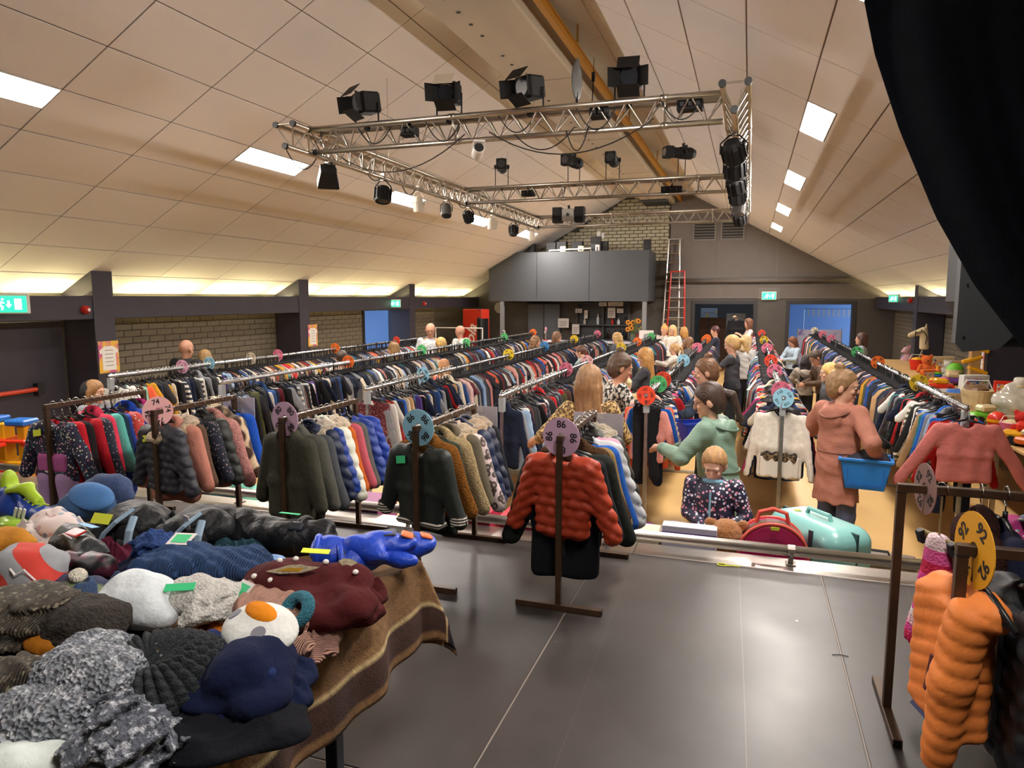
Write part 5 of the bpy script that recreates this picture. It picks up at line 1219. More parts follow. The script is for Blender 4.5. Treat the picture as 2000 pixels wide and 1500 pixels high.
# blue mittens
M_bm = mat('cobalt_nylon', '#1c46c0', .45, noise=(10, .1), bump=('noise', 30, .5)); M_bmd = mat('navy_nylon', '#1b2338', .5)
for i, (px, py, rz, zb, lb) in enumerate(((712, 1073, 25, .03, 'cobalt blue padded ski mitten with orange tip, lying behind its pair'), (752, 1082, 40, .012, 'cobalt blue padded ski mitten with open dark cuff at the table corner'))):
    o = soft('ski_mitten', lb, 'mitten', px, py, .085, (.15, .09), lambda f: (f.cap((-.07, 0, 0), (.06, 0, .01), .038, .03, fy=1.), f.ell((.085, 0, .015), (.03, .03, .02)), f.cap((.01, -.03, -.005), (.05, -.06, .0), .017, .014), f.cut_ell((-.115, 0, 0), (.035, .03, .028)), f.warp(lambda X, Y, Z: -.003*np.abs(np.sin(X*70)))), M_bm, .0055, rz=rz, zb=zb)
    on(o, 'palm_patch', MB().obox((0, 0, 0), (.035, .022, .004), None, .003), M_bmd, (.035, .005, .036), (0, -6, 0)); on(o, 'tip', MB().obox((0, 0, 0), (.014, .016, .004), None, .003), mat('orange_tip', '#e06a28', .5), (.095, .0, .034), (0, 22, 0))
    f = Field((-.03, -.06, -.06), (.03, .06, .06), .005); f.torus((0, 0, 0), .036, .007, rotm(0, 90, 0)); link('cuff', f.mesh('cuff', M_bm), None, o, (-.1, 0, -.0)); on(o, 'lining', MB().lathe([(.032, -.002), (.032, .002)], 16, axis='x'), M_bmd, (-.092, 0, 0))
# blue pompom hat
M_bk = mat('blue_yarn', '#33598f', .95, noise=(40, .15), bump=('wave', 55, 1.))
o = soft('blue_knitted_hat', 'blue ribbed knitted hat with a pompom and a green price tag', 'hat', 400, 1100, .09, (.2, .11), lambda f: (f.ell((-.02, 0, 0), (.13, .06, .042), rotm(0, 0, 6)), f.ell((.08, .02, -.003), (.075, .06, .036)), f.ell((-.08, -.05, -.01), (.06, .03, .03)), f.warp(lambda X, Y, Z: .0035*np.sin(Y*260+X*40+2*np.sin(X*25)))), M_bk, .005, zb=.03)
f = Field((-.07, -.07, -.07), (.07, .07, .07), .0042); f.ell((0, 0, 0), .042); f.warp(lambda X, Y, Z: .009*vnoise(X, Y, Z, 190, 2)+.006*vnoise(X, Y, Z, 330, 5)); link('pompom', f.mesh('pompom', mat('blue_pom', '#2c4a86', 1., noise=(90, .4), bump=('noise', 200, .9))), None, o, (-.155, .02, .012))
paper_tag(o, M_labelg, (-.07, .012, .047), (18, 0, 12), .017, .014)
# padded charcoal hats with pale blue straps, black padded mitten
M_ch = mat('charcoal_nylon', '#1e1f22', .55, noise=(9, .15), bump=('noise', 22, 1.), spec=.3); M_pb = mat('pale_blue_fleece', '#8ca4b8', .9); M_bf = mat('black_lining', '#0d0d10', .9)
for px, py, lb in ((262, 1022, 'charcoal padded winter hat with yellow label and pale blue straps'), (390, 1030, 'charcoal padded winter hat with white tag and pale blue lining, between two padded things')):
    o = soft('padded_hat', lb, 'hat', px, py, .12, (.13, .12), lambda f: (f.ell((0, .01, 0), (.09, .075, .055)), f.ell((-.05, -.02, -.015), (.05, .05, .04)), f.cut_ell((.03, -.07, -.015), (.04, .035, .03), k=.015), f.warp(lambda X, Y, Z: .005*vnoise(X, Y, Z, 45, 4))), M_ch, .006, zb=.01)
    on(o, 'lining', MB().lathe([(.001, -.01), (.03, -.006), (.036, .004)], 14, axis='y'), M_bf, (.03, -.05, -.015)); 
    on(o, 'strap', MB().tube([(-.02, -.085, -.03), (-.005, -.082, .0), (.02, -.07, .03), (.035, -.03, .055)], .006, 6), M_pb, (0, 0, 0)); on(o, 'strap', MB().tube([(.055, -.075, -.03), (.06, -.07, .01), (.05, -.045, .04)], .009, 6), M_pb, (0, 0, 0))
    if px == 262: paper_tag(o, M_label, (-.035, -.06, .03), (55, 5, 12), .024, .014, False)
    else: on(o, 'tag', MB().box((-.007, -.001, -.03), (.007, .001, .02)), M_paper, (.02, -.06, .04), (20, 15, 0))
o = soft('padded_hat', 'charcoal padded hood with pale blue lining left of the black sleeve', 'hat', 432, 1022, .11, (.1, .1), lambda f: (f.ell((0, 0, 0), (.055, .06, .05)), f.cut_ell((-.03, -.05, -.01), (.03, .03, .03), k=.015), f.warp(lambda X, Y, Z: .005*vnoise(X, Y, Z, 45, 7))), M_ch, .006, zb=.015)
on(o, 'lining', MB().tube([(-.045, -.05, .03), (-.03, -.055, .0), (-.038, -.05, -.03)], .009, 8), M_pb, (0, 0, 0))
M_bq = mat('black_padded', '#15171b', .5, noise=(9, .15), bump=('noise', 22, .9), spec=.3)
o = soft('padded_mitten', 'long black padded mitten with a buckled strap at the back of the table', 'mitten', 545, 1045, .10, (.2, .1), lambda f: (f.cap((-.12, 0, 0), (.11, 0, 0), .045, .05, fy=1.), f.ell((-.1, .02, .01), (.06, .05, .045)), f.cut_half((1, 0, .1), .145), f.warp(lambda X, Y, Z: .004*vnoise(X, Y, Z, 50, 4))), M_bq, .006, rz=8, zb=.0)
f = Field((-.03, -.07, -.07), (.03, .07, .07), .005); f.torus((0, 0, 0), .051, .007, rotm(0, 90, 0)); link('strap', f.mesh('strap', M_black), None, o, (.065, 0, .0)); on(o, 'buckle', MB().obox((0, 0, 0), (.015, .012, .006), None, .003), mat('buckle', '#30343c', .2, coat=.5), (.065, -.035, .042), (40, 0, 0))
on(o, 'tag', MB().box((-.025, -.008, 0), (.025, .008, .001)), M_labelg, (.02, .02, .055), (-10, 5, 5))
# caps and child hats at the back
o = soft('blue_baseball_hat', 'blue cap with a lighter brim at the back left of the heap', 'cap', 168, 985, .12, (.13, .12), lambda f: (f.ell((0, 0, 0), (.075, .07, .055)), f.ell((-.05, -.03, -.025), (.05, .05, .03)), f.warp(lambda X, Y, Z: .003*vnoise(X, Y, Z, 40, 4))), mat('cap_denim', '#274a72', .8, noise=(60, .15), bump=('noise', 150, .3)), .006, zb=.02)
f = Field((-.09, -.07, -.04), (.09, .07, .05), .005); f.ell((0, 0, 0), (.065, .045, .022)); f.cut_ell((0, -.01, -.03), (.06, .05, .035)); link('brim', f.mesh('brim', mat('cap_brim', '#3a6aa0', .8, noise=(40, .1))), None, o, (.045, -.02, .035), (R(30), R(20), 0))
soft('denim_hat', 'dark blue denim hat folded behind the blue cap', 'hat', 212, 962, .13, (.12, .1), lambda f: (f.ell((0, 0, 0), (.075, .05, .06)), f.warp(lambda X, Y, Z: .005*vnoise(X, Y, Z, 35, 4))), mat('dark_denim', '#34456b', .85, noise=(80, .2), bump=('noise', 160, .3)), .006, zb=.02)
soft('printed_baby_hat', 'white and pink printed baby hat left of the padded hats', 'hat', 105, 1028, .09, (.13, .11), lambda f: (f.ell((0, 0, 0), (.085, .05, .036), rotm(0, 0, -14)), f.ell((-.04, .02, .01), (.04, .035, .03)), f.warp(lambda X, Y, Z: .006*vnoise(X, Y, Z, 45, 4))), mat('baby_print', '#d8c8c2', .9, pattern=('dots', 38, ('#8090a8', '#c0a0a0', '#9aa8b8', '#d8b0a8'), .35)), .006, zb=.02)
# lime and blue football boot
o = soft('football_boot', 'blue and lime green child football boot with white stripes', 'shoe', 60, 985, .12, (.15, .07), lambda f: (f.cap((-.07, 0, -.02), (.08, 0, -.028), .038, .032, k=.02), f.ell((-.06, 0, .02), (.045, .034, .045), k=.02), f.cut_ell((-.045, 0, .07), (.04, .02, .04)), f.cut_half((0, 0, -1), .055)), mat('boot_blue', '#1f3f9a', .4), .0055, rz=-8, zb=.03)
f = Field((-.07, -.06, -.05), (.09, .06, .08), .005); f.torus((0, 0, 0), .034, .009, rotm(0, -18, 0), sq=1.35); f.ell((-.045, 0, .012), (.014, .022, .04)); f.cap((.03, 0, -.0), (.08, 0, -.028), .016, .014); link('collar', f.mesh('collar', mat('lime', '#a6c62a', .5)), None, o, (-.045, 0, .043))
for i in range(3): on(o, 'stripe', MB().obox((0, 0, 0), (.004, .002, .016), rotm(0, 25, 0)), M_white, (.0+.017*i, -.0385+.001*i, -.012))
for i in range(4): on(o, 'lace', MB().tube([(0, -.016, 0), (.006, 0, .01), (0, .016, 0)], .003, 5), MATS['lime'], (.0+.017*i, 0, .018-.006*i))
soft('lime_shin_pad', 'lime green shin pad under the football boot', 'shin pad', 22, 1022, .05, (.09, .05), lambda f: (f.ell((0, 0, 0), (.06, .03, .018)),), mat('lime_plastic', '#9bc23c', .3), .006, zb=.02)
# left edge hats
soft('mustard_hat', 'mustard yellow hat at the left picture edge above the striped hat', 'hat', 18, 1060, .10, (.1, .09), lambda f: (f.ell((0, 0, 0), (.07, .05, .045)), f.warp(lambda X, Y, Z: .003*vnoise(X, Y, Z, 40, 4))), fleece('mustard_hat_cloth', '#b57a2a'), .006, zb=.02)
o = soft('striped_hat', 'red and grey striped fleece hat with string ties', 'hat', 55, 1108, .12, (.12, .11), lambda f: (f.ell((0, 0, 0), (.08, .07, .055)), f.ell((.05, -.03, -.02), (.045, .04, .03)), f.warp(lambda X, Y, Z: .002*vnoise(X, Y, Z, 40, 4))), mat('red_grey_stripe', '#8b8d92', .9, pattern=('stripes', 5.5, '#b8352a', .55, 'DIAGONAL'), noise=(60, .1)), .006, zb=.02)
on(o, 'string', MB().tube([(.03, -.06, .03), (.06, -.07, .02), (.07, -.06, .03), (.09, -.05, .0), (.08, -.06, -.02)], .0022, 5), M_paper, (0, 0, 0))
o = soft('dark_glove', 'dark padded child glove with red panel and silver piping', 'glove', 158, 1062, .09, (.13, .09), lambda f: (f.cap((-.07, 0, 0), (.05, 0, 0), .036, .034), f.cap((.03, -.02, 0), (.09, -.03, .0), .014, .012), f.cap((.03, .01, 0), (.1, .02, 0), .014, .012), f.warp(lambda X, Y, Z: .003*vnoise(X, Y, Z, 50, 4))), mat('dark_glove_nylon', '#20242a', .5, bump=('noise', 40, .4)), .0055, rz=-20, zb=.03)
on(o, 'panel', MB().obox((0, 0, 0), (.022, .014, .003), None, .002), mat('red_rubber', '#b8322a', .4), (.01, -.012, .036), (15, 0, 10)); on(o, 'piping', MB().tube([(-.04, -.03, .02), (-.01, -.03, .033), (.03, -.028, .03)], .002, 5), M_paper, (0, 0, 0))
on(o, 'blue_label', MB().box((-.03, -.009, 0), (.03, .009, .001)), mat('blue_label', '#7fb2d8', .6), (-.02, .025, .036), (-10, 0, 8))
soft('maroon_glove', 'maroon and black child glove under the dark padded glove', 'glove', 168, 1102, .07, (.1, .08), lambda f: (f.cap((-.05, 0, 0), (.05, 0, 0), .03, .028), f.warp(lambda X, Y, Z: .006*vnoise(X, Y, Z, 60, 4))), mat('maroon_nylon', '#4e1b2e', .5, pattern=('blotch', 30, '#17171c', .5)), .006, zb=.02)
soft('ribbed_hat', 'navy and olive ribbed hat lying flat in front of the dark gloves', 'hat', 150, 1145, .05, (.13, .08), lambda f: (f.ell((0, 0, 0), (.095, .04, .02)), f.warp(lambda X, Y, Z: .002*np.sin(X*160))), mat('navy_olive', '#22294a', .9, pattern=('blotch', 9, '#6d7a58', .52)), .006, rz=6, zb=.02)
soft('cream_mitten', 'small cream knitted mitten beside the blue pompom', 'mitten', 150, 1125, .05, (.07, .06), lambda f: (f.ell((0, 0, 0), (.03, .02, .016)),), knit('cream_yarn', '#c9c3b4', 240, .6), .006, rz=-40, zb=.055)
soft('blue_grey_hat', 'pale grey-blue hat edge between the blue hat and the burgundy shawl', 'hat', 450, 1122, .06, (.11, .07), lambda f: (f.ell((0, 0, 0), (.07, .035, .025), rotm(0, 0, 12)),), fleece('grey_blue', '#8d97a2'), .006, zb=.03)
soft('blue_sock', 'light blue woollen sock beside the black padded mitten', 'sock', 515, 1098, .05, (.1, .06), lambda f: (f.ell((0, 0, 0), (.06, .025, .02)),), fleece('light_blue_wool', '#7b9ac4'), .006, zb=.03)
def crumpled(name, label, cat, px, py, w, d, h, m, rz=0., zb=0., seed=0):
    """a crumpled piece of cloth: a draped sheet with ridged folds"""
    P = at_z(px, py, TT+.004+zb+h*.4); nr, na = 44, 128; rr, a = np.meshgrid(np.linspace(.0, 1, nr), np.arange(na)*2*math.pi/na, indexing='ij')
    m3 = (np.abs(np.cos(a))**3+np.abs(np.sin(a))**3)**(1/3); rim = 1+.10*np.sin(3*a+seed)+.06*np.sin(7*a+2*seed)
    u, v = rr*rim*np.cos(a)/m3, rr*rim*np.sin(a)/m3
    env = np.clip(1-rr**3, 0, 1)**.55
    def rd(s_, k):
        wx, wy = u+.25*np.sin(v*3+k), v+.25*np.sin(u*2.6-k); return 1-np.abs(np.sin(wx*s_+1.7*np.sin(wy*s_*.6+k)+k))
    fold = .55*rd(2.6, seed)+.3*rd(5.5, seed*2.1+1)+.15*rd(11, seed*1.3+2)
    x = u*w/2; y = v*d/2; z = h*env*(.35+.75*fold)
    idx = np.arange(nr*na).reshape(nr, na); nx = np.roll(idx, -1, axis=1)
    F = np.stack([idx[:-1], idx[1:], nx[1:], nx[:-1]], -1).reshape(-1, 4)
    me = mesh_from(name, np.stack([x, y, z], -1).reshape(-1, 3), F, True); me.materials.append(m)
    o = link(name, me, None, None, (P[0], P[1], TT+.005+zb), (0, 0, R(rz))); so = o.modifiers.new('thickness', 'SOLIDIFY'); so.thickness = .003; so.offset = -1
    return tag(o, label, cat, 'hats and gloves heaped on the table')
for a in (('navy_scarf', 'navy fleece scarf crumpled in the middle of the heap', 'scarf', 240, 1125, .46, .34, .06, fleece('navy_cloth_heap', '#20263e'), 10, 0, 1), ('black_scarf', 'black fleece scarf crumpled under the charcoal beret', 'scarf', 385, 1385, .40, .30, .055, fleece('black_cloth_heap', '#14151b'), 20, 0, 2),
          ('grey_snood', 'dark grey snood lying under the brown knitted hats', 'snood', 100, 1240, .5, .44, .06, fleece('grey_cloth_heap', '#2c2e34'), 5, 0, 3), ('maroon_neck_warmer', 'maroon neck warmer crumpled beside the blue pompom', 'neck warmer', 215, 1085, .22, .16, .085, fleece('maroon_heap', '#5a2033'), -20, .0, 4),
          ('denim_scarf', 'slate blue scarf crumpled left of the white fleece hat', 'scarf', 178, 1160, .26, .2, .085, fleece('slate_heap', '#3a4a66'), 15, .0, 5), ('white_muslin', 'white printed muslin cloth draped over the back left of the heap', 'cloth', 95, 1042, .24, .16, .10, mat('muslin_print', '#d3c9c6', .9, pattern=('dots', 34, ('#8090a8', '#c0a0a0', '#9aa8b8', '#d8b0a8'), .3)), 20, .01, 6),
          ('rust_mitten', 'rust orange woollen mitten under the penguin hat', 'mitten', 420, 1205, .2, .14, .075, fleece('rust_heap', '#b5651c'), -30, .0, 7), ('charcoal_snow_trousers', 'charcoal padded cloth crumpled between the padded hats', 'clothes', 330, 1040, .34, .2, .11, mat('charcoal_heap', '#24262a', .55, spec=.3), 5, .0, 8),
          ('rose_scarf', 'dusty rose scarf end below the burgundy shawl', 'scarf', 600, 1225, .26, .13, .05, mat('rose_yarn', '#b98a7c', .95, bump=('wave', 70, .8)), -35, .0, 9), ('teal_glove', 'dark teal glove behind the blue knitted hat', 'glove', 470, 1072, .2, .12, .075, fleece('teal_heap', '#2a4650'), 10, .0, 10),
          ('burgundy_fold', 'burgundy fleece collar folded at the right end of the shawl', 'scarf', 660, 1165, .25, .18, .10, fleece('burgundy_fold_cloth', '#4a1b1d'), 25, .0, 11), ('navy_fold', 'navy fleece ear flap crumpled in front of the penguin hat', 'hat', 495, 1335, .24, .2, .085, fleece('navy_fold_cloth', '#161f3c'), 40, .0, 12)):
    crumpled(*a)
# ================================================================== people
M_skin = mat('skin', objcol=True, rough=.55, noise=(18, .06))
M_hair = mat('hair', objcol=True, rough=.5, noise=(26, .3), bump=('wave', 60, .25))
M_eye = mat('eye_white', '#d8d2cc', .3); M_iris = mat('iris', '#2a211c', .3); M_lip = mat('lip', '#a05a52', .5)
M_tw = mat('worn_cloth', objcol=True, rough=.85, noise=(10, .1), bump=('noise', 18, .45))
M_twq = mat('worn_quilt', objcol=True, rough=.6, noise=(8, .08), bump=('wavez', 14, .05))
M_shoe = mat('shoe', '#2b2624', .5)
SKINS = {'f': '#c99a80', 'm': '#bd8a70', 'p': '#d6ac94', 't': '#b98468'}
def v3(*a): return np.array(a, float)
def person(label, x, y, face, h=1.68, hair=('long', '#7a5a3a'), top=('tee', '#444444'), legs='#23283a', skin='f', rh=None, lh=None, hy=0., hp=-12., lean=0., vox=.012, w=1.,
           topm=None, hem=.86, sleeve=1., glasses=False, hood=False, z0=0., faceon=True, group='shoppers in the hall', collar=None, skirt=0., HS=1.2):
    """face: 0 looks away from the camera (+Y), 90 towards -X, 180 towards the camera. rh/lh: hand positions in body axes (right, forward, up), metres for a 1.68 m adult."""
    s = h/1.68
    t = thing('person', label, 'person', (x, y, z0), R(face), group)
    t.scale = (s, s, s)
    v = vox/s
    ln = R(lean)
    def B(p):     # bend of the upper body above the hips
        p = np.array(p, float); q = p-v3(0, 0, .92)
        return v3(p[0], q[1]*math.cos(ln)+q[2]*math.sin(ln), .92+q[2]*math.cos(ln)-q[1]*math.sin(ln)) if p[2] > .92 else p
    hipR, hipL = v3(.085*w, 0, .90), v3(-.085*w, 0, .90)
    shR, shL = B((.165*w, 0, 1.36)), B((-.165*w, 0, 1.36))
    neck = B((0, 0, 1.40)); hc = B((0, .02, 1.565))
    Mh = Matrix.Rotation(R(-hy), 3, 'Z') @ Matrix.Rotation(R(hp)-ln*.5, 3, 'X')
    HM = np.array(Mh)
    HP = lambda p: hc+HM @ (np.array(p, float)*HS)
    def arm(sh, hand, side):
        hand = np.array(hand if hand is not None else (side*.24*w, .04, .80), float)
        d = hand-sh; L = np.linalg.norm(d); U, Fo = .285, .255
        if L > .53: hand = sh+d/L*.53; d = hand-sh; L = .53
        a = (U*U-Fo*Fo+L*L)/(2*L); hh = math.sqrt(max(U*U-a*a, 0)); n = d/L
        pole = v3(side*.75, -.35, -.8); pole = pole-n*(pole @ n); pole /= np.linalg.norm(pole)+1e-9
        return sh+n*a+pole*hh, hand
    elR, haR = arm(shR, rh, 1); elL, haL = arm(shL, lh, -1)
    pts = np.array([haR, haL, elR, elL, hc, shR, shL]); lo = np.minimum(pts.min(0)-.2, (-.26*w, -.22, -.02)); hi = np.maximum(pts.max(0)+.2, (.26*w, .26, 1.2))
    # --- body: head, neck, trunk, arms with hands, legs in one surface
    f = Field(lo, hi, v); k = .02
    f.cap(hipR, (.09*w, .02, .48), .078*w, .055, k=.03).cap((.09*w, .02, .48), (.09, -.01, .08), .055, .036, k=.02)
    f.cap(hipL, (-.09*w, .02, .48), .078*w, .055, k=.03).cap((-.09*w, .02, .48), (-.09, -.01, .08), .055, .036, k=.02)
    f.cap((0, 0, .95), B((0, 0, 1.08)), .125*w, .115*w, k=.04, fy=1.25).cap(B((0, 0, 1.08)), B((0, .0, 1.28)), .115*w, .13*w, k=.04, fy=1.25)
    f.cap(shR, shL, .05, .05, k=.05)
    f.cap(neck-v3(0, 0, .04), hc+v3(0, -.02, -.06), .048, .047, k=.02)
    E = lambda p, r, **kw: f.ell(HP(p), np.array(r)*HS, Mh, **kw)
    E((0, -.008, .028), (.074, .092, .088), k=.02); E((0, .022, -.045), (.055, .062, .07), k=.025); E((0, .068, -.088), (.024, .02, .018), k=.02)
    E((0, .085, -.012), (.011, .02, .022), k=.008); E((0, .098, -.024), (.013, .012, .011), k=.006)       # nose
    E((.034, .066, -.022), (.02, .014, .016), k=.012); E((-.034, .066, -.022), (.02, .014, .016), k=.012)  # cheeks
    E((0, .078, .024), (.05, .014, .012), k=.012)                                                          # brow
    f.cut_ell(HP((.03, .093, .008)), (.016, .014, .010), Mh, k=.01); f.cut_ell(HP((-.03, .093, .008)), (.016, .014, .010), Mh, k=.01)
    E((0, .082, -.058), (.02, .011, .008), k=.006)                                                         # lips
    for sd in (1, -1): E((sd*.076, -.012, -.01), (.009, .022, .032), k=.006)
    for sh, el, ha in ((shR, elR, haR), (shL, elL, haL)):
        f.cap(sh, el, .047*w, .038, k=.025).cap(el, ha, .038, .024, k=.015)
        d = (ha-el)/np.linalg.norm(ha-el); side = 1 if sh[0] > 0 else -1
        fw = d*.85+v3(0, .25, -.25); fw /= np.linalg.norm(fw)
        nx = np.cross(fw, v3(0, 0, 1)); nx = nx/(np.linalg.norm(nx)+1e-6); nz = np.cross(nx, fw)
        pc = ha+fw*.045
        f.cap(ha+fw*.01, ha+fw*.075, .026, .030, k=.012)
        for i, (o_, l_) in enumerate(((-.030, .062), (-.010, .074), (.010, .072), (.030, .056))):
            a = ha+fw*.08+nx*o_; b = a+(fw*.8-nz*.35)*l_*.55; c = b+(fw*.35-nz*.75)*l_*.5
            f.cap(a, b, .0095, .009, k=.004).cap(b, c, .009, .0078, k=.003)
        a = ha+fw*.03-nx*side*.028; b = a+fw*.035-nx*side*.022-nz*.012; f.cap(a, b, .012, .010, k=.006).cap(b, b+fw*.03-nz*.008, .010, .009, k=.003)
    sk = (*srgb(SKINS.get(skin, skin)), 1)
    link('body', f.mesh('body', M_skin), None, t, color=sk)
    # --- face
    if faceon:
        for sd in (1, -1):
            e = put('eye', MB().lathe([(.001, .009), (.008, .007), (.011, 0), (.008, -.007), (.001, -.009)], 10), M_eye, t, HP((sd*.031, .078, .008)), smooth=True)
            put('iris', MB().lathe([(.0055, -.001), (.0055, .0015)], 10, axis='y'), M_iris, e, HM @ v3(0, .0112, -.001), tuple(Mh.to_euler()))
            b = put('eyebrow', MB().tube([HM @ v3(sd*.016, .0, .0), HM @ v3(sd*.032, .002, .005), HM @ v3(sd*.047, -.008, .001)], [.0035, .0035, .002], 5), M_hair, t, HP((0, .091, .026)), color=(*[c*.5 for c in srgb(hair[1])], 1))
        put('mouth', MB().tube([HM @ v3(-.02, -.004, 0), HM @ v3(0, .003, .001), HM @ v3(.02, -.004, 0)], [.002, .0055, .002], 6), M_lip, t, HP((0, .090, -.058)))
        if glasses:
            mb = MB()
            for sd in (1, -1):
                mb.tube([HM @ v3(sd*.033+.021*math.cos(a), .002, .016*math.sin(a)) for a in np.linspace(0, 2*math.pi, 13)], .0022, 5); mb.tube([HM @ v3(sd*.054, .0, .006), HM @ v3(sd*.078, -.1, .004)], .0022, 5)
            mb.tube([HM @ v3(-.012, .003, .003), HM @ v3(.012, .003, .003)], .0022, 5); put('glasses', mb, M_black, t, HP((0, .104, .006)))
    # --- hair
    st, hcol = hair
    if st != 'bald':
        f = Field(hc-v3(.2, .27, .52), hc+v3(.2, .2, .24), v)
        E = lambda p, r, **kw: f.ell(HP(p), np.array(r)*HS, Mh, **kw)
        E((0, -.016, .034), (.084, .100, .095), k=.02)
        if st in ('long', 'bob', 'curly', 'pony', 'bun', 'halfup'): E((0, -.045, -.02), (.078, .066, .08), k=.03)
        if st == 'halfup': st = 'long'
        if st == 'long':
            for sd in (1, -1): f.cap(HP((sd*.066, -.01, -.02)), B((sd*.085, .035, 1.24)), .034, .026, k=.03)
            f.cap(HP((0, -.05, -.02)), B((0, -.115, 1.18)), .07, .055, k=.04, fy=1.3); f.cap(HP((.05, -.05, -.05)), B((.075, -.10, 1.17)), .045, .03, k=.03); f.cap(HP((-.05, -.05, -.05)), B((-.075, -.10, 1.17)), .045, .03, k=.03)
        elif st == 'bob':
            for sd in (1, -1): f.cap(HP((sd*.07, -.005, -.0)), HP((sd*.078, -.005, -.12)), .034, .03, k=.03)
            f.cap(HP((0, -.06, 0)), HP((0, -.065, -.13)), .065, .055, k=.03)
        elif st == 'curly':
            for sd in (1, -1): f.cap(HP((sd*.07, -.02, .0)), HP((sd*.085, -.02, -.15)), .045, .042, k=.03)
            f.cap(HP((0, -.06, 0)), HP((0, -.075, -.18)), .08, .07, k=.03); f.warp(lambda X, Y, Z: .010*vnoise(X, Y, Z, 75, 3))
        elif st == 'pony':
            f.cap(HP((0, -.10, .04)), HP((0, -.15, .0)), .026, .032, k=.012).cap(HP((0, -.15, .0)), HP((0, -.165, -.17)), .036, .022, k=.02)
        elif st == 'bun': f.ell(HP((0, -.05, .135)), (.04, .042, .036), Mh, k=.012); f.warp(lambda X, Y, Z: .003*vnoise(X, Y, Z, 110, 3))
        elif st == 'short': f.warp(lambda X, Y, Z: .004*vnoise(X, Y, Z, 70, 3))
        # clear of the face
        f.cut_ell(HP((0, .122, -.04)), (.15*HS, .112*HS, .115*HS) if st in ('pony', 'bun', 'short') else (.078*HS, .095*HS, .10*HS), Mh, k=.012)
        if st in ('pony', 'bun', 'short'):
            for sd in (1, -1): f.cut_ell(HP((sd*.095, .012, -.06)), (.045, .05, .06), Mh, k=.015)
        f.cut_ell(HP((0, .02, -.13)), (.055, .06, .075), Mh, k=.01) if st not in ('long',) else None
        f.warp(lambda X, Y, Z: .0025*np.sin(X*170+np.sin(Z*14)*1.6))
        link('hair', f.mesh('hair', M_hair), None, t, color=(*srgb(hcol), 1))
    # --- top
    kind, tc = top
    f = Field(np.minimum(lo, (-.36*w, -.32, min(hem, .8)-.1)), np.maximum(hi, (.36*w, .32, 1.0)), v); bulk = {'tee': .012, 'shirt': .015, 'sweater': .02, 'coat': .025, 'hoodie': .026}[kind]
    if kind == 'coat': f.cap(B((0, 0, 1.24)), (0, -.005, .93), .135*w+bulk, .15*w+bulk, k=.05, fy=1.12)
    f.cap((0, 0, .93), B((0, 0, 1.08)), .125*w+bulk, .118*w+bulk, k=.05, fy=1.22).cap(B((0, 0, 1.08)), B((0, 0, 1.27)), .118*w+bulk, .132*w+bulk, k=.05, fy=1.22)
    f.cap(shR*.97, shL*.97, .052+bulk*.7, .052+bulk*.7, k=.05)
    if hem < .9: f.cap((0, -.005, .95), (0, -.005, hem), .13*w+bulk, .155*w+bulk+skirt, k=.05, fy=1.2)
    for sh, el, ha in ((shR, elR, haR), (shL, elL, haL)):
        f.cap(sh, el if sleeve >= .5 else sh+(el-sh)*sleeve*2, .05*w+bulk, .042+bulk*.95, k=.03)
        if sleeve > .5: f.cap(el, el+(ha-el)*min(1., (sleeve-.5)*2)*.97, .042+bulk*.95, .031+bulk*.7, k=.015)
    if hood or kind == 'hoodie':
        f.ell(B((0, -.135, 1.33)), (.10, .04, .085), k=.05); f.torus(B((0, -.035, 1.39)), .092, .030, rotm(20-lean, 0, 0), k=.02)
    elif kind == 'coat': f.torus(B((0, -.005, 1.405)), .064, .022, rotm(14-lean, 0, 0), k=.02)
    f.cut_half((0, 0, -1), -hem+.0)
    if kind == 'coat':
        f.warp(lambda X, Y, Z: .0035*vnoise(X, Y, Z, 34, 3)+.007*np.sin(np.arctan2(Y, X)*8+2*np.sin(Z*5))*np.clip((1.0-Z)*4, 0, 1)+.0018*np.sin(Z*75+X*30+2*np.sin(Y*25))*np.clip((1.36-Z)*5, 0, 1))
    else: f.warp(lambda X, Y, Z: .005*vnoise(X, Y*1.3, Z*1.6, 24, int(x*10) % 7)*np.clip((1.36-Z)*4, .2, 1)+.003*np.sin(Z*60+X*35+2*np.sin(Y*20)))
    nm = {'tee': 't_shirt', 'shirt': 'shirt', 'sweater': 'sweater', 'coat': 'coat', 'hoodie': 'hooded_sweater'}[kind]
    link(nm, f.mesh(nm, topm or M_tw), None, t, color=(*srgb(tc), 1))
    if kind == 'coat' and vox < .0095:
        r0 = .13*w+bulk
        put('waist_seam', MB().tube([(1.12*r0*math.cos(a), 1.03*r0*math.sin(a), 1.03) for a in np.linspace(0, 2*math.pi, 25)], .006, 6, cap=False), topm or M_tw, t, color=(*[c*.55 for c in srgb(tc)], 1))
        put('hood_edge', MB().tube([B((.128*math.cos(a), -.045-.142*math.sin(a), 1.385-.06*math.sin(a))) for a in np.linspace(-.25, math.pi+.25, 17)], .010, 6), topm or M_tw, t, color=(*[c*.6 for c in srgb(tc)], 1), smooth=True)
        for sd in (1, -1): put('pocket_flap', MB().obox((sd*.085, .118*w+.02, .92), (.05, .006, .018), rotm(0, sd*10, -sd*22), .003), topm or M_tw, t, color=(*[c*.8 for c in srgb(tc)], 1))
        for el, ha in ((elR, haR), (elL, haL)):
            d = (ha-el); put('cuff', MB().tube([el+d*.80, el+d*.97], [.052, .050], 12), topm or M_tw, t, color=(*[c*.75 for c in srgb(tc)], 1), smooth=True)
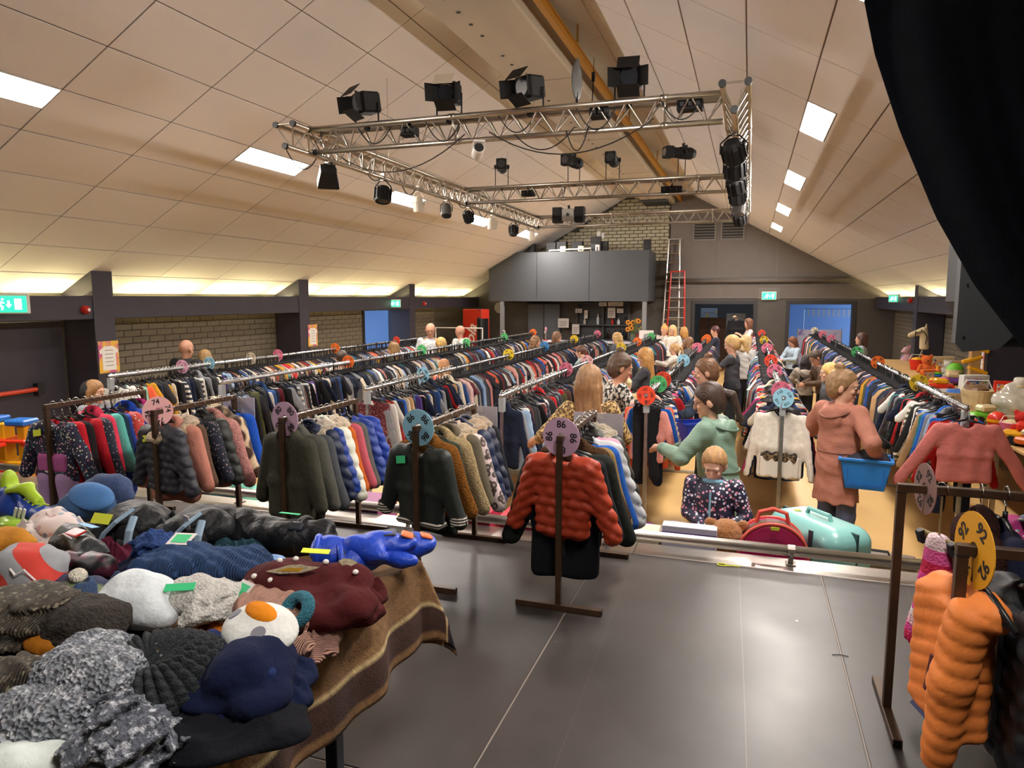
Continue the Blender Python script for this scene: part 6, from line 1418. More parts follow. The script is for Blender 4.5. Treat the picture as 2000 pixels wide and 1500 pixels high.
    if 'black hood' in label:
        f = Field(hc-v3(.2, .22, .25), hc+v3(.2, .2, .2), .011); f.ell(HP((0, -.045, .0)), (.115, .12, .145), Mh); f.cut_ell(HP((0, .12, -.02)), (.09, .12, .13), Mh); f.cut_ell(HP((0, -.01, -.0)), (.092, .09, .11), Mh)
        link('hood', f.mesh('hood', M_tw), None, t, color=(.008, .008, .009, 1))
    # --- trousers and shoes
    v2 = max(v, .012)
    f = Field((-.28*w, -.26, .02), (.28*w, .26, 1.02), v2)
    f.cap((-.05, 0, .93), (.05, 0, .93), .12*w, .12*w, k=.04, fy=1.15)
    for sd in (1, -1): f.cap((sd*.085*w, 0, .88), (sd*.09*w, .02, .48), .094*w, .074, k=.03).cap((sd*.09*w, .02, .48), (sd*.09, -.01, .09), .074, .062, k=.02)
    link('trousers', f.mesh('trousers', M_tw), None, t, color=(*srgb(legs), 1))
    for sd in (1, -1):
        f = Field((-.08, -.12, -.02), (.08, .22, .13), v2); f.cap((0, -.04, .045), (0, .12, .035), .045, .04, k=.02); f.ell((0, -.03, .075), (.042, .05, .045)); f.cut_half((0, 0, -1), -.0)
        link('shoe', f.mesh('shoe', M_shoe), None, t, (sd*.09, 0, 0))
    return t
P = person
def spot(px, py, z, Y=None): return at_z(px, py, z) if Y is None else at_y(px, py, Y)
M_leot = mat('tan_animal_print', '#b89a62', .85, pattern=('leopard', 42, '#4a3018', .6), noise=(12, .1))
M_zebra = mat('black_white_print', '#d0c8bc', .8, pattern=('blotch', 34, '#1c1a18', .5))
M_girl = mat('spotted_softshell', '#171a33', .6, pattern=('dots', 30, ('#d890a8', '#c8d0e8', '#e8e0e8', '#b86a80'), .36))
M_strip = mat('striped_shirt', '#d4d0c8', .85, pattern=('stripes', 12, '#33333a', .72))
# near shoppers: (label, x, y, facing ...)
def at_aisle(px, py, X):
    """a person standing X metres across the hall whose head is on that sight line: place and height"""
    q = at_x(px, py, X); return q[0], q[1], q[2]/.935
def at_head(px, py, h, head=.935):
    q = at_z(px, py, h*head); return q[0], q[1]
q = at_y(1408, 782, 5.5); x, y, hh = q[0], q[1], q[2]/.935; woman_green = P('person in glasses and a long sage green coat reaching to the rail', x, y, 72, hh, ('pony', '#3a2920'), ('coat', '#75907f'), '#20242c', 'f', (.14, .40, 1.12), (-.12, .43, 1.16), hy=-16, hp=-14, vox=.0085, topm=M_twq, hem=.58, hood=True, skirt=.02, glasses=True, lean=7)
x, y = at_head(1645, 750, 1.70); woman_peach = P('person in a long salmon coat carrying a bright blue basket', x, y, -42, 1.68, ('bun', '#8a6a48'), ('coat', '#a56c5a'), '#4a5472', 'f', (.30, .10, .98), (-.30, .30, 1.16), hy=58, hp=-8, vox=.0085, hem=.60, hood=True, skirt=.01)
q = at_y(1396, 903, 5.02); x, y, hh = q[0], q[1], q[2]/.945; girl = P('small person in a dark spotted jacket looking down at the toys', x, y, 172, hh, ('pony', '#a87f52'), ('coat', '#171a33'), '#262b44', 'p', (.05, .24, 1.02), (-.16, .2, 1.0), hp=-24, vox=.008, topm=M_girl, hem=.78, w=1.22, HS=1.4)
M_lb = mat('light_blue_lining', '#6f9fb4', .7)
put('zip', MB().tube([(.0, .165, 1.33), (.0, .19, 1.1), (.0, .20, .82)], .011, 6), M_lb, girl)
f = Field((-.16, -.16, 1.3), (.16, .2, 1.5), .009); f.torus((0, .015, 1.40), .085, .026, rotm(14, 0, 0)); link('collar', f.mesh('collar', M_lb), None, girl)
x, y, hh = at_aisle(1152, 748, -1.2); P('person in a tan animal-print blouse standing with back turned', x, y, 20, hh, ('long', '#8a6440'), ('sweater', '#b89a62'), '#20242c', 'f', (.18, .3, 1.1), (-.42, .22, 1.08), hy=25, hp=-14, vox=.0095, topm=M_leot, sleeve=.7, faceon=False)
x, y = at_head(1196, 716, 1.72); P('person in a black and white patterned blouse looking down at the rail', x, y, -62, 1.72, ('bun', '#4f3a28'), ('shirt', '#d0c8bc'), '#20242c', 't', (.1, .4, 1.12), (-.1, .42, 1.16), hp=-16, vox=.0095, topm=M_zebra, lean=6)
x, y, hh = at_aisle(1222, 752, -1.2); P('very small person in a beige top carried beside the patterned blouse', x, y, -30, .95, ('short', '#cdb48a'), ('sweater', '#c2a878'), '#3a3f50', 'p', vox=.010, faceon=False, w=1.1, z0=hh*.935-.888)
x, y, hh = at_aisle(1262, 697, -1.38); P('person in a charcoal cardigan looking down at the rail', x, y, 88, hh, ('long', '#a8793f'), ('sweater', '#34343a'), '#20242c', 'f', (.08, .36, 1.12), (-.12, .38, 1.14), hp=-16, vox=.010)
x, y = at_head(1382, 726, 1.66); P('person in a denim blue shirt facing the red 122 discs', x, y, 95, 1.66, ('bun', '#6b4a30'), ('shirt', '#3a4c66'), '#20242c', 'f', (.1, .4, 1.06), (-.1, .42, 1.08), hp=-12, vox=.0095, topm=M_denim, sleeve=.75)
x, y, hh = at_aisle(1444, 742, -0.22); P('small person in a brown top behind the sage green coat', x, y, 60, hh, ('curly', '#b98a48'), ('sweater', '#4a3a38'), '#2c3040', 'f', vox=.011, faceon=False)
x, y = at_head(1432, 672, 1.68); P('person in a charcoal t-shirt reaching both arms to the rail', x, y, 80, 1.68, ('pony', '#b9955e'), ('tee', '#3f4046'), '#20242c', 'f', (.08, .42, 1.08), (-.1, .45, 1.02), hp=-20, vox=.0105, sleeve=.3)
x, y, hh = at_aisle(1574, 706, 0.93); P('person in a beige hooded sweater standing with back turned', x, y, -8, hh, ('long', '#241b18'), ('hoodie', '#a3978a'), '#22242a', 'f', (.2, .28, 1.1), (-.2, .28, 1.1), hp=-10, vox=.0095, faceon=False)
x, y, hh = at_aisle(1549, 668, 0.95); P('person in a pale blue sweater looking down near the second door', x, y, 125, hh, ('bob', '#6b3f26'), ('sweater', '#a9bccb'), '#262b3c', 'f', (.1, .35, 1.1), (-.14, .36, 1.12), hp=-24, vox=.0105, w=1.12)
x, y, hh = at_aisle(1612, 696, 1.2); P('person in glasses and a brown sweater bending towards the rail', x, y, 105, hh, ('short', '#4a3a30'), ('sweater', '#5a4436'), '#22242a', 't', (.1, .35, 1.05), (-.1, .36, 1.05), hp=-28, glasses=True, lean=14, vox=.0105)
x, y, hh = at_aisle(1622, 728, 0.98); P('person in a dark grey top directly behind the salmon coat', x, y, 100, hh, ('bob', '#cfa964'), ('sweater', '#55585c'), '#22242a', 'f', hp=-4, vox=.0105)
x, y, hh = at_aisle(1684, 662, 2.25); P('person in a light grey top standing beyond the right rail', x, y, 82, hh, ('bob', '#4a3026'), ('sweater', '#9aa6b0'), '#262b3c', 'f', hp=0, vox=.0115)
# the crowd by the doors
for lb, px, py, h, face, hr, tp, kw in (
    ('person in a pale grey jumper, leftmost of those by the ladder', 1298, 645, 1.62, 170, ('bun', '#c79a52'), ('sweater', '#b9b4b0'), dict(X=-2.1)),
    ('person in a white top facing the camera by the ladder', 1314, 645, 1.70, 165, ('long', '#d2ad74'), ('sweater', '#d6d0c8'), dict(X=-1.85, hp=-4)),
    ('person in a mid grey shirt with back turned by the ladder', 1336, 648, 1.68, 10, ('bob', '#b9894a'), ('sweater', '#7b7674'), dict(X=-1.6, faceon=False)),
    ('person in a dark grey top bending forward in front of the ladder', 1334, 668, 1.58, -70, ('bob', '#7a5436'), ('sweater', '#5d5a5a'), dict(X=-1.35, hp=-22, lean=12)),
    ('person in a cream top with both arms stretched towards the rail', 1318, 682, 1.55, 100, ('pony', '#b08a58'), ('sweater', '#cfc8bf'), dict(X=-1.4, rh=(.1, .45, 1.2), lh=(-.1, .45, 1.25))),
    ('person in a navy shirt reaching forward near the first door', 1398, 647, 1.66, 95, ('short', '#4a1f22'), ('tee', '#20283e'), dict(X=-0.8, hp=-16, rh=(.1, .4, 1.1), lh=(-.1, .4, 1.1))),
    ('person in a white striped shirt standing in the rail aisle', 1457, 668, 1.60, -40, ('bob', '#b59a70'), ('shirt', '#d4d0c8'), dict(topm=None, faceon=False)),
    ('person in a pink-white t-shirt holding up a black garment by the doors', 1462, 632, 1.72, 110, ('long', '#6b4430'), ('tee', '#d9c2bc'), dict(rh=(.12, .30, 1.72), lh=(-.15, .3, 1.3), hp=6, sleeve=.3)),
    ('person in a slate t-shirt standing left of the sunflowers', 1206, 660, 1.68, 75, ('curly', '#b08d58'), ('tee', '#4a4a58'), dict(X=-2.8)),
    ('person in a grey sweater standing in front of the bar notices', 1087, 658, 1.66, -60, ('bob', '#6f4e38'), ('sweater', '#5a5a60'), dict(X=-4.3)),
    ('person in a dark sweater at the bar left of the grey sweater', 1045, 667, 1.62, -75, ('curly', '#7d5b3c'), ('sweater', '#4a4a4f'), dict(X=-4.35, hp=-10)),
    ('person in a grey-green knitted jumper leaning over the rail with an arm out', 1158, 682, 1.66, 70, ('short', '#5a3a2a'), ('sweater', '#8fa09c'), dict(X=-2.72, lean=26, hp=-10, rh=(.1, .5, 1.15), lh=(-.1, .5, 1.2))),
    ('person in an olive jacket looking down between the left rails', 770, 682, 1.66, 95, ('long', '#8a6a40'), ('coat', '#565a48'), dict(X=-6.0, hp=-12)),
    ('person in a pale beige jumper between the left rails', 862, 672, 1.64, 85, ('bob', '#c09a58'), ('sweater', '#c2b8a8'), dict(X=-5.62)),
    ('person in a white t-shirt facing the hall near the daylight door', 841, 645, 1.82, 200, ('bald', '#a08a7a'), ('tee', '#c8ccd0'), dict(X=-6.05, skin='m', w=1.15, sleeve=.35)),
    ('person in a white shirt turned sideways before the red fridge', 900, 648, 1.82, 75, ('bald', '#a08a7a'), ('shirt', '#d0cfc8'), dict(X=-6.0, skin='m', w=1.15, sleeve=.4)),
    ('person in a pale grey t-shirt between the two left rails', 667, 700, 1.50, 20, ('short', '#3a2a22'), ('tee', '#b9b4ae'), dict(X=-5.95, faceon=False)),
    ('small person in a coral top half hidden behind the 140 rail', 868, 716, 1.40, 40, ('bob', '#a8744a'), ('tee', '#c8705e'), dict(X=-4.35, faceon=False)),
    ('person in a black jacket at the left wall with back turned', 362, 682, 1.80, 5, ('bald', '#8a8078'), ('coat', '#1d1d20'), dict(X=-7.7, skin='m', faceon=False, w=1.1)),
    ('person in a brown top half hidden right of the black jacket', 400, 700, 1.60, 30, ('bob', '#9a7a4c'), ('sweater', '#4a4238'), dict(X=-7.6, faceon=False)),
    ('person in black hood and grey jacket in profile, far left', 182, 765, 1.52, -80, ('bob', '#8a6238'), ('coat', '#7d7f84'), dict(X=-6.4, hp=-6))):
    x, y = at_head(px, py, h); kw = dict(kw)
    if 'X' in kw: x, y, h = at_aisle(px, py, kw.pop('X'))
    if 'striped shirt' in lb: kw['topm'] = M_strip
    P(lb, x, y, face, h, hr, tp, kw.pop('legs', '#22263a'), kw.pop('skin', 'f'), vox=.013 if y > 10 else .0115, **kw)
# cropped grey hair for the bald men is part of the scalp tone; hood of the profile figure
# ================================================================== far end of the hall
M_balc = mat('balcony_board', '#3e4145', .5, noise=(120, .06))
bal = thing('balcony', 'dark grey panelled box balcony on two posts above the bar', 'balcony', (-5.3, 21.8, 2.2))
B0 = np.array([-5.3, 21.8, 2.2])
xs = [-7.85, -6.27, -4.62, -2.84]
def zt(x): return min(3.70, roof_z(x)-.03)
for i in range(3):
    a, b = xs[i]+.006, xs[i+1]-.006
    poly = [(a, 2.2), (b, 2.2), (b, zt(b))]
    if zt(a) < 3.69: poly.append((RX-(RZ-.03-3.70)/SL, 3.70))
    poly.append((a, zt(a)))
    mb = MB().prism(poly, 21.0, 21.03); mb.V = [v-B0 for v in mb.V]; put('panel', mb, M_balc, bal)
def bput(name, mb, m): mb.V = [v-B0 for v in mb.V]; return put(name, mb, m, bal)
bput('panel', MB().box((-2.87, 21.035, 2.2), (-2.84, 22.55, 3.70)), M_balc)
bput('deck', MB().box((-7.84, 21.035, 2.2), (-2.875, 22.55, 2.32)), M_dark)
bput('shelf', MB().box((-7.0, 21.035, 3.5), (-2.9, 22.55, 3.62)), M_dark)
for x in (-7.42, -2.95): bput('post', MB().box((x-.06, 21.0, 0), (x+.06, 21.12, 2.19), .006), mat('post_grey', '#76777a', .5))
# kit on the balcony
def small(name, label, cat, px, py, Y, lo, hi, m, bev=.006, group=None):
    p = at_y(px, py, Y); o = put(name, MB().box(lo, hi, bev), m, None, p); return tag(o, label, cat, group)
def box_thing(name, label, cat, p, size, m, parts=(), rz=0., bev=.008, group=None):
    t = thing(name, label, cat, p, R(rz), group); put('body', MB().box((-size[0]/2, -size[1]/2, 0), (size[0]/2, size[1]/2, size[2]), bev), m, t)
    for nm, lo, hi, mm in parts: put(nm, MB().box(lo, hi, .002), mm, t)
    return t
def on_balc(px, Y=21.2): q = at_y(px, 490, Y); return (q[0], Y, 3.625)
M_cone = mat('speaker_cone', '#26262a', .7)
for px, w, h, lb in ((1041, .14, .36, 'small black loudspeaker at the left end of the balcony top'), (1078, .3, .38, 'black monitor speaker left on the balcony behind the white frame'), (1098, .3, .40, 'black monitor speaker behind the first white box on the balcony'), (1128, .34, .40, 'wide black speaker behind the second white box on the balcony'), (1181, .2, .38, 'narrow black loudspeaker beside the white book on the balcony'), (1264, .2, .40, 'black loudspeaker at the right end of the balcony top')):
    t = box_thing('monitor_speaker', lb, 'loudspeaker', on_balc(px, 21.4), (w, .25, h), M_black)
    put('cone', MB().lathe([(w*.3, -.13), (w*.34, -.126)], 14, c=(0, 0, h*.45), axis='y'), M_cone, t)
p = on_balc(1164, 21.3); box_thing('mixing_desk', 'tall dark equipment case standing upright on the balcony', 'equipment case', (p[0], 21.3, 3.625), (.3, .2, .52), M_dgrey, (('lid', (-.15, -.11, .3), (.15, -.1, .5), M_black),))
box_thing('ring_binder', 'white ring binder standing on the balcony', 'binder', on_balc(1167, 21.12), (.12, .08, .26), M_paper, (('spine_label', (-.02, -.043, .05), (.02, -.04, .2), M_dgrey),))
for px, lb in ((1100, 'left cream box sitting on the white balcony frame'), (1135, 'right cream box sitting on the white balcony frame')): box_thing('cream_box', lb, 'box', on_balc(px, 21.12), (.17, .12, .24), mat('cream_card', '#d6c9a4', .7), (('slot', (-.05, -.062, .1), (.05, -.06, .13), M_dgrey),))
t = thing('tubular_stand', 'low white tubular frame along the balcony front', 'frame', on_balc(1113, 21.07))
put('tube', MB().tube([(-.65, 0, 0), (-.65, 0, .12), (.65, 0, .16), (.65, 0, 0)], .022, 8), M_white, t)
p = at_y(1172, 458, YB-.06); t = thing('wall_box', 'white wireless access box high on the pale block wall', 'electrical box', p); put('case', MB().box((-.1, -.04, -.16), (.02, .05, .1), .01), M_white, t); put('side_unit', MB().box((.05, -.03, -.12), (.14, .05, .05), .01), M_paper, t); put('arm', MB().tube([(-.02, 0, -.16), (.02, -.02, -.3)], .015, 6), M_black, t)
p = at_y(1283, 383, 21.6); t = thing('duct_box', 'black ventilation box fixed high under the ridge at the gable', 'vent', p); put('case', MB().box((-.45, -.25, -.18), (.3, .9, .1), .02), M_black, t); put('flange', MB().box((-.5, -.27, -.2), (.35, -.25, -.14), .01), M_dgrey, t)
# bar
cnt = thing('bar_counter', 'long dark bar counter with a pale top under the balcony', 'counter', (-4.9, 19.9, 0))
put('front', MB().box((-2.1, -.25, 0), (2.0, .3, 1.02)), M_dark, cnt); put('worktop', MB().box((-2.15, -.33, 1.02), (2.05, .34, 1.06), .006), mat('counter_top', '#a9a7b4', .35), cnt)
for x in (-1.4, -.7, 0, .7, 1.4): put('front_panel', MB().box((x-.33, -.265, .06), (x+.33, -.25, .98), .004), M_dgrey, cnt)
dr = thing('cupboard', 'blue-grey double cupboard doors behind the bar', 'cupboard', (-6.45, 22.45, 0))
M_cup = mat('cupboard_blue', '#5c6470', .45)
put('body', MB().box((-.56, 0, 0), (.56, .13, 2.12)), M_dark, dr)
for s in (-1, 1):
    d = put('door', MB().box((s*.28-.26, -.03, .02), (s*.28+.26, 0, 2.1), .006), M_cup, dr); put('knob', MB().lathe([(.018, -.02), (.018, 0)], 10, c=(s*.06, -.035, 1.0), axis='y'), M_alu, d)
sh = thing('bar_shelf', 'dark bar shelving unit with two bays on the back wall', 'shelf', (-4.45, 22.3, 0))
put('back', MB().box((-.85, .22, .95), (.85, .25, 2.14)), M_dgrey, sh)
for x in (-.85, 0, .83): put('upright', MB().box((x, -.02, .95), (x+.03, .22, 2.14)), M_dark, sh)
for z in (.95, 1.42, 2.12): put('board', MB().box((-.85, -.02, z), (.86, .22, z+.03)), mat('shelf_board', '#4a4a4e', .5), sh)
put('cupboard_base', MB().box((-.85, -.1, 0), (.86, .22, .94)), M_dark, sh)
M_glass = mat('bar_glass', '#c8d0d4', .1, alpha=.5)
def bottle(x, z, h, m, lb, cat='bottle', r=.035):
    t = thing('bottle', lb, cat, (x, 22.38, z)); put('glass', MB().lathe([(r, 0), (r, h*.58), (r*.4, h*.75), (r*.36, h)], 10), m, t, smooth=False); put('stopper', MB().lathe([(r*.42, h), (r*.42, h+.02)], 8), M_black, t)
for i in range(7): bottle(-5.1+i*.085, .985, .13, M_glass, f'small clear glass on the lower left bar shelf, {ORD(i+1)} from the left', 'glass', .03)
for i, (x, c, lb) in enumerate(((-4.62, '#a03a22', 'orange-red bottle'), (-4.35, '#1c2418', 'dark green bottle'), (-4.25, '#2a1a14', 'brown bottle'), (-3.86, '#1a1a1e', 'slim black bottle'), (-3.76, '#20262c', 'dark blue-black bottle'), (-4.05, '#3a2a1a', 'amber bottle'))): bottle(x, .985, .3, mat('bottle_%d' % i, c, .15), lb+' on the lower bar shelf')
for i, (x, c, lb, h) in enumerate(((-5.05, '#c8c0b0', 'cream jar on the upper bar shelf', .2), (-4.62, '#d0d4d8', 'white bottle on the upper bar shelf', .34), (-4.5, '#3a3a40', 'dark carafe on the upper bar shelf', .28), (-4.15, '#b02a22', 'red tin on the upper bar shelf', .22), (-3.75, '#2a2a30', 'black flask on the upper bar shelf', .26), (-3.95, '#c9c9cc', 'grey canister on the upper bar shelf', .2))): bottle(x, 1.455, h, mat('jar_%d' % i, c, .3), lb, 'jar' if h < .24 else 'bottle', .045)
for px, py, w, h, lb in ((1100, 631, .36, .3, 'large pale notice sheet on the wall left of the bar shelves'), (1124, 643, .24, .32, 'white price list taped on the left side of the bar shelves'), (1130, 607, .22, .14, 'white card at the top left of the bar shelves'), (1144, 614, .11, .26, 'narrow white sheet on the upper bar shelves'), (1177, 594, .24, .13, 'left white card along the top of the bar shelves'), (1202, 594, .48, .13, 'wide white card along the top of the bar shelves'), (1194, 611, .24, .32, 'tall white sheet on the right bay of the bar shelves'), (1211, 607, .2, .14, 'small white card at the right end of the bar shelves')):
    q = at_y(px, py, 22.24); t = thing('notice', lb, 'notice', (q[0], 22.26, q[2]), group='papers on the bar shelves'); put('sheet', MB().box((-w/2, 0, -h/2), (w/2, .006, h/2)), M_paper, t)
    put('print', MB().box((-w*.35, -.002, -h*.1), (w*.3, 0, -h*.04)).box((-w*.35, -.002, h*.1), (w*.35, 0, h*.16)).box((-w*.35, -.002, -h*.3), (w*.2, 0, -h*.24)), mat('print_grey', '#77787c', .7), t)
# small things on the counter
def counter_at(px): q = at_y(px, 660, 19.8); return (q[0], 19.8, 1.062)
t = thing('beer_tap', 'small beer tap with pink and white handle on the bar', 'beer tap', counter_at(1066)); put('column', MB().tube([(0, 0, 0), (0, 0, .26), (0, -.1, .28), (0, -.12, .22)], .018, 8), M_alu, t); put('handle', MB().lathe([(.02, .27), (.035, .33), (.02, .4)], 10), mat('tap_pink', '#c98aa0', .4), t); put('drip_base', MB().box((-.05, -.06, 0), (.05, .06, .03)), M_red, t)
t = thing('soap_dispenser', 'clear pump bottle of hand gel standing at the far end of the second rail', 'bottle', (at_y(986, 652, 19.75)[0], 19.75, 1.062)); put('bottle', MB().lathe([(.045, 0), (.045, .16), (.02, .19)], 10), M_glass, t); put('pump', MB().tube([(0, 0, .19), (0, 0, .27), (-.06, 0, .27)], .012, 6), M_white, t)
t = thing('flower_vase', 'glass vase of sunflowers and yellow blooms on the bar', 'flowers', counter_at(1236)); put('vase', MB().lathe([(.07, 0), (.09, .1), (.07, .24)], 14), mat('vase_green', '#3a463a', .15), t)
M_stem = mat('stem', '#4a5a2a', .7); M_pet = mat('petal', '#d88a18', .6); M_cen = mat('flower_centre', '#3a2412', .8); rf = random.Random(5)
for i in range(12):
    a, rr, zz = rf.uniform(0, 6.28), rf.uniform(.04, .22), rf.uniform(.34, .62); p = (rr*math.cos(a), rr*math.sin(a), zz)
    put('stem', MB().tube([(0, 0, .2), (p[0]*.4, p[1]*.4, .3), p], .006, 5), M_stem, t)
    if i < 7:
        fl = put('flower_head', MB().lathe([(.028, -.03), (.03, -.015)], 10, axis='y'), M_cen, t, p)
        put('petals', MB().prism([((.075 if k % 2 else .05)*math.cos(k*math.pi/12), (.075 if k % 2 else .05)*math.sin(k*math.pi/12)) for k in range(24)], -.014, -.006), M_pet, fl)
    else: put('leaf', MB().obox(p, (.02, .006, .06), rotm(rf.uniform(-30, 30), rf.uniform(-40, 40), 0)), mat('leaf_green', '#6a6a2a', .7), t)
t = thing('poster_stand', 'small white printed stand-up sign on the bar right of the sunflowers', 'sign', counter_at(1262)); put('card', MB().box((-.2, -.01, 0), (.2, .01, .34)), M_paper, t); put('picture', MB().prism([(-.1, .06), (.02, .05), (.1, .12), (.06, .26), (-.06, .24)], -.014, -.01), mat('poster_grey', '#8f9298', .7), t)
t = thing('armchair', 'dark red upholstered chair at the foot of the ladders', 'chair', (-3.0, 21.3, 0)); M_ac = mat('red_leather', '#74221c', .45)
for nm, lo, hi in (('seat', (-.3, -.3, .25), (.3, .3, .45)), ('backrest', (-.3, .2, .45), (.3, .34, 1.2)), ('armrest', (-.38, -.3, .2), (-.28, .3, .65)), ('armrest', (.28, -.3, .2), (.38, .3, .65))): put(nm, MB().box(lo, hi, .05), M_ac, t)
for x in (-.3, .3):
    for y in (-.25, .25): put('leg', MB().box((x-.025, y-.025, 0), (x+.025, y+.025, .22)), M_black, t)
# clock
p = at_y(975, 601, 22.5); t = thing('wall_clock', 'round white wall clock behind the left balcony post', 'clock', (p[0], YB-.04, p[2])); put('face', MB().lathe([(.17, -.03), (.17, .03)], 24, axis='y'), M_white, t); put('rim', MB().lathe([(.165, -.034), (.185, -.036), (.185, .03), (.165, .03)], 24, axis='y'), M_alu, t); put('hand', MB().box((-.006, -.04, 0), (.006, -.036, .12)), M_black, t); put('hand', MB().box((0, -.04, -.005), (.08, -.036, .005)), M_black, t)
# fridge
fr = thing('drinks_fridge', 'tall red drinks fridge with white script lettering and a dark glass door', 'fridge', (-8.12, 20.7, 0), R(-14))
M_fr = mat('fridge_red', '#c43422', .35); put('cabinet', MB().box((-.36, -.3, .06), (.2, .3, 1.95), .015), M_fr, fr); put('kickplate', MB().box((-.34, -.28, 0), (.18, .28, .06)), M_black, fr)
d = put('door', MB().box((.201, -.3, .1), (.24, .3, 1.95), .006), M_fr, fr); put('pane', MB().box((.241, -.25, .2), (.246, .25, 1.66)), mat('fridge_glass', '#16181c', .08, coat=1.), d); put('handle', MB().tube([(.26, -.26, .8), (.28, -.26, .9), (.28, -.26, 1.2), (.26, -.26, 1.3)], .012, 6), M_black, d)
put('front_bezel', MB().box((.205, -.33, .12), (.36, -.3, 1.95), .004), MATS['dark_grey'], fr); put('header', MB().box((.21, -.336, 1.7), (.36, -.33, 1.93)), MATS['fridge_red'], fr); put('glass_side', MB().box((.22, -.335, .2), (.35, -.33, 1.66)), MATS['fridge_glass'], fr)
tm = text_mesh('Cola', .5, True, .35); tm.materials.append(M_white) if not tm.materials else None
link('lettering', tm, None, fr, (-.06, -.306, 1.0), (0, R(-78), 0))
t = thing('garment_trolley', 'small white tubular trolley frame in front of the red fridge', 'trolley', (-7.7, 18.6, 0)); put('frame', MB().tube([(-.9, 0, .1), (-.9, 0, 1.45), (.55, 0, 1.45), (.55, 0, .1)], .02, 8), M_white, t); put('base', MB().box((-.92, -.25, .05), (-.88, .25, .1)).box((.53, -.25, .05), (.57, .25, .1)), M_white, t)
for x in (-.9, .55):
    for y in (-.22, .22): put('wheel', MB().lathe([(.03, -.012), (.03, .012)], 10, c=(x, y, .03), axis='x'), M_rubber, t)
# ladders
ld = thing('extension_ladder', 'tall aluminium ladder leaning against the gable wall', 'ladder', (-2.28, 21.75, 0)); 
L0, L1 = (-.27, 0, 0), (-.16, .72, 4.1)
for s in (-1, 1): put('stile', MB().tube([(s*.27, 0, 0), (s*.165, .72, 4.1)], .026, 6), M_alu, ld)
for i in range(14):
    k = (i+.7)/14.2; w = .27-.105*k; put('rung', MB().tube([(-w, .72*k, 4.1*k), (w, .72*k, 4.1*k)], .018, 6), M_alu, ld)
put('top_pad', MB().box((-.24, .66, 4.08), (.24, .76, 4.12), .01), M_alu, ld)
rl = thing('step_ladder', 'red step ladder standing behind the aluminium ladder', 'ladder', (-2.12, 22.0, 0)); M_rl = mat('ladder_red', '#b5281c', .4)
for s in (-1, 1): put('stile', MB().tube([(s*.30, -.12, 0), (s*.2, .12, 3.1)], .03, 6), M_rl, rl)
for i in range(10): k = (i+.6)/10.2; w = .3-.1*k; put('step', MB().box((-w, -.12+.24*k-.04, 3.1*k-.012), (w, -.12+.24*k+.04, 3.1*k+.012)), M_alu, rl)
put('top_tray', MB().box((-.22, .05, 3.08), (.22, .2, 3.12), .01), M_rl, rl)
# vents, exit signs, bells, posters
for i, (px, py) in enumerate(((1376, 450), (1431, 448))):
    q = at_y(px, py, YB-.03); t = thing('wall_vent', f'dark louvred vent grille high on the gable wall, {"left" if i == 0 else "right"} of the pair', 'vent', (q[0], YB-.02, q[2])); put('frame', MB().box((-.35, -.03, -.31), (-.3, 0, .31)).box((.3, -.03, -.31), (.35, 0, .31)).box((-.3, -.03, -.31), (.3, 0, -.26)).box((-.3, -.03, .26), (.3, 0, .31)), M_batten, t); put('void', MB().box((-.3, -.004, -.26), (.3, 0, .26)), M_black, t)
    for k in range(6): put('slat', MB().obox((0, -.014, -.21+.085*k), (.3, .014, .012), rotm(35, 0, 0)), M_batten, t)
M_exit = mat('exit_green', '#18b070', .4, emit=('#2fe59a', 1.6)); M_exitw = mat('exit_white', '#e8fff0', .4, emit=('#e8fff4', 1.6))
def exit_sign(p, w, h, rz, label):
    t = thing('exit_sign', label, 'exit sign', p, rz, 'lit green exit signs'); put('housing', MB().box((-w/2-.02, -.005, -h/2-.02), (w/2+.02, .06, h/2+.03), .008), M_paper, t); put('panel', MB().box((-w/2, -.012, -h/2), (w/2, -.005, h/2)), M_exit, t)
    put('running_figure', MB().prism([(-.30*w, .1*h), (-.2*w, .2*h), (-.1*w, .16*h), (-.04*w, .04*h), (-.1*w, .06*h), (-.16*w, -.02*h), (-.08*w, -.14*h), (-.1*w, -.36*h), (-.15*w, -.36*h), (-.14*w, -.18*h), (-.22*w, -.1*h), (-.26*w, -.3*h), (-.38*w, -.3*h), (-.37*w, -.24*h), (-.29*w, -.2*h), (-.24*w, .06*h)], -.016, -.012).lathe([(.07*h, -.016), (.07*h, -.012)], 10, c=(-.1*w, 0, .3*h), axis='y'), M_exitw, t)
    put('arrow', MB().prism([(.02*w, .22*h), (.08*w, .22*h), (.08*w, -.02*h), (.13*w, -.02*h), (.05*w, -.24*h), (-.03*w, -.02*h), (.02*w, -.02*h)], -.016, -.012).box((.2*w, -.016, -.34*h), (.38*w, -.012, .34*h)), M_exitw, t)
    return t
q = at_x(14, 594, CLF+.08); exit_sign(q, .42, .2, R(35), 'large lit green exit sign at the left picture edge')
q = at_x(770, 593, CLF+.05); exit_sign(q, .3, .16, R(30), 'small lit green exit sign above the daylight door')
q = at_y(1502, 578, YB-.08); t = exit_sign(q, .38, .2, 0, 'lit green exit sign on the gable wall between the doors'); put('back_frame', MB().box((-.3, .06, -.1), (.3, .075, .24)), M_batten, t)
q = at_x(1745, 583, CRF-.06); exit_sign(q, .26, .15, R(-55), 'lit green exit sign on the right wall beam')
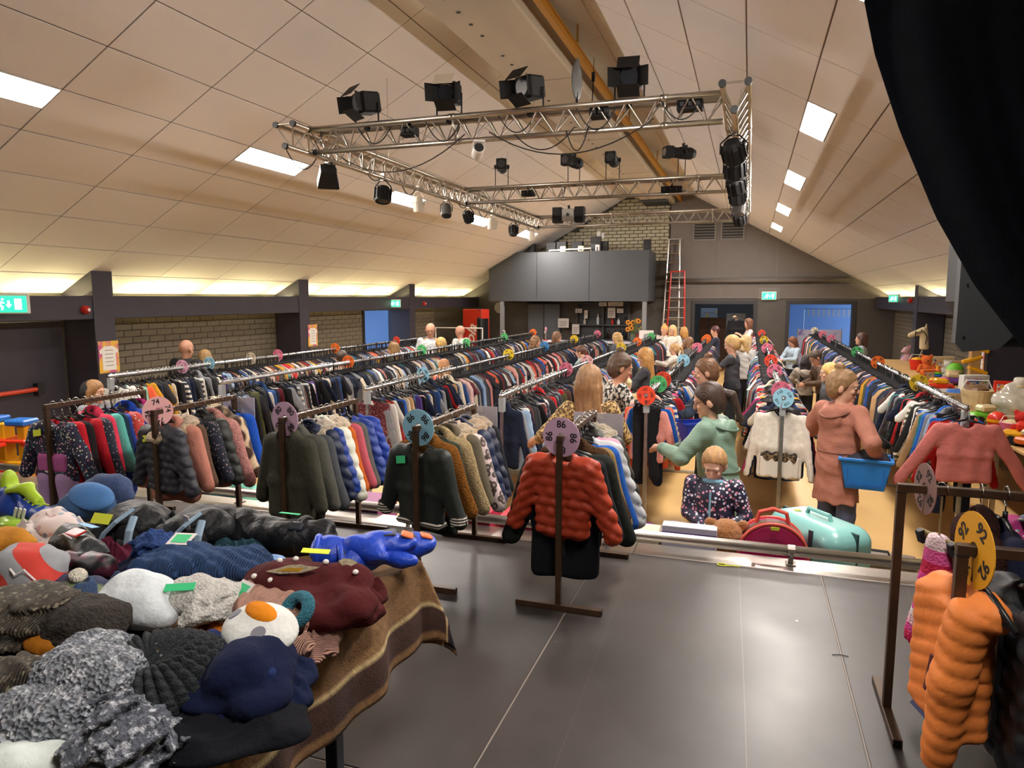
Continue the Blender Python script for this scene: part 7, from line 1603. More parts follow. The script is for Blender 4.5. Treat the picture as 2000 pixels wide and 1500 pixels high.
def bell(p, ax, label):
    t = thing('alarm_sounder', label, 'alarm', p, ax, 'red fire alarm sounders'); put('base', MB().lathe([(.06, -.0), (.06, -.03)], 16, axis='y'), M_red, t); put('dome', MB().lathe([(.058, .03), (.05, .06), (.03, .085)], 16, axis='y', M=rotm(0, 0, 180)), M_red, t); put('badge', MB().lathe([(.022, .086), (.022, .09)], 12, axis='y', M=rotm(0, 0, 180)), M_paper, t)
q = at_x(165, 605, CLF-.01); bell(q, R(90), 'red alarm sounder on the left beam near the first column')
q = at_x(827, 593, CLF-.01); bell(q, R(90), 'red alarm sounder on the left beam near the daylight door')
q = at_x(1781, 587, CRF+.01); bell(q, R(-90), 'red alarm sounder on the right wall beam')
M_poster = mat('poster_rainbow', '#c85a8a', .6, pattern=('blotch', 5, '#e0b040', .5))
def poster(p, rz, label, w=.3, h=.42):
    t = thing('poster', label, 'poster', p, rz, 'clothing-sale posters on the columns'); put('sheet', MB().box((-w/2, -.004, -h/2), (w/2, 0, h/2)), M_poster, t)
    put('shirt_shape', MB().prism([(-.1*w/.3, -.42*h), (.1*w/.3, -.42*h), (.1*w/.3, .12*h), (.13*w/.3, .1*h), (.14*w/.3, .22*h), (.06*w/.3, .34*h), (-.06*w/.3, .34*h), (-.14*w/.3, .22*h), (-.13*w/.3, .1*h), (-.1*w/.3, .12*h)], -.007, -.004), M_white, t)
    for k in range(5): put('text_line', MB().box((-.06*w/.3, -.0085, .2*h-k*.12*h), (.06*w/.3, -.007, .2*h-k*.12*h+.02*h)), MATS['print_grey'], t)
q = at_x(213, 697, CLF+.008); poster((CLF+.006, q[1], q[2]), R(90), 'colourful poster with a white shirt shape on the first left column', .34, .46)
q = at_x(611, 655, CLF+.008); poster((CLF+.006, q[1], q[2]), R(90), 'colourful poster with a white shirt shape on the second left column', .34, .46)
q = at_x(1917, 695, CRF-.008); poster((CRF-.006, q[1], q[2]), R(-90), 'colourful poster with a white shirt shape on the right column', .3, .46)
# left bay: emergency door with red push bar
t = struct(put('door_4', MB().box((WL, 4.6, 0), (WL+.06, 7.5, 1.98), .01), M_beam)); 
put('push_bar', MB().tube([(WL+.12, 5.35, 1.02), (WL+.12, 7.05, 1.05)], .03, 8), mat('bar_red', '#c03a20', .4), t); put('bar_bracket', MB().box((WL+.06, 5.3, .95), (WL+.15, 5.4, 1.1)).box((WL+.06, 7.0, .97), (WL+.15, 7.1, 1.13)), M_black, t)
put('door_leaf_trim', MB().box((WL+.06, 6.0, 0), (WL+.075, 6.03, 1.98)), M_black, t)
# rooms behind the doors
for px, py, w, h, lb, m in ((1385, 611, .56, .32, 'blue and yellow printed poster in the room behind the first door', mat('poster_blue', '#8fb4e0', .6, pattern=('blotch', 6, '#d0c060', .62))), (1437, 630, .62, .62, 'pale notice board in the room behind the first door', mat('board_grey', '#a9b0bc', .6))):
    q = at_y(px, py, YB+2.6); t = thing('notice_board', lb, 'notice', q); put('board', MB().box((-w/2, 0, -h/2), (w/2, .03, h/2), .004), m, t); put('print', MB().box((-w*.3, -.004, -h*.02), (w*.3, 0, h*.02)), MATS['print_grey'], t); put('stand', MB().box((-.02, .03, -q[2]), (.02, .06, 0)), M_dgrey, t)
M_chest = mat('brown_wood', '#5e3a26', .5)
t = thing('chest_of_drawers', 'brown wooden chest of drawers behind the first door', 'chest of drawers', (-1.15, YB+2.9, 0)); put('carcass', MB().box((-.5, 0, 0), (.5, .45, 1.6)), M_chest, t)
for k in range(5): d = put('drawer', MB().box((-.46, -.02, .08+.3*k), (.46, 0, .35+.3*k), .006), M_chest, t); put('knob', MB().lathe([(.02, -.04), (.02, -.02)], 8, c=(0, 0, .21+.3*k), axis='y'), M_black, d)
t = thing('banner', 'white and violet printed banner standing in the second doorway', 'banner', (at_y(1600, 660, YB+.5)[0], YB+.5, 0)); put('sheet', MB().box((-.6, 0, .3), (.6, .02, 1.35)), mat('banner_print', '#a9a8c4', .6, pattern=('blotch', 3, '#6a5a9a', .6)), t); put('stand', MB().box((-.62, -.02, 0), (-.6, .04, 1.38)).box((.6, -.02, 0), (.62, .04, 1.38)), M_alu, t)
t = thing('coat_rack', 'metal coat rack with white tags in the room behind the second door', 'coat rack', (2.5, YB+2.4, 0)); put('frame', MB().tube([(-.8, 0, 0), (-.8, 0, 1.95), (.9, 0, 1.95), (.9, 0, 0)], .02, 8), M_alu, t)
for k in range(10): put('tag', MB().box((-.7+k*.15, -.01, 1.7), (-.62+k*.15, .01, 1.93)), M_paper, t)
struct(put('wall_dark_room', MB().box((1.76, YB+3.9, 0), (2.49, YB+3.98, 2.7)), M_black)) if False else None
# garment being held up by the doors
hold = [o for o in COL.objects if o.get('label', '').startswith('person in a pink-white')][0]
o = garment('held_black_top', 'black long-sleeved top held up on a hanger near the doors', 'top', TOPS[1], M_cloth, '#1c1d20', (hold.location.x-.32, hold.location.y-.12, 1.84), R(15), None, 1.1)
# ================================================================== curtain, loudspeaker, toys, cases
def curtain():
    Y = 3.62
    edge = [(1660, -160), (1692, 0), (1712, 100), (1760, 250), (1830, 420), (1905, 555), (2000, 680), (2090, 770)]
    E_ = np.array([at_y(px, py, Y) for px, py in edge]); n, mN = 60, 80; V = []
    tt = np.linspace(0, len(E_)-1, n)
    for t in tt:
        i = min(int(t), len(E_)-2); p = E_[i]+(E_[i+1]-E_[i])*(t-i); u = t/(len(E_)-1)
        for s in np.linspace(0, 1, mN):
            x = p[0]+s*(2.6-1.2*u); z = p[2]+s*(.55*u)
            y = Y+.05*math.sin(s*46+u*2.5)+.035*math.sin(s*21+1.5+u*4)+.10*s
            V.append((x, y, min(z, roof_z(x)-.03)))
    F = [(i*mN+j, i*mN+j+1, (i+1)*mN+j+1, (i+1)*mN+j) for i in range(n-1) for j in range(mN-1)]
    me = mesh_from('stage_curtain', V, F, True); me.materials.append(mat('black_velvet', '#070c14', .85, spec=.15, noise=(14, .25), bump=('noise', 60, .2)))
    o = link('stage_curtain', me); so = o.modifiers.new('thickness', 'SOLIDIFY'); so.thickness = .006
    tag(o, 'black stage curtain gathered back at the upper right', 'curtain')
curtain()
q = at_y(1962, 556, 4.9); t = thing('loudspeaker', 'dark grey loudspeaker hanging beside the black curtain', 'loudspeaker', q)
sp = [(-.26, -.33), (-.2, -.40), (.42, -.40), (.42, .42), (-.26, .34)]
put('cabinet', MB().prism([(-.22, -.10), (-.06, -.36), (.5, -.36), (.5, .5), (-.22, .40)], -.12, .35), mat('speaker_grey', '#242527', .55), t)
put('cabinet_front', MB().prism([(-.28, -.34), (-.24, -.39), (-.06, -.37), (.24, -.02), (.24, .44), (-.28, .36)], -.2, -.12), mat('speaker_face', '#3a3c3f', .5), t)
put('handle_recess', MB().lathe([(.035, -.208), (.045, -.2)], 14, c=(-.02, 0, .06), axis='y'), M_black, t)
for a in ((-.24, .3), (-.24, -.3), (.0, -.3), (-.24, 0)): put('screw', MB().lathe([(.007, -.204), (.007, -.2)], 8, c=(a[0], 0, a[1]), axis='y'), M_black, t)
put('bracket', MB().tube([(.2, .1, .4), (.2, .1, roof_z(q[0]+.2)-q[2]-.01)], .02, 8), M_black, t)
# ---- shopping basket on the arm of the woman in the salmon coat
q = at_y(1690, 918, woman_peach.location.y-.12)
t = thing('shopping_basket', 'bright blue plastic shopping basket filled with dark clothes', 'basket', q, R(-8)); t.scale = (.86, .86, .86)
M_bas = mat('basket_blue', '#1f74c4', .35)
def frust(mb, z0, z1, a0, b0, a1, b1, th=.006):
    for sx, sy in ((1, 0), (-1, 0), (0, 1), (0, -1)):
        if sx: P4 = [(sx*a0, -b0, z0), (sx*a0, b0, z0), (sx*a1, b1, z1), (sx*a1, -b1, z1)]; nrm = np.array([-sx*th, 0, 0])
        else: P4 = [(-a0, sy*b0, z0), (a0, sy*b0, z0), (a1, sy*b1, z1), (-a1, sy*b1, z1)]; nrm = np.array([0, -sy*th, 0])
        P4 = np.array(P4, float); mb.add(np.concatenate([P4, P4+nrm]), [(0, 1, 2, 3), (7, 6, 5, 4), (0, 4, 5, 1), (1, 5, 6, 2), (2, 6, 7, 3), (3, 7, 4, 0)])
    return mb
put('shell', frust(MB(), -.16, .11, .165, .11, .215, .145).box((-.165, -.11, -.165), (.165, .11, -.155)), M_bas, t)
put('rim', MB().box((-.235, -.165, .105), (.235, -.14, .135), .006).box((-.235, .14, .105), (.235, .165, .135), .006).box((-.235, -.14, .105), (-.205, .14, .135), .006).box((.205, -.14, .105), (.235, .14, .135), .006), M_bas, t)
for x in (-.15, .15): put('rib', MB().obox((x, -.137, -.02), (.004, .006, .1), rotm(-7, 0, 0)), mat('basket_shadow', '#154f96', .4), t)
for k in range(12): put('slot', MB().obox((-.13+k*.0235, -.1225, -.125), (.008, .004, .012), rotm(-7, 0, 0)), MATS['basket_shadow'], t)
put('handle', MB().tube([(-.22, 0, .12), (-.2, .02, .26), (-.1, .04, .33), (.1, .04, .33), (.2, .02, .26), (.22, 0, .12)], .01, 8), M_black, t)
f = Field((-.22, -.15, -.05), (.22, .15, .15), .012); f.ell((0, 0, .02), (.18, .12, .06)); f.ell((.06, .02, .06), (.1, .08, .05)); f.warp(lambda X, Y, Z: .012*vnoise(X, Y, Z, 30, 2))
o = link('basket_clothes', f.mesh('basket_clothes', mat('dark_bundle_cloth', '#23222c', .85, noise=(9, .3))), None, None, (q[0], q[1], q[2]+.07)); tag(o, 'dark folded clothes lying in the bright blue basket', 'clothes')
# second blue basket behind the woman in green
q = at_y(1362, 842, woman_green.location.y+.75); t = thing('shopping_basket', 'deep blue shopping basket behind the person in the sage green coat', 'basket', q, R(30)); t.scale = (.75, .75, .75); put('shell', frust(MB(), -.15, .1, .15, .1, .2, .14).box((-.15, -.1, -.155), (.15, .1, -.145)), mat('basket_deep', '#16329c', .35), t); put('rim', MB().box((-.21, -.15, .095), (.21, -.13, .115)).box((-.21, .13, .095), (.21, .15, .115)), MATS['basket_deep'], t); put('handle', MB().tube([(-.2, 0, .1), (-.15, 0, .3), (.15, 0, .3), (.2, 0, .1)], .01, 8), M_black, t)
# ---- table with toys just below the stage front
TZ2 = .47
def plain_table(name, label, x0, x1, y0, y1, z, m):
    t = thing(name, label, 'table', ((x0+x1)/2, (y0+y1)/2, 0)); w, d = (x1-x0)/2, (y1-y0)/2
    put('tabletop', MB().box((-w, -d, z-.03), (w, d, z), .004), m, t)
    for sx in (-1, 1):
        for sy in (-1, 1): put('leg', MB().box((sx*(w-.05)-.02, sy*(d-.05)-.02, 0), (sx*(w-.05)+.02, sy*(d-.05)+.02, z-.03)), M_alu, t)
    return t
M_wood = mat('birch_top', '#c9a168', .5, noise=(4, .1))
plain_table('low_table', 'low wooden table of toys hidden behind the stage edge, right part', -1.6, .05, 4.42, 4.80, TZ2, M_wood)
plain_table('low_table', 'low wooden table under the turquoise suitcase', .1, 1.25, 4.42, 5.12, TZ2, M_wood)
plain_table('low_table', 'low wooden table of toys hidden behind the stage edge, left part', -6.6, -1.7, 4.42, 4.96, TZ2, M_wood)
def P2(px, Y=4.60): q = at_y(px, 1000, Y); return (q[0], Y, TZ2)
# pink round case
x, Y, z = P2(1510, 4.60); t = thing('round_case', 'round hot pink case with orange handle behind the guard rail', 'case', (x, Y, z+.225), R(4)); M_pc = mat('case_pink', '#b8225c', .4, noise=(40, .06)); M_pr = mat('case_coral', '#d2584a', .4)
put('shell', MB().lathe([(.19, -.085), (.205, -.07), (.205, .07), (.19, .085)], 36, axis='y'), M_pc, t, smooth=False)
f = Field((-.26, -.14, -.26), (.26, .14, .26), .008); f.torus((0, -.075, 0), .207, .012, rotm(90, 0, 0)); f.torus((0, .075, 0), .207, .012, rotm(90, 0, 0)); link('piping', f.mesh('piping', M_pr), None, t)
put('zip_band', MB().lathe([(.208, -.03), (.212, -.025), (.212, .025), (.208, .03)], 36, axis='y'), mat('zip_brown', '#6a4a40', .6), t)
put('pocket', MB().lathe([(.12, -.09), (.165, -.087)], 30, axis='y'), mat('case_pink2', '#a81c54', .4), t); put('handle', MB().tube([(-.10, 0, .18), (-.08, 0, .26), (0, 0, .285), (.08, 0, .26), (.10, 0, .18)], .013, 8), M_pr, t); put('price_tag', MB().box((-.02, -.10, .175), (.03, -.095, .195)), M_label, t)
# turquoise suitcase
x, Y, z = P2(1600, 4.86); t = thing('suitcase', 'turquoise hard-shell suitcase standing beside the pink round case', 'suitcase', (x, Y, z), R(-52)); t.scale = (1.3, 1.2, 1.15); M_su = mat('suitcase_turquoise', '#7fb8b4', .3, coat=.3)
f = Field((-.3, -.2, -.02), (.3, .2, .40), .009); f.box((0, 0, .185), (.25, .15, .17), .09); link('shell', f.mesh('shell', M_su), None, t)
put('seam', MB().box((-.252, -.006, .05), (.252, .006, .34)), mat('seam_dark', '#27474a', .4), t); put('trim', MB().obox((.1, -.151, .2), (.012, .004, .13), rotm(0, 0, 0)), MATS['seam_dark'], t); put('handle', MB().tube([(-.08, 0, .35), (-.07, 0, .385), (.07, 0, .385), (.08, 0, .35)], .012, 8), M_su, t); put('flower_sticker', MB().prism([((.022 if k % 2 else .012)*math.cos(k*math.pi/5), (.022 if k % 2 else .012)*math.sin(k*math.pi/5)) for k in range(10)], 0, .003, 'z'), M_label, t, (-.12, -.03, .357))
for sx in (-1, 1): put('wheel', MB().lathe([(.02, -.01), (.02, .01)], 10, c=(sx*.2, -.1, .018), axis='y'), M_rubber, t)
# teddy
x, Y, z = P2(1420, 4.58); t = thing('teddy_bear', 'ginger brown teddy bear sitting with its back to the stage', 'teddy bear', (x, Y, z)); M_ted = mat('teddy_fur', '#a86a30', 1., noise=(60, .25), bump=('noise', 120, 1.), sheen=.3)
f = Field((-.2, -.2, -.01), (.2, .2, .48), .0085); f.ell((0, 0, .12), (.12, .1, .13)).ell((0, 0, .32), (.105, .1, .1)).ell((.1, 0, .385), (.038, .025, .038), k=.01).ell((-.1, 0, .385), (.038, .025, .038), k=.01).ell((0, .09, .30), (.05, .045, .04))
for s in (-1, 1): f.cap((s*.1, .03, .2), (s*.14, .12, .1), .042, .035); f.cap((s*.07, .05, .05), (s*.09, .16, .04), .05, .045)
f.warp(lambda X, Y, Z: .004*vnoise(X, Y, Z, 150, 3)); link('body', f.mesh('body', M_ted), None, t); put('tag', MB().obox((-.05, -.09, .18), (.015, .004, .012), None, .003), M_label, t)
# boxed toys, bubbles and domes
def boxed(px, w, h, d, col, lb, Y=4.52, col2='#d8d4dc', rz=0.):
    x, Y, z = P2(px, Y); t = thing('toy_box', lb, 'toy box', (x, Y, z), R(rz)); put('carton', MB().box((-w/2, -d/2, 0), (w/2, d/2, h), .003), mat('carton_'+col, col, .5), t)
    put('print', MB().box((-w*.42, -d/2-.002, h*.15), (w*.42, -d/2, h*.5)), mat('carton_print_'+col2, col2, .5, pattern=('dots', 40, ('#4a4a58', '#c05a8a', '#6a4a8a', '#d8b060'), .4)), t); put('lid_edge', MB().box((-w*.5, -d/2-.003, h*.86), (w*.5, -d/2, h*.9)), mat('carton_edge', '#5a3a8a', .5), t); return t
boxed(1235, .36, .33, .16, '#d8c8b0', 'long cream toy carton with pink printing behind the guard rail')
boxed(1348, .34, .38, .10, '#c9c4d4', 'lilac and white toy carton with hanging hole', Y=4.5)
boxed(1182, .3, .32, .2, '#d890a8', 'pink toy carton left of the cream one')
boxed(700, .5, .34, .3, '#8a3a70', 'plum coloured flat toy carton behind the jackets', col2='#b06a9a')
boxed(905, .5, .36, .25, '#b02a48', 'crimson toy carton between the two 86 racks', col2='#d8a0a8')
boxed(1040, .4, .35, .25, '#c83a4a', 'bright red toy carton under the rust red jacket', col2='#e8d8d0')
boxed(600, .4, .33, .28, '#b8405a', 'rose toy carton below the olive parka', col2='#d8d8d0')
def dome_toy(px, r, m, lb, cat='toy', Y=4.64, zz=0., base=None):
    x, Y, z = P2(px, Y); t = thing('dome_toy', lb, cat, (x, Y, z+zz)); put('dome', MB().lathe([(r*math.cos(a), r*math.sin(a)) for a in np.linspace(0, 1.5, 9)], 20), m, t, smooth=True); put('base', MB().lathe([(r*1.03, -.0), (r*1.03, .025)], 20), base or M_white, t); return t
M_clear = mat('clear_plastic', '#d8d8d8', .08, alpha=.35, coat=1.)
dome_toy(1318, .115, M_clear, 'clear plastic dome toy with a little figure inside', zz=.24); x, Y, z = P2(1318); 
dome_toy(1268, .10, mat('purple_clear', '#8a4aa8', .2, coat=.6), 'purple plastic dome toy next to the clear dome', zz=.22)
dome_toy(1392, .085, mat('pink_clear', '#d82a5a', .2, coat=.6), 'hot pink plastic dome toy behind the lilac carton', zz=.26, Y=4.68)
for px, lb in ((1268, 'white pedestal under the purple dome toy'), (1318, 'white pedestal under the clear dome toy'), (1392, 'white pedestal under the pink dome toy')):
    x, Y, z = P2(px, 4.68 if px == 1392 else 4.64); t = thing('toy_pedestal', lb, 'toy', (x, Y, z)); put('block', MB().box((-.08, -.06, 0), (.08, .06, .215 if px == 1268 else .235 if px == 1318 else .255), .01), M_white, t); put('band', MB().box((-.082, -.062, .1), (.082, .062, .13)), M_labelg, t)
x, Y, z = P2(1345, 4.72); 
# aluminium case and bag
x, Y, z = P2(1722, 4.8); t = thing('aluminium_case', 'silver aluminium flight case behind the right brown rack', 'case', (x, Y, z-.15), R(-6)); put('shell', MB().box((-.22, -.1, 0), (.22, .1, .36), .02), M_alu, t); put('seam', MB().box((-.222, -.102, .2), (.222, .102, .206)), M_black, t)
for s in (-1, 1): put('latch', MB().box((s*.12-.02, -.108, .18), (s*.12+.02, -.1, .24), .003), M_steel, t)
put('handle', MB().tube([(-.06, 0, .36), (-.05, 0, .39), (.05, 0, .39), (.06, 0, .36)], .009, 6), M_black, t)
t = thing('case_stand', 'dark wooden crate under the aluminium case', 'crate', (x, 4.8, 0))
for k in range(3): put('slat', MB().box((-.24, -.13, .02+k*.15), (.24, -.115, .14+k*.15)), M_chest, t)
put('frame', MB().box((-.24, -.11, 0), (.24, .13, TZ2-.152)), M_chest, t)
# turquoise tub and play garage on the left
x, Y, z = P2(452, 4.72); t = thing('storage_tub', 'turquoise plastic tub with rounded lid behind the guard rail', 'tub', (x, Y, z)); f = Field((-.3, -.2, -.02), (.3, .2, .36), .012); f.box((0, 0, .12), (.24, .14, .12), .04).box((0, 0, .27), (.18, .11, .05), .04, k=.04); link('tub', f.mesh('tub', mat('tub_turquoise', '#6cc0ac', .35)), None, t); put('rim', MB().box((-.25, -.15, .22), (.25, .15, .24), .008), mat('tub_rim', '#8ad0c0', .35), t)
boxed(350, .4, .32, .28, '#a83050', 'dark red toy carton left of the turquoise tub', col2='#d0a0b0')
q = at_y(30, 870, 4.85); t = thing('toy_garage', 'yellow, red and blue plastic toy garage at the left picture edge', 'toy', (q[0], 4.85, TZ2), R(12)); MY_, MR_, MB_ = mat('toy_yellow', '#e0a216', .35), mat('toy_red', '#d02c18', .35), mat('toy_blue', '#1c62b8', .35)
for x_ in (-.3, -.1, .12): put('tower', MB().box((x_-.045, -.06, 0), (x_+.045, .08, .62), .01), MY_, t)
put('platform', MB().box((-.4, -.12, .22), (.22, .14, .26), .01), MY_, t); put('platform', MB().box((-.4, -.12, .44), (.2, .14, .47), .01), MR_, t)
put('roof', MB().box((-.36, -.1, .62), (-.12, .12, .68), .015).box((-.02, -.1, .6), (.2, .1, .66), .015), MB_, t); put('ramp', MB().obox((.28, -.02, .34), (.17, .07, .015), rotm(0, 32, 0), .006), MR_, t); put('ramp', MB().obox((-.2, -.16, .34), (.24, .04, .02), rotm(0, -24, 0), .006), MR_, t)
put('dome', MB().lathe([(.16, 0), (.155, .05), (.12, .12)], 18, c=(-.2, -.1, .0)), MY_, t); put('wheel', MB().lathe([(.06, -.02), (.06, .02)], 14, c=(-.06, -.14, .2), axis='y'), MR_, t)
# ---- toy tables along the right wall
for i, (y0, y1, lb) in enumerate(((5.6, 7.9, 'nearest wooden toy table along the right wall'), (8.0, 10.9, 'middle wooden toy table along the right wall'), (11.0, 17.0, 'far wooden toy table along the right wall'))): plain_table('toy_table', lb, 2.28, 3.38, y0, y1, .98, M_wood)
TOYC = {'red': '#c0281e', 'yellow': '#e0b020', 'blue': '#2a5ab0', 'lime green': '#68b82a', 'white': '#d2cec6', 'cream': '#cdb98f', 'pink': '#cf6a90', 'orange': '#d8682a', 'purple': '#6a3f9a', 'turquoise': '#3a9a98', 'wooden': '#b08a56', 'grey': '#85878c', 'brown': '#6b4a30'}
def toy(kind, cn, px, py, lb, rz=0., s=1., z=.98, X=None):
    q = at_z(px, py, z) if X is None else at_x(px, py, X)
    if q[0] > 3.24: q = EYE+(q-EYE)*3.24/q[0]
    q[0] = max(q[0], 2.42); q[1] = min(max(q[1], 5.75), 16.8); s *= 1.12; m = mat('toy_'+cn, TOYC[cn], .42, noise=(12, .08)); m2 = mat('toy_'+{'red': 'yellow', 'yellow': 'red', 'blue': 'orange', 'white': 'blue', 'cream': 'brown'}.get(cn, 'cream'), TOYC[{'red': 'yellow', 'yellow': 'red', 'blue': 'orange', 'white': 'blue', 'cream': 'brown'}.get(cn, 'cream')], .42, noise=(12, .08))
    t = thing('toy_'+kind, lb, 'toy', (q[0], q[1], z), R(rz), 'toys on the right-hand tables'); t.scale = (s, s, s)
    if kind == 'car':
        put('chassis', MB().box((-.15, -.07, .03), (.15, .07, .1), .02), m, t); put('cab', MB().box((-.07, -.06, .1), (.08, .06, .17), .02), m2, t)
        for x_ in (-.09, .09):
            for y_ in (-.075, .075): put('wheel', MB().lathe([(.035, -.012), (.035, .012)], 12, c=(x_, y_, .035), axis='y'), M_rubber, t)
    elif kind == 'stacker':
        for k in range(5): put('ring', MB().lathe([(.04, k*.035), (.085-.01*k, k*.035+.008), (.085-.01*k, k*.035+.026), (.04, k*.035+.034)], 16), mat('toy_'+['red', 'yellow', 'blue', 'lime green', 'orange'][k], TOYC[['red', 'yellow', 'blue', 'lime green', 'orange'][k]], .42, noise=(12, .08)), t)
        put('pole', MB().lathe([(.02, 0), (.02, .22)], 10), m, t)
    elif kind == 'bucket':
        put('pail', MB().lathe([(.09, 0), (.12, .16), (.125, .17)], 18), m, t); put('contents', MB().lathe([(.11, .14), (.08, .19), (.02, .21)], 14), m2, t); put('handle', MB().tube([(-.12, 0, .16), (-.08, 0, .25), (.08, 0, .25), (.12, 0, .16)], .006, 6), M_white, t)
    elif kind == 'carton':
        put('box', MB().box((-.16, -.05, 0), (.16, .05, .24), .004), m, t); put('picture', MB().box((-.13, -.053, .05), (.13, -.05, .2)), mat('toy_print', '#c9b8a0', .5, pattern=('dots', 26, ('#c04a3a', '#3a6ab0', '#e0c050', '#5a9a5a'), .45)), t); put('logo', MB().box((-.1, -.056, .16), (.05, -.053, .19)), m2, t)
    elif kind == 'plush':
        f = Field((-.16, -.14, -.01), (.16, .14, .36), .012); f.ell((0, 0, .1), (.09, .08, .1)).ell((0, -.01, .25), (.075, .07, .07)).ell((.06, 0, .31), (.025, .015, .03)).ell((-.06, 0, .31), (.025, .015, .03))
        for s_ in (-1, 1): f.cap((s_*.08, -.02, .16), (s_*.12, -.06, .08), .03, .025).cap((s_*.06, -.05, .04), (s_*.08, -.12, .03), .035, .03)
        link('body', f.mesh('body', mat('plush_'+cn, TOYC[cn], 1., noise=(50, .15), bump=('noise', 110, .8))), None, t); put('nose', MB().lathe([(.012, -.085), (.012, -.075)], 8, c=(0, 0, .24), axis='y'), M_black, t)
    elif kind == 'ball': put('ball', MB().lathe([(.09*math.cos(a), .09+.09*math.sin(a)) for a in np.linspace(-1.5, 1.5, 12)], 18), m, t, smooth=True); put('band', MB().lathe([(.091, .075), (.092, .09), (.091, .105)], 18), m2, t)
    elif kind == 'tray': put('dish', MB().lathe([(.12, 0), (.17, .05), (.16, .05), (.11, .012)], 20), m, t); put('food', MB().lathe([(.1, .02), (.08, .06), (.01, .07)], 12), m2, t)
    elif kind == 'bag':
        f = Field((-.22, -.18, -.01), (.22, .18, .34), .012); f.ell((0, 0, .13), (.17, .13, .14)).ell((0, 0, .27), (.06, .05, .06), k=.04); f.warp(lambda X_, Y_, Z_: .014*(1-2*np.abs(vnoise(X_, Y_, Z_, 26, 5)))); link('bag', f.mesh('bag', mat('crinkled_film', '#c4bfb0', .12, alpha=.75, coat=.8, noise=(20, .25))), None, t); put('tie', MB().lathe([(.05, .25), (.055, .26), (.05, .27)], 12), m2, t)
    elif kind == 'xylophone':
        put('frame', MB().obox((0, 0, .09), (.17, .07, .015), rotm(0, -25, 0), .004), m, t); put('stand', MB().box((.08, -.06, 0), (.14, .06, .14)), m, t)
        for k in range(6): put('bar', MB().obox((-.12+k*.045, 0, .05+k*.021), (.017, .08-.006*k, .006), rotm(0, -25, 0), .002), mat('toy_'+['red', 'orange', 'yellow', 'lime green', 'blue', 'purple'][k], TOYC[['red', 'orange', 'yellow', 'lime green', 'blue', 'purple'][k]], .42, noise=(12, .08)), t)
    elif kind == 'tower':
        put('mast', MB().box((-.05, -.05, 0), (.05, .05, .5), .006), mat('toy_wooden', TOYC['wooden'], .42, noise=(12, .08)), t)
        for k in range(3): put('flap', MB().obox((.03*(-1)**k, -.02, .42-.12*k), (.1, .04, .02), rotm(0, 20*(-1)**k, 0), .008), m, t)
for a in (('carton', 'cream', 1838, 705, 'tall cream box standing on the far toy table', 10, 1.1), ('carton', 'wooden', 1853, 707, 'leaning wooden puzzle board on the far toy table', -14, 1.0), ('bucket', 'red', 1790, 722, 'clear jar with a red lid on the far toy table'), ('ball', 'lime green', 1865, 728, 'lime green toy turtle shell on the far toy table', 0, 1.3),
          ('tower', 'yellow', 1900, 745, 'tall wooden marble tower with yellow flaps', 0, 1.2), ('plush', 'orange', 1808, 735, 'orange soft toy beside the red-lidded jar'), ('stacker', 'yellow', 1830, 745, 'ring stacker with coloured rings on the middle toy table'), ('plush', 'white', 1850, 738, 'small white soft toy on the middle toy table', 0, .8), ('car', 'purple', 1858, 752, 'purple toy car on the middle toy table'), ('xylophone', 'red', 1885, 752, 'toy xylophone with rainbow bars'), ('ball', 'pink', 1843, 757, 'pink ball on the middle toy table', 0, .8),
          ('car', 'red', 1835, 765, 'red toy car beside the yellow 92 disc'), ('tray', 'white', 1870, 775, 'wide white play dish on the middle toy table', 0, 1.4), ('carton', 'white', 1900, 770, 'white toy carton behind the play dishes', 20, 1.), ('bucket', 'cream', 1905, 800, 'cream bucket of toys on the near toy table', 0, 1.25), ('tray', 'cream', 1875, 795, 'cream play dish below the white one', 0, 1.3), ('bucket', 'turquoise', 1950, 802, 'turquoise beaker with a handle on the near toy table', 0, .7), ('carton', 'red', 1968, 775, 'red toy carton by the right column', -10, .9),
          ('car', 'blue', 1855, 735, 'blue toy car behind the ring stacker', 30, .8), ('car', 'lime green', 1920, 825, 'lime green and yellow toy truck on the near toy table', 20), ('ball', 'red', 1945, 838, 'shiny red ball on the near toy table', 0, .9), ('tray', 'red', 1960, 850, 'red play kettle dish on the near toy table', 0, .8), ('bucket', 'pink', 1935, 850, 'pink pail with yellow handle', 0, .7), ('bag', 'grey', 1985, 822, 'large crinkled clear bag of toys at the right edge', 0, 1.3), ('car', 'yellow', 1990, 868, 'yellow toy duck car at the right edge', -20, 1.1), ('plush', 'red', 1968, 862, 'red soft toy in front of the clear bag', 0, .8),
          ('stacker', 'white', 1958, 872, 'short ring stacker at the front of the near toy table', 0, .6), ('car', 'orange', 1940, 868, 'orange toy car at the front of the near toy table', 40, .8), ('plush', 'brown', 1815, 728, 'brown soft toy among the far toys', 20, .7), ('ball', 'yellow', 1822, 752, 'yellow ball next to the brown soft toy', 0, .6), ('carton', 'orange', 1812, 745, 'orange game box lying among the far toys', 30, .7), ('car', 'turquoise', 1972, 888, 'turquoise toy tractor at the table corner', 10, .7)):
    toy(*a)
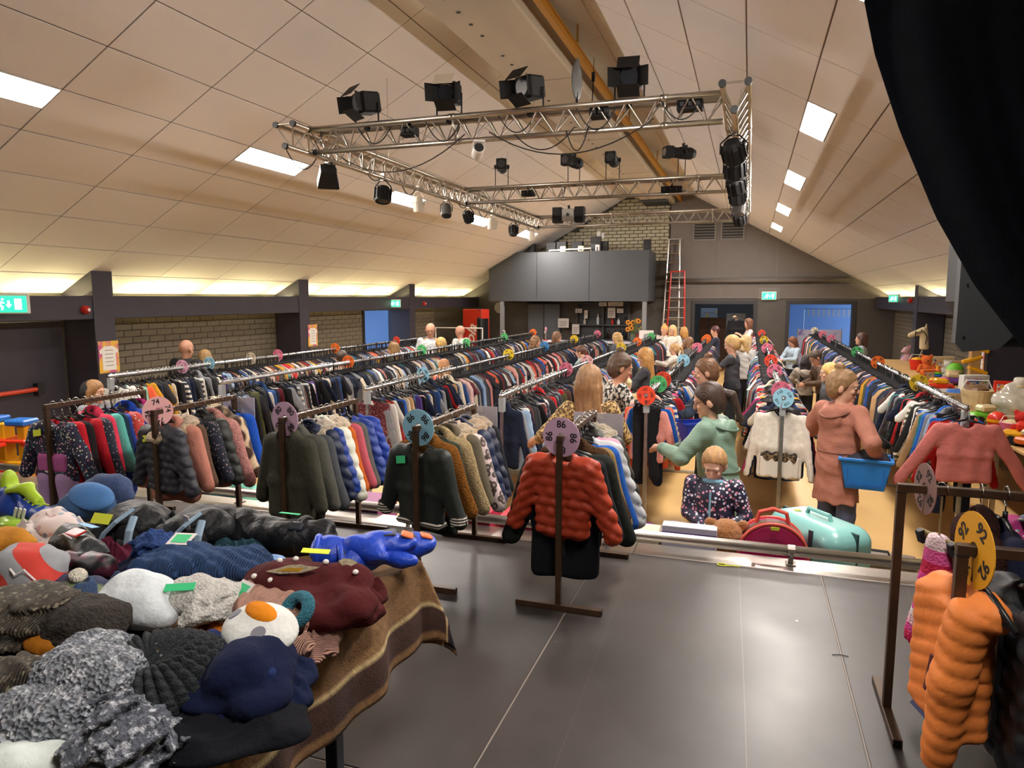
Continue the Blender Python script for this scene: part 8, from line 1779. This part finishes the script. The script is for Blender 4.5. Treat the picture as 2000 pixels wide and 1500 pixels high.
# hobby horse and plush unicorn
p = at_x(1800, 652, 3.25); t = thing('hobby_horse', 'cream hobby horse head on a wooden stick leaning on the right column', 'hobby horse', p, R(0)); 
f = Field((-.3, -.12, -.32), (.22, .12, .25), .012); f.cap((.06, 0, -.26), (.04, 0, .02), .085, .075, fy=1.2).cap((.03, 0, .06), (-.2, 0, -.03), .075, .045, fy=1.1).cap((.07, 0, .12), (.08, .02, .19), .025, .012)
link('head', f.mesh('head', mat('plush_cream', '#d5c39c', .95, noise=(30, .08), bump=('noise', 90, .5))), None, t)
put('bridle', MB().tube([(-.12, -.075, .06), (-.12, -.05, -.07), (-.12, .05, -.07)], .009, 6).tube([(-.12, -.06, .02), (.02, -.085, .05), (.08, -.085, -.06), (.06, -.09, -.2)], .009, 6), M_black, t); put('eye', MB().lathe([(.014, -.078), (.014, -.07)], 10, c=(-.02, 0, .07), axis='y'), M_black, t)
put('stick', MB().tube([(.06, 0, -.26), (-.42, -.05, .005-p[2])], .014, 8), mat('stick_wood', '#9a8a70', .6), t)
p = at_x(1772, 690, 3.2); t = thing('unicorn_plush', 'pink and white plush unicorn piled against the right column', 'soft toy', (p[0], p[1], .9)); t.scale = (.6, .6, .6); f = Field((-.3, -.25, -.02), (.3, .25, .75), .014); f.ell((0, 0, .2), (.2, .16, .2)).ell((-.05, -.05, .5), (.12, .11, .12)).ell((-.14, -.08, .46), (.08, .07, .06)).cap((-.02, -.05, .62), (-.04, -.06, .72), .02, .005); link('body', f.mesh('body', mat('plush_pinkwhite', '#d0a8b0', 1., pattern=('blotch', 5, '#4a5ab8', .62), bump=('noise', 90, .7))), None, t); put('ear', MB().obox((.05, -.05, .62), (.03, .012, .06), rotm(0, 15, 0)), mat('plush_pk', '#d890a8', .9), t)
t = thing('storage_crate', 'dark crate carrying the plush unicorn', 'crate', (p[0], p[1], 0)); put('box', MB().box((-.3, -.25, 0), (.3, .25, .88), .01), M_dgrey, t); put('rim', MB().box((-.31, -.26, .84), (.31, .26, .86)), M_black, t)
# stray yellow hair tie and small offcut on the stage floor
o = put('hair_tie', MB().tube([(.025*math.cos(a), .018*math.sin(a), .004) for a in np.linspace(0, 5.6, 14)]+[(.06, .004, .004), (.1, -.004, .004)], .003, 6), M_label, None, (*at_z(1410, 1104, STG)[:2], STG)); tag(o, 'yellow plastic tie lying on the stage floor', 'tie')
o = put('wire_offcut', MB().tube([(-.03, 0, .003), (0, .012, .003), (.035, .006, .003)], .0018, 5), M_black, None, (*at_z(1640, 1282, STG)[:2], STG)); tag(o, 'thin dark wire offcut on the stage floor', 'wire')
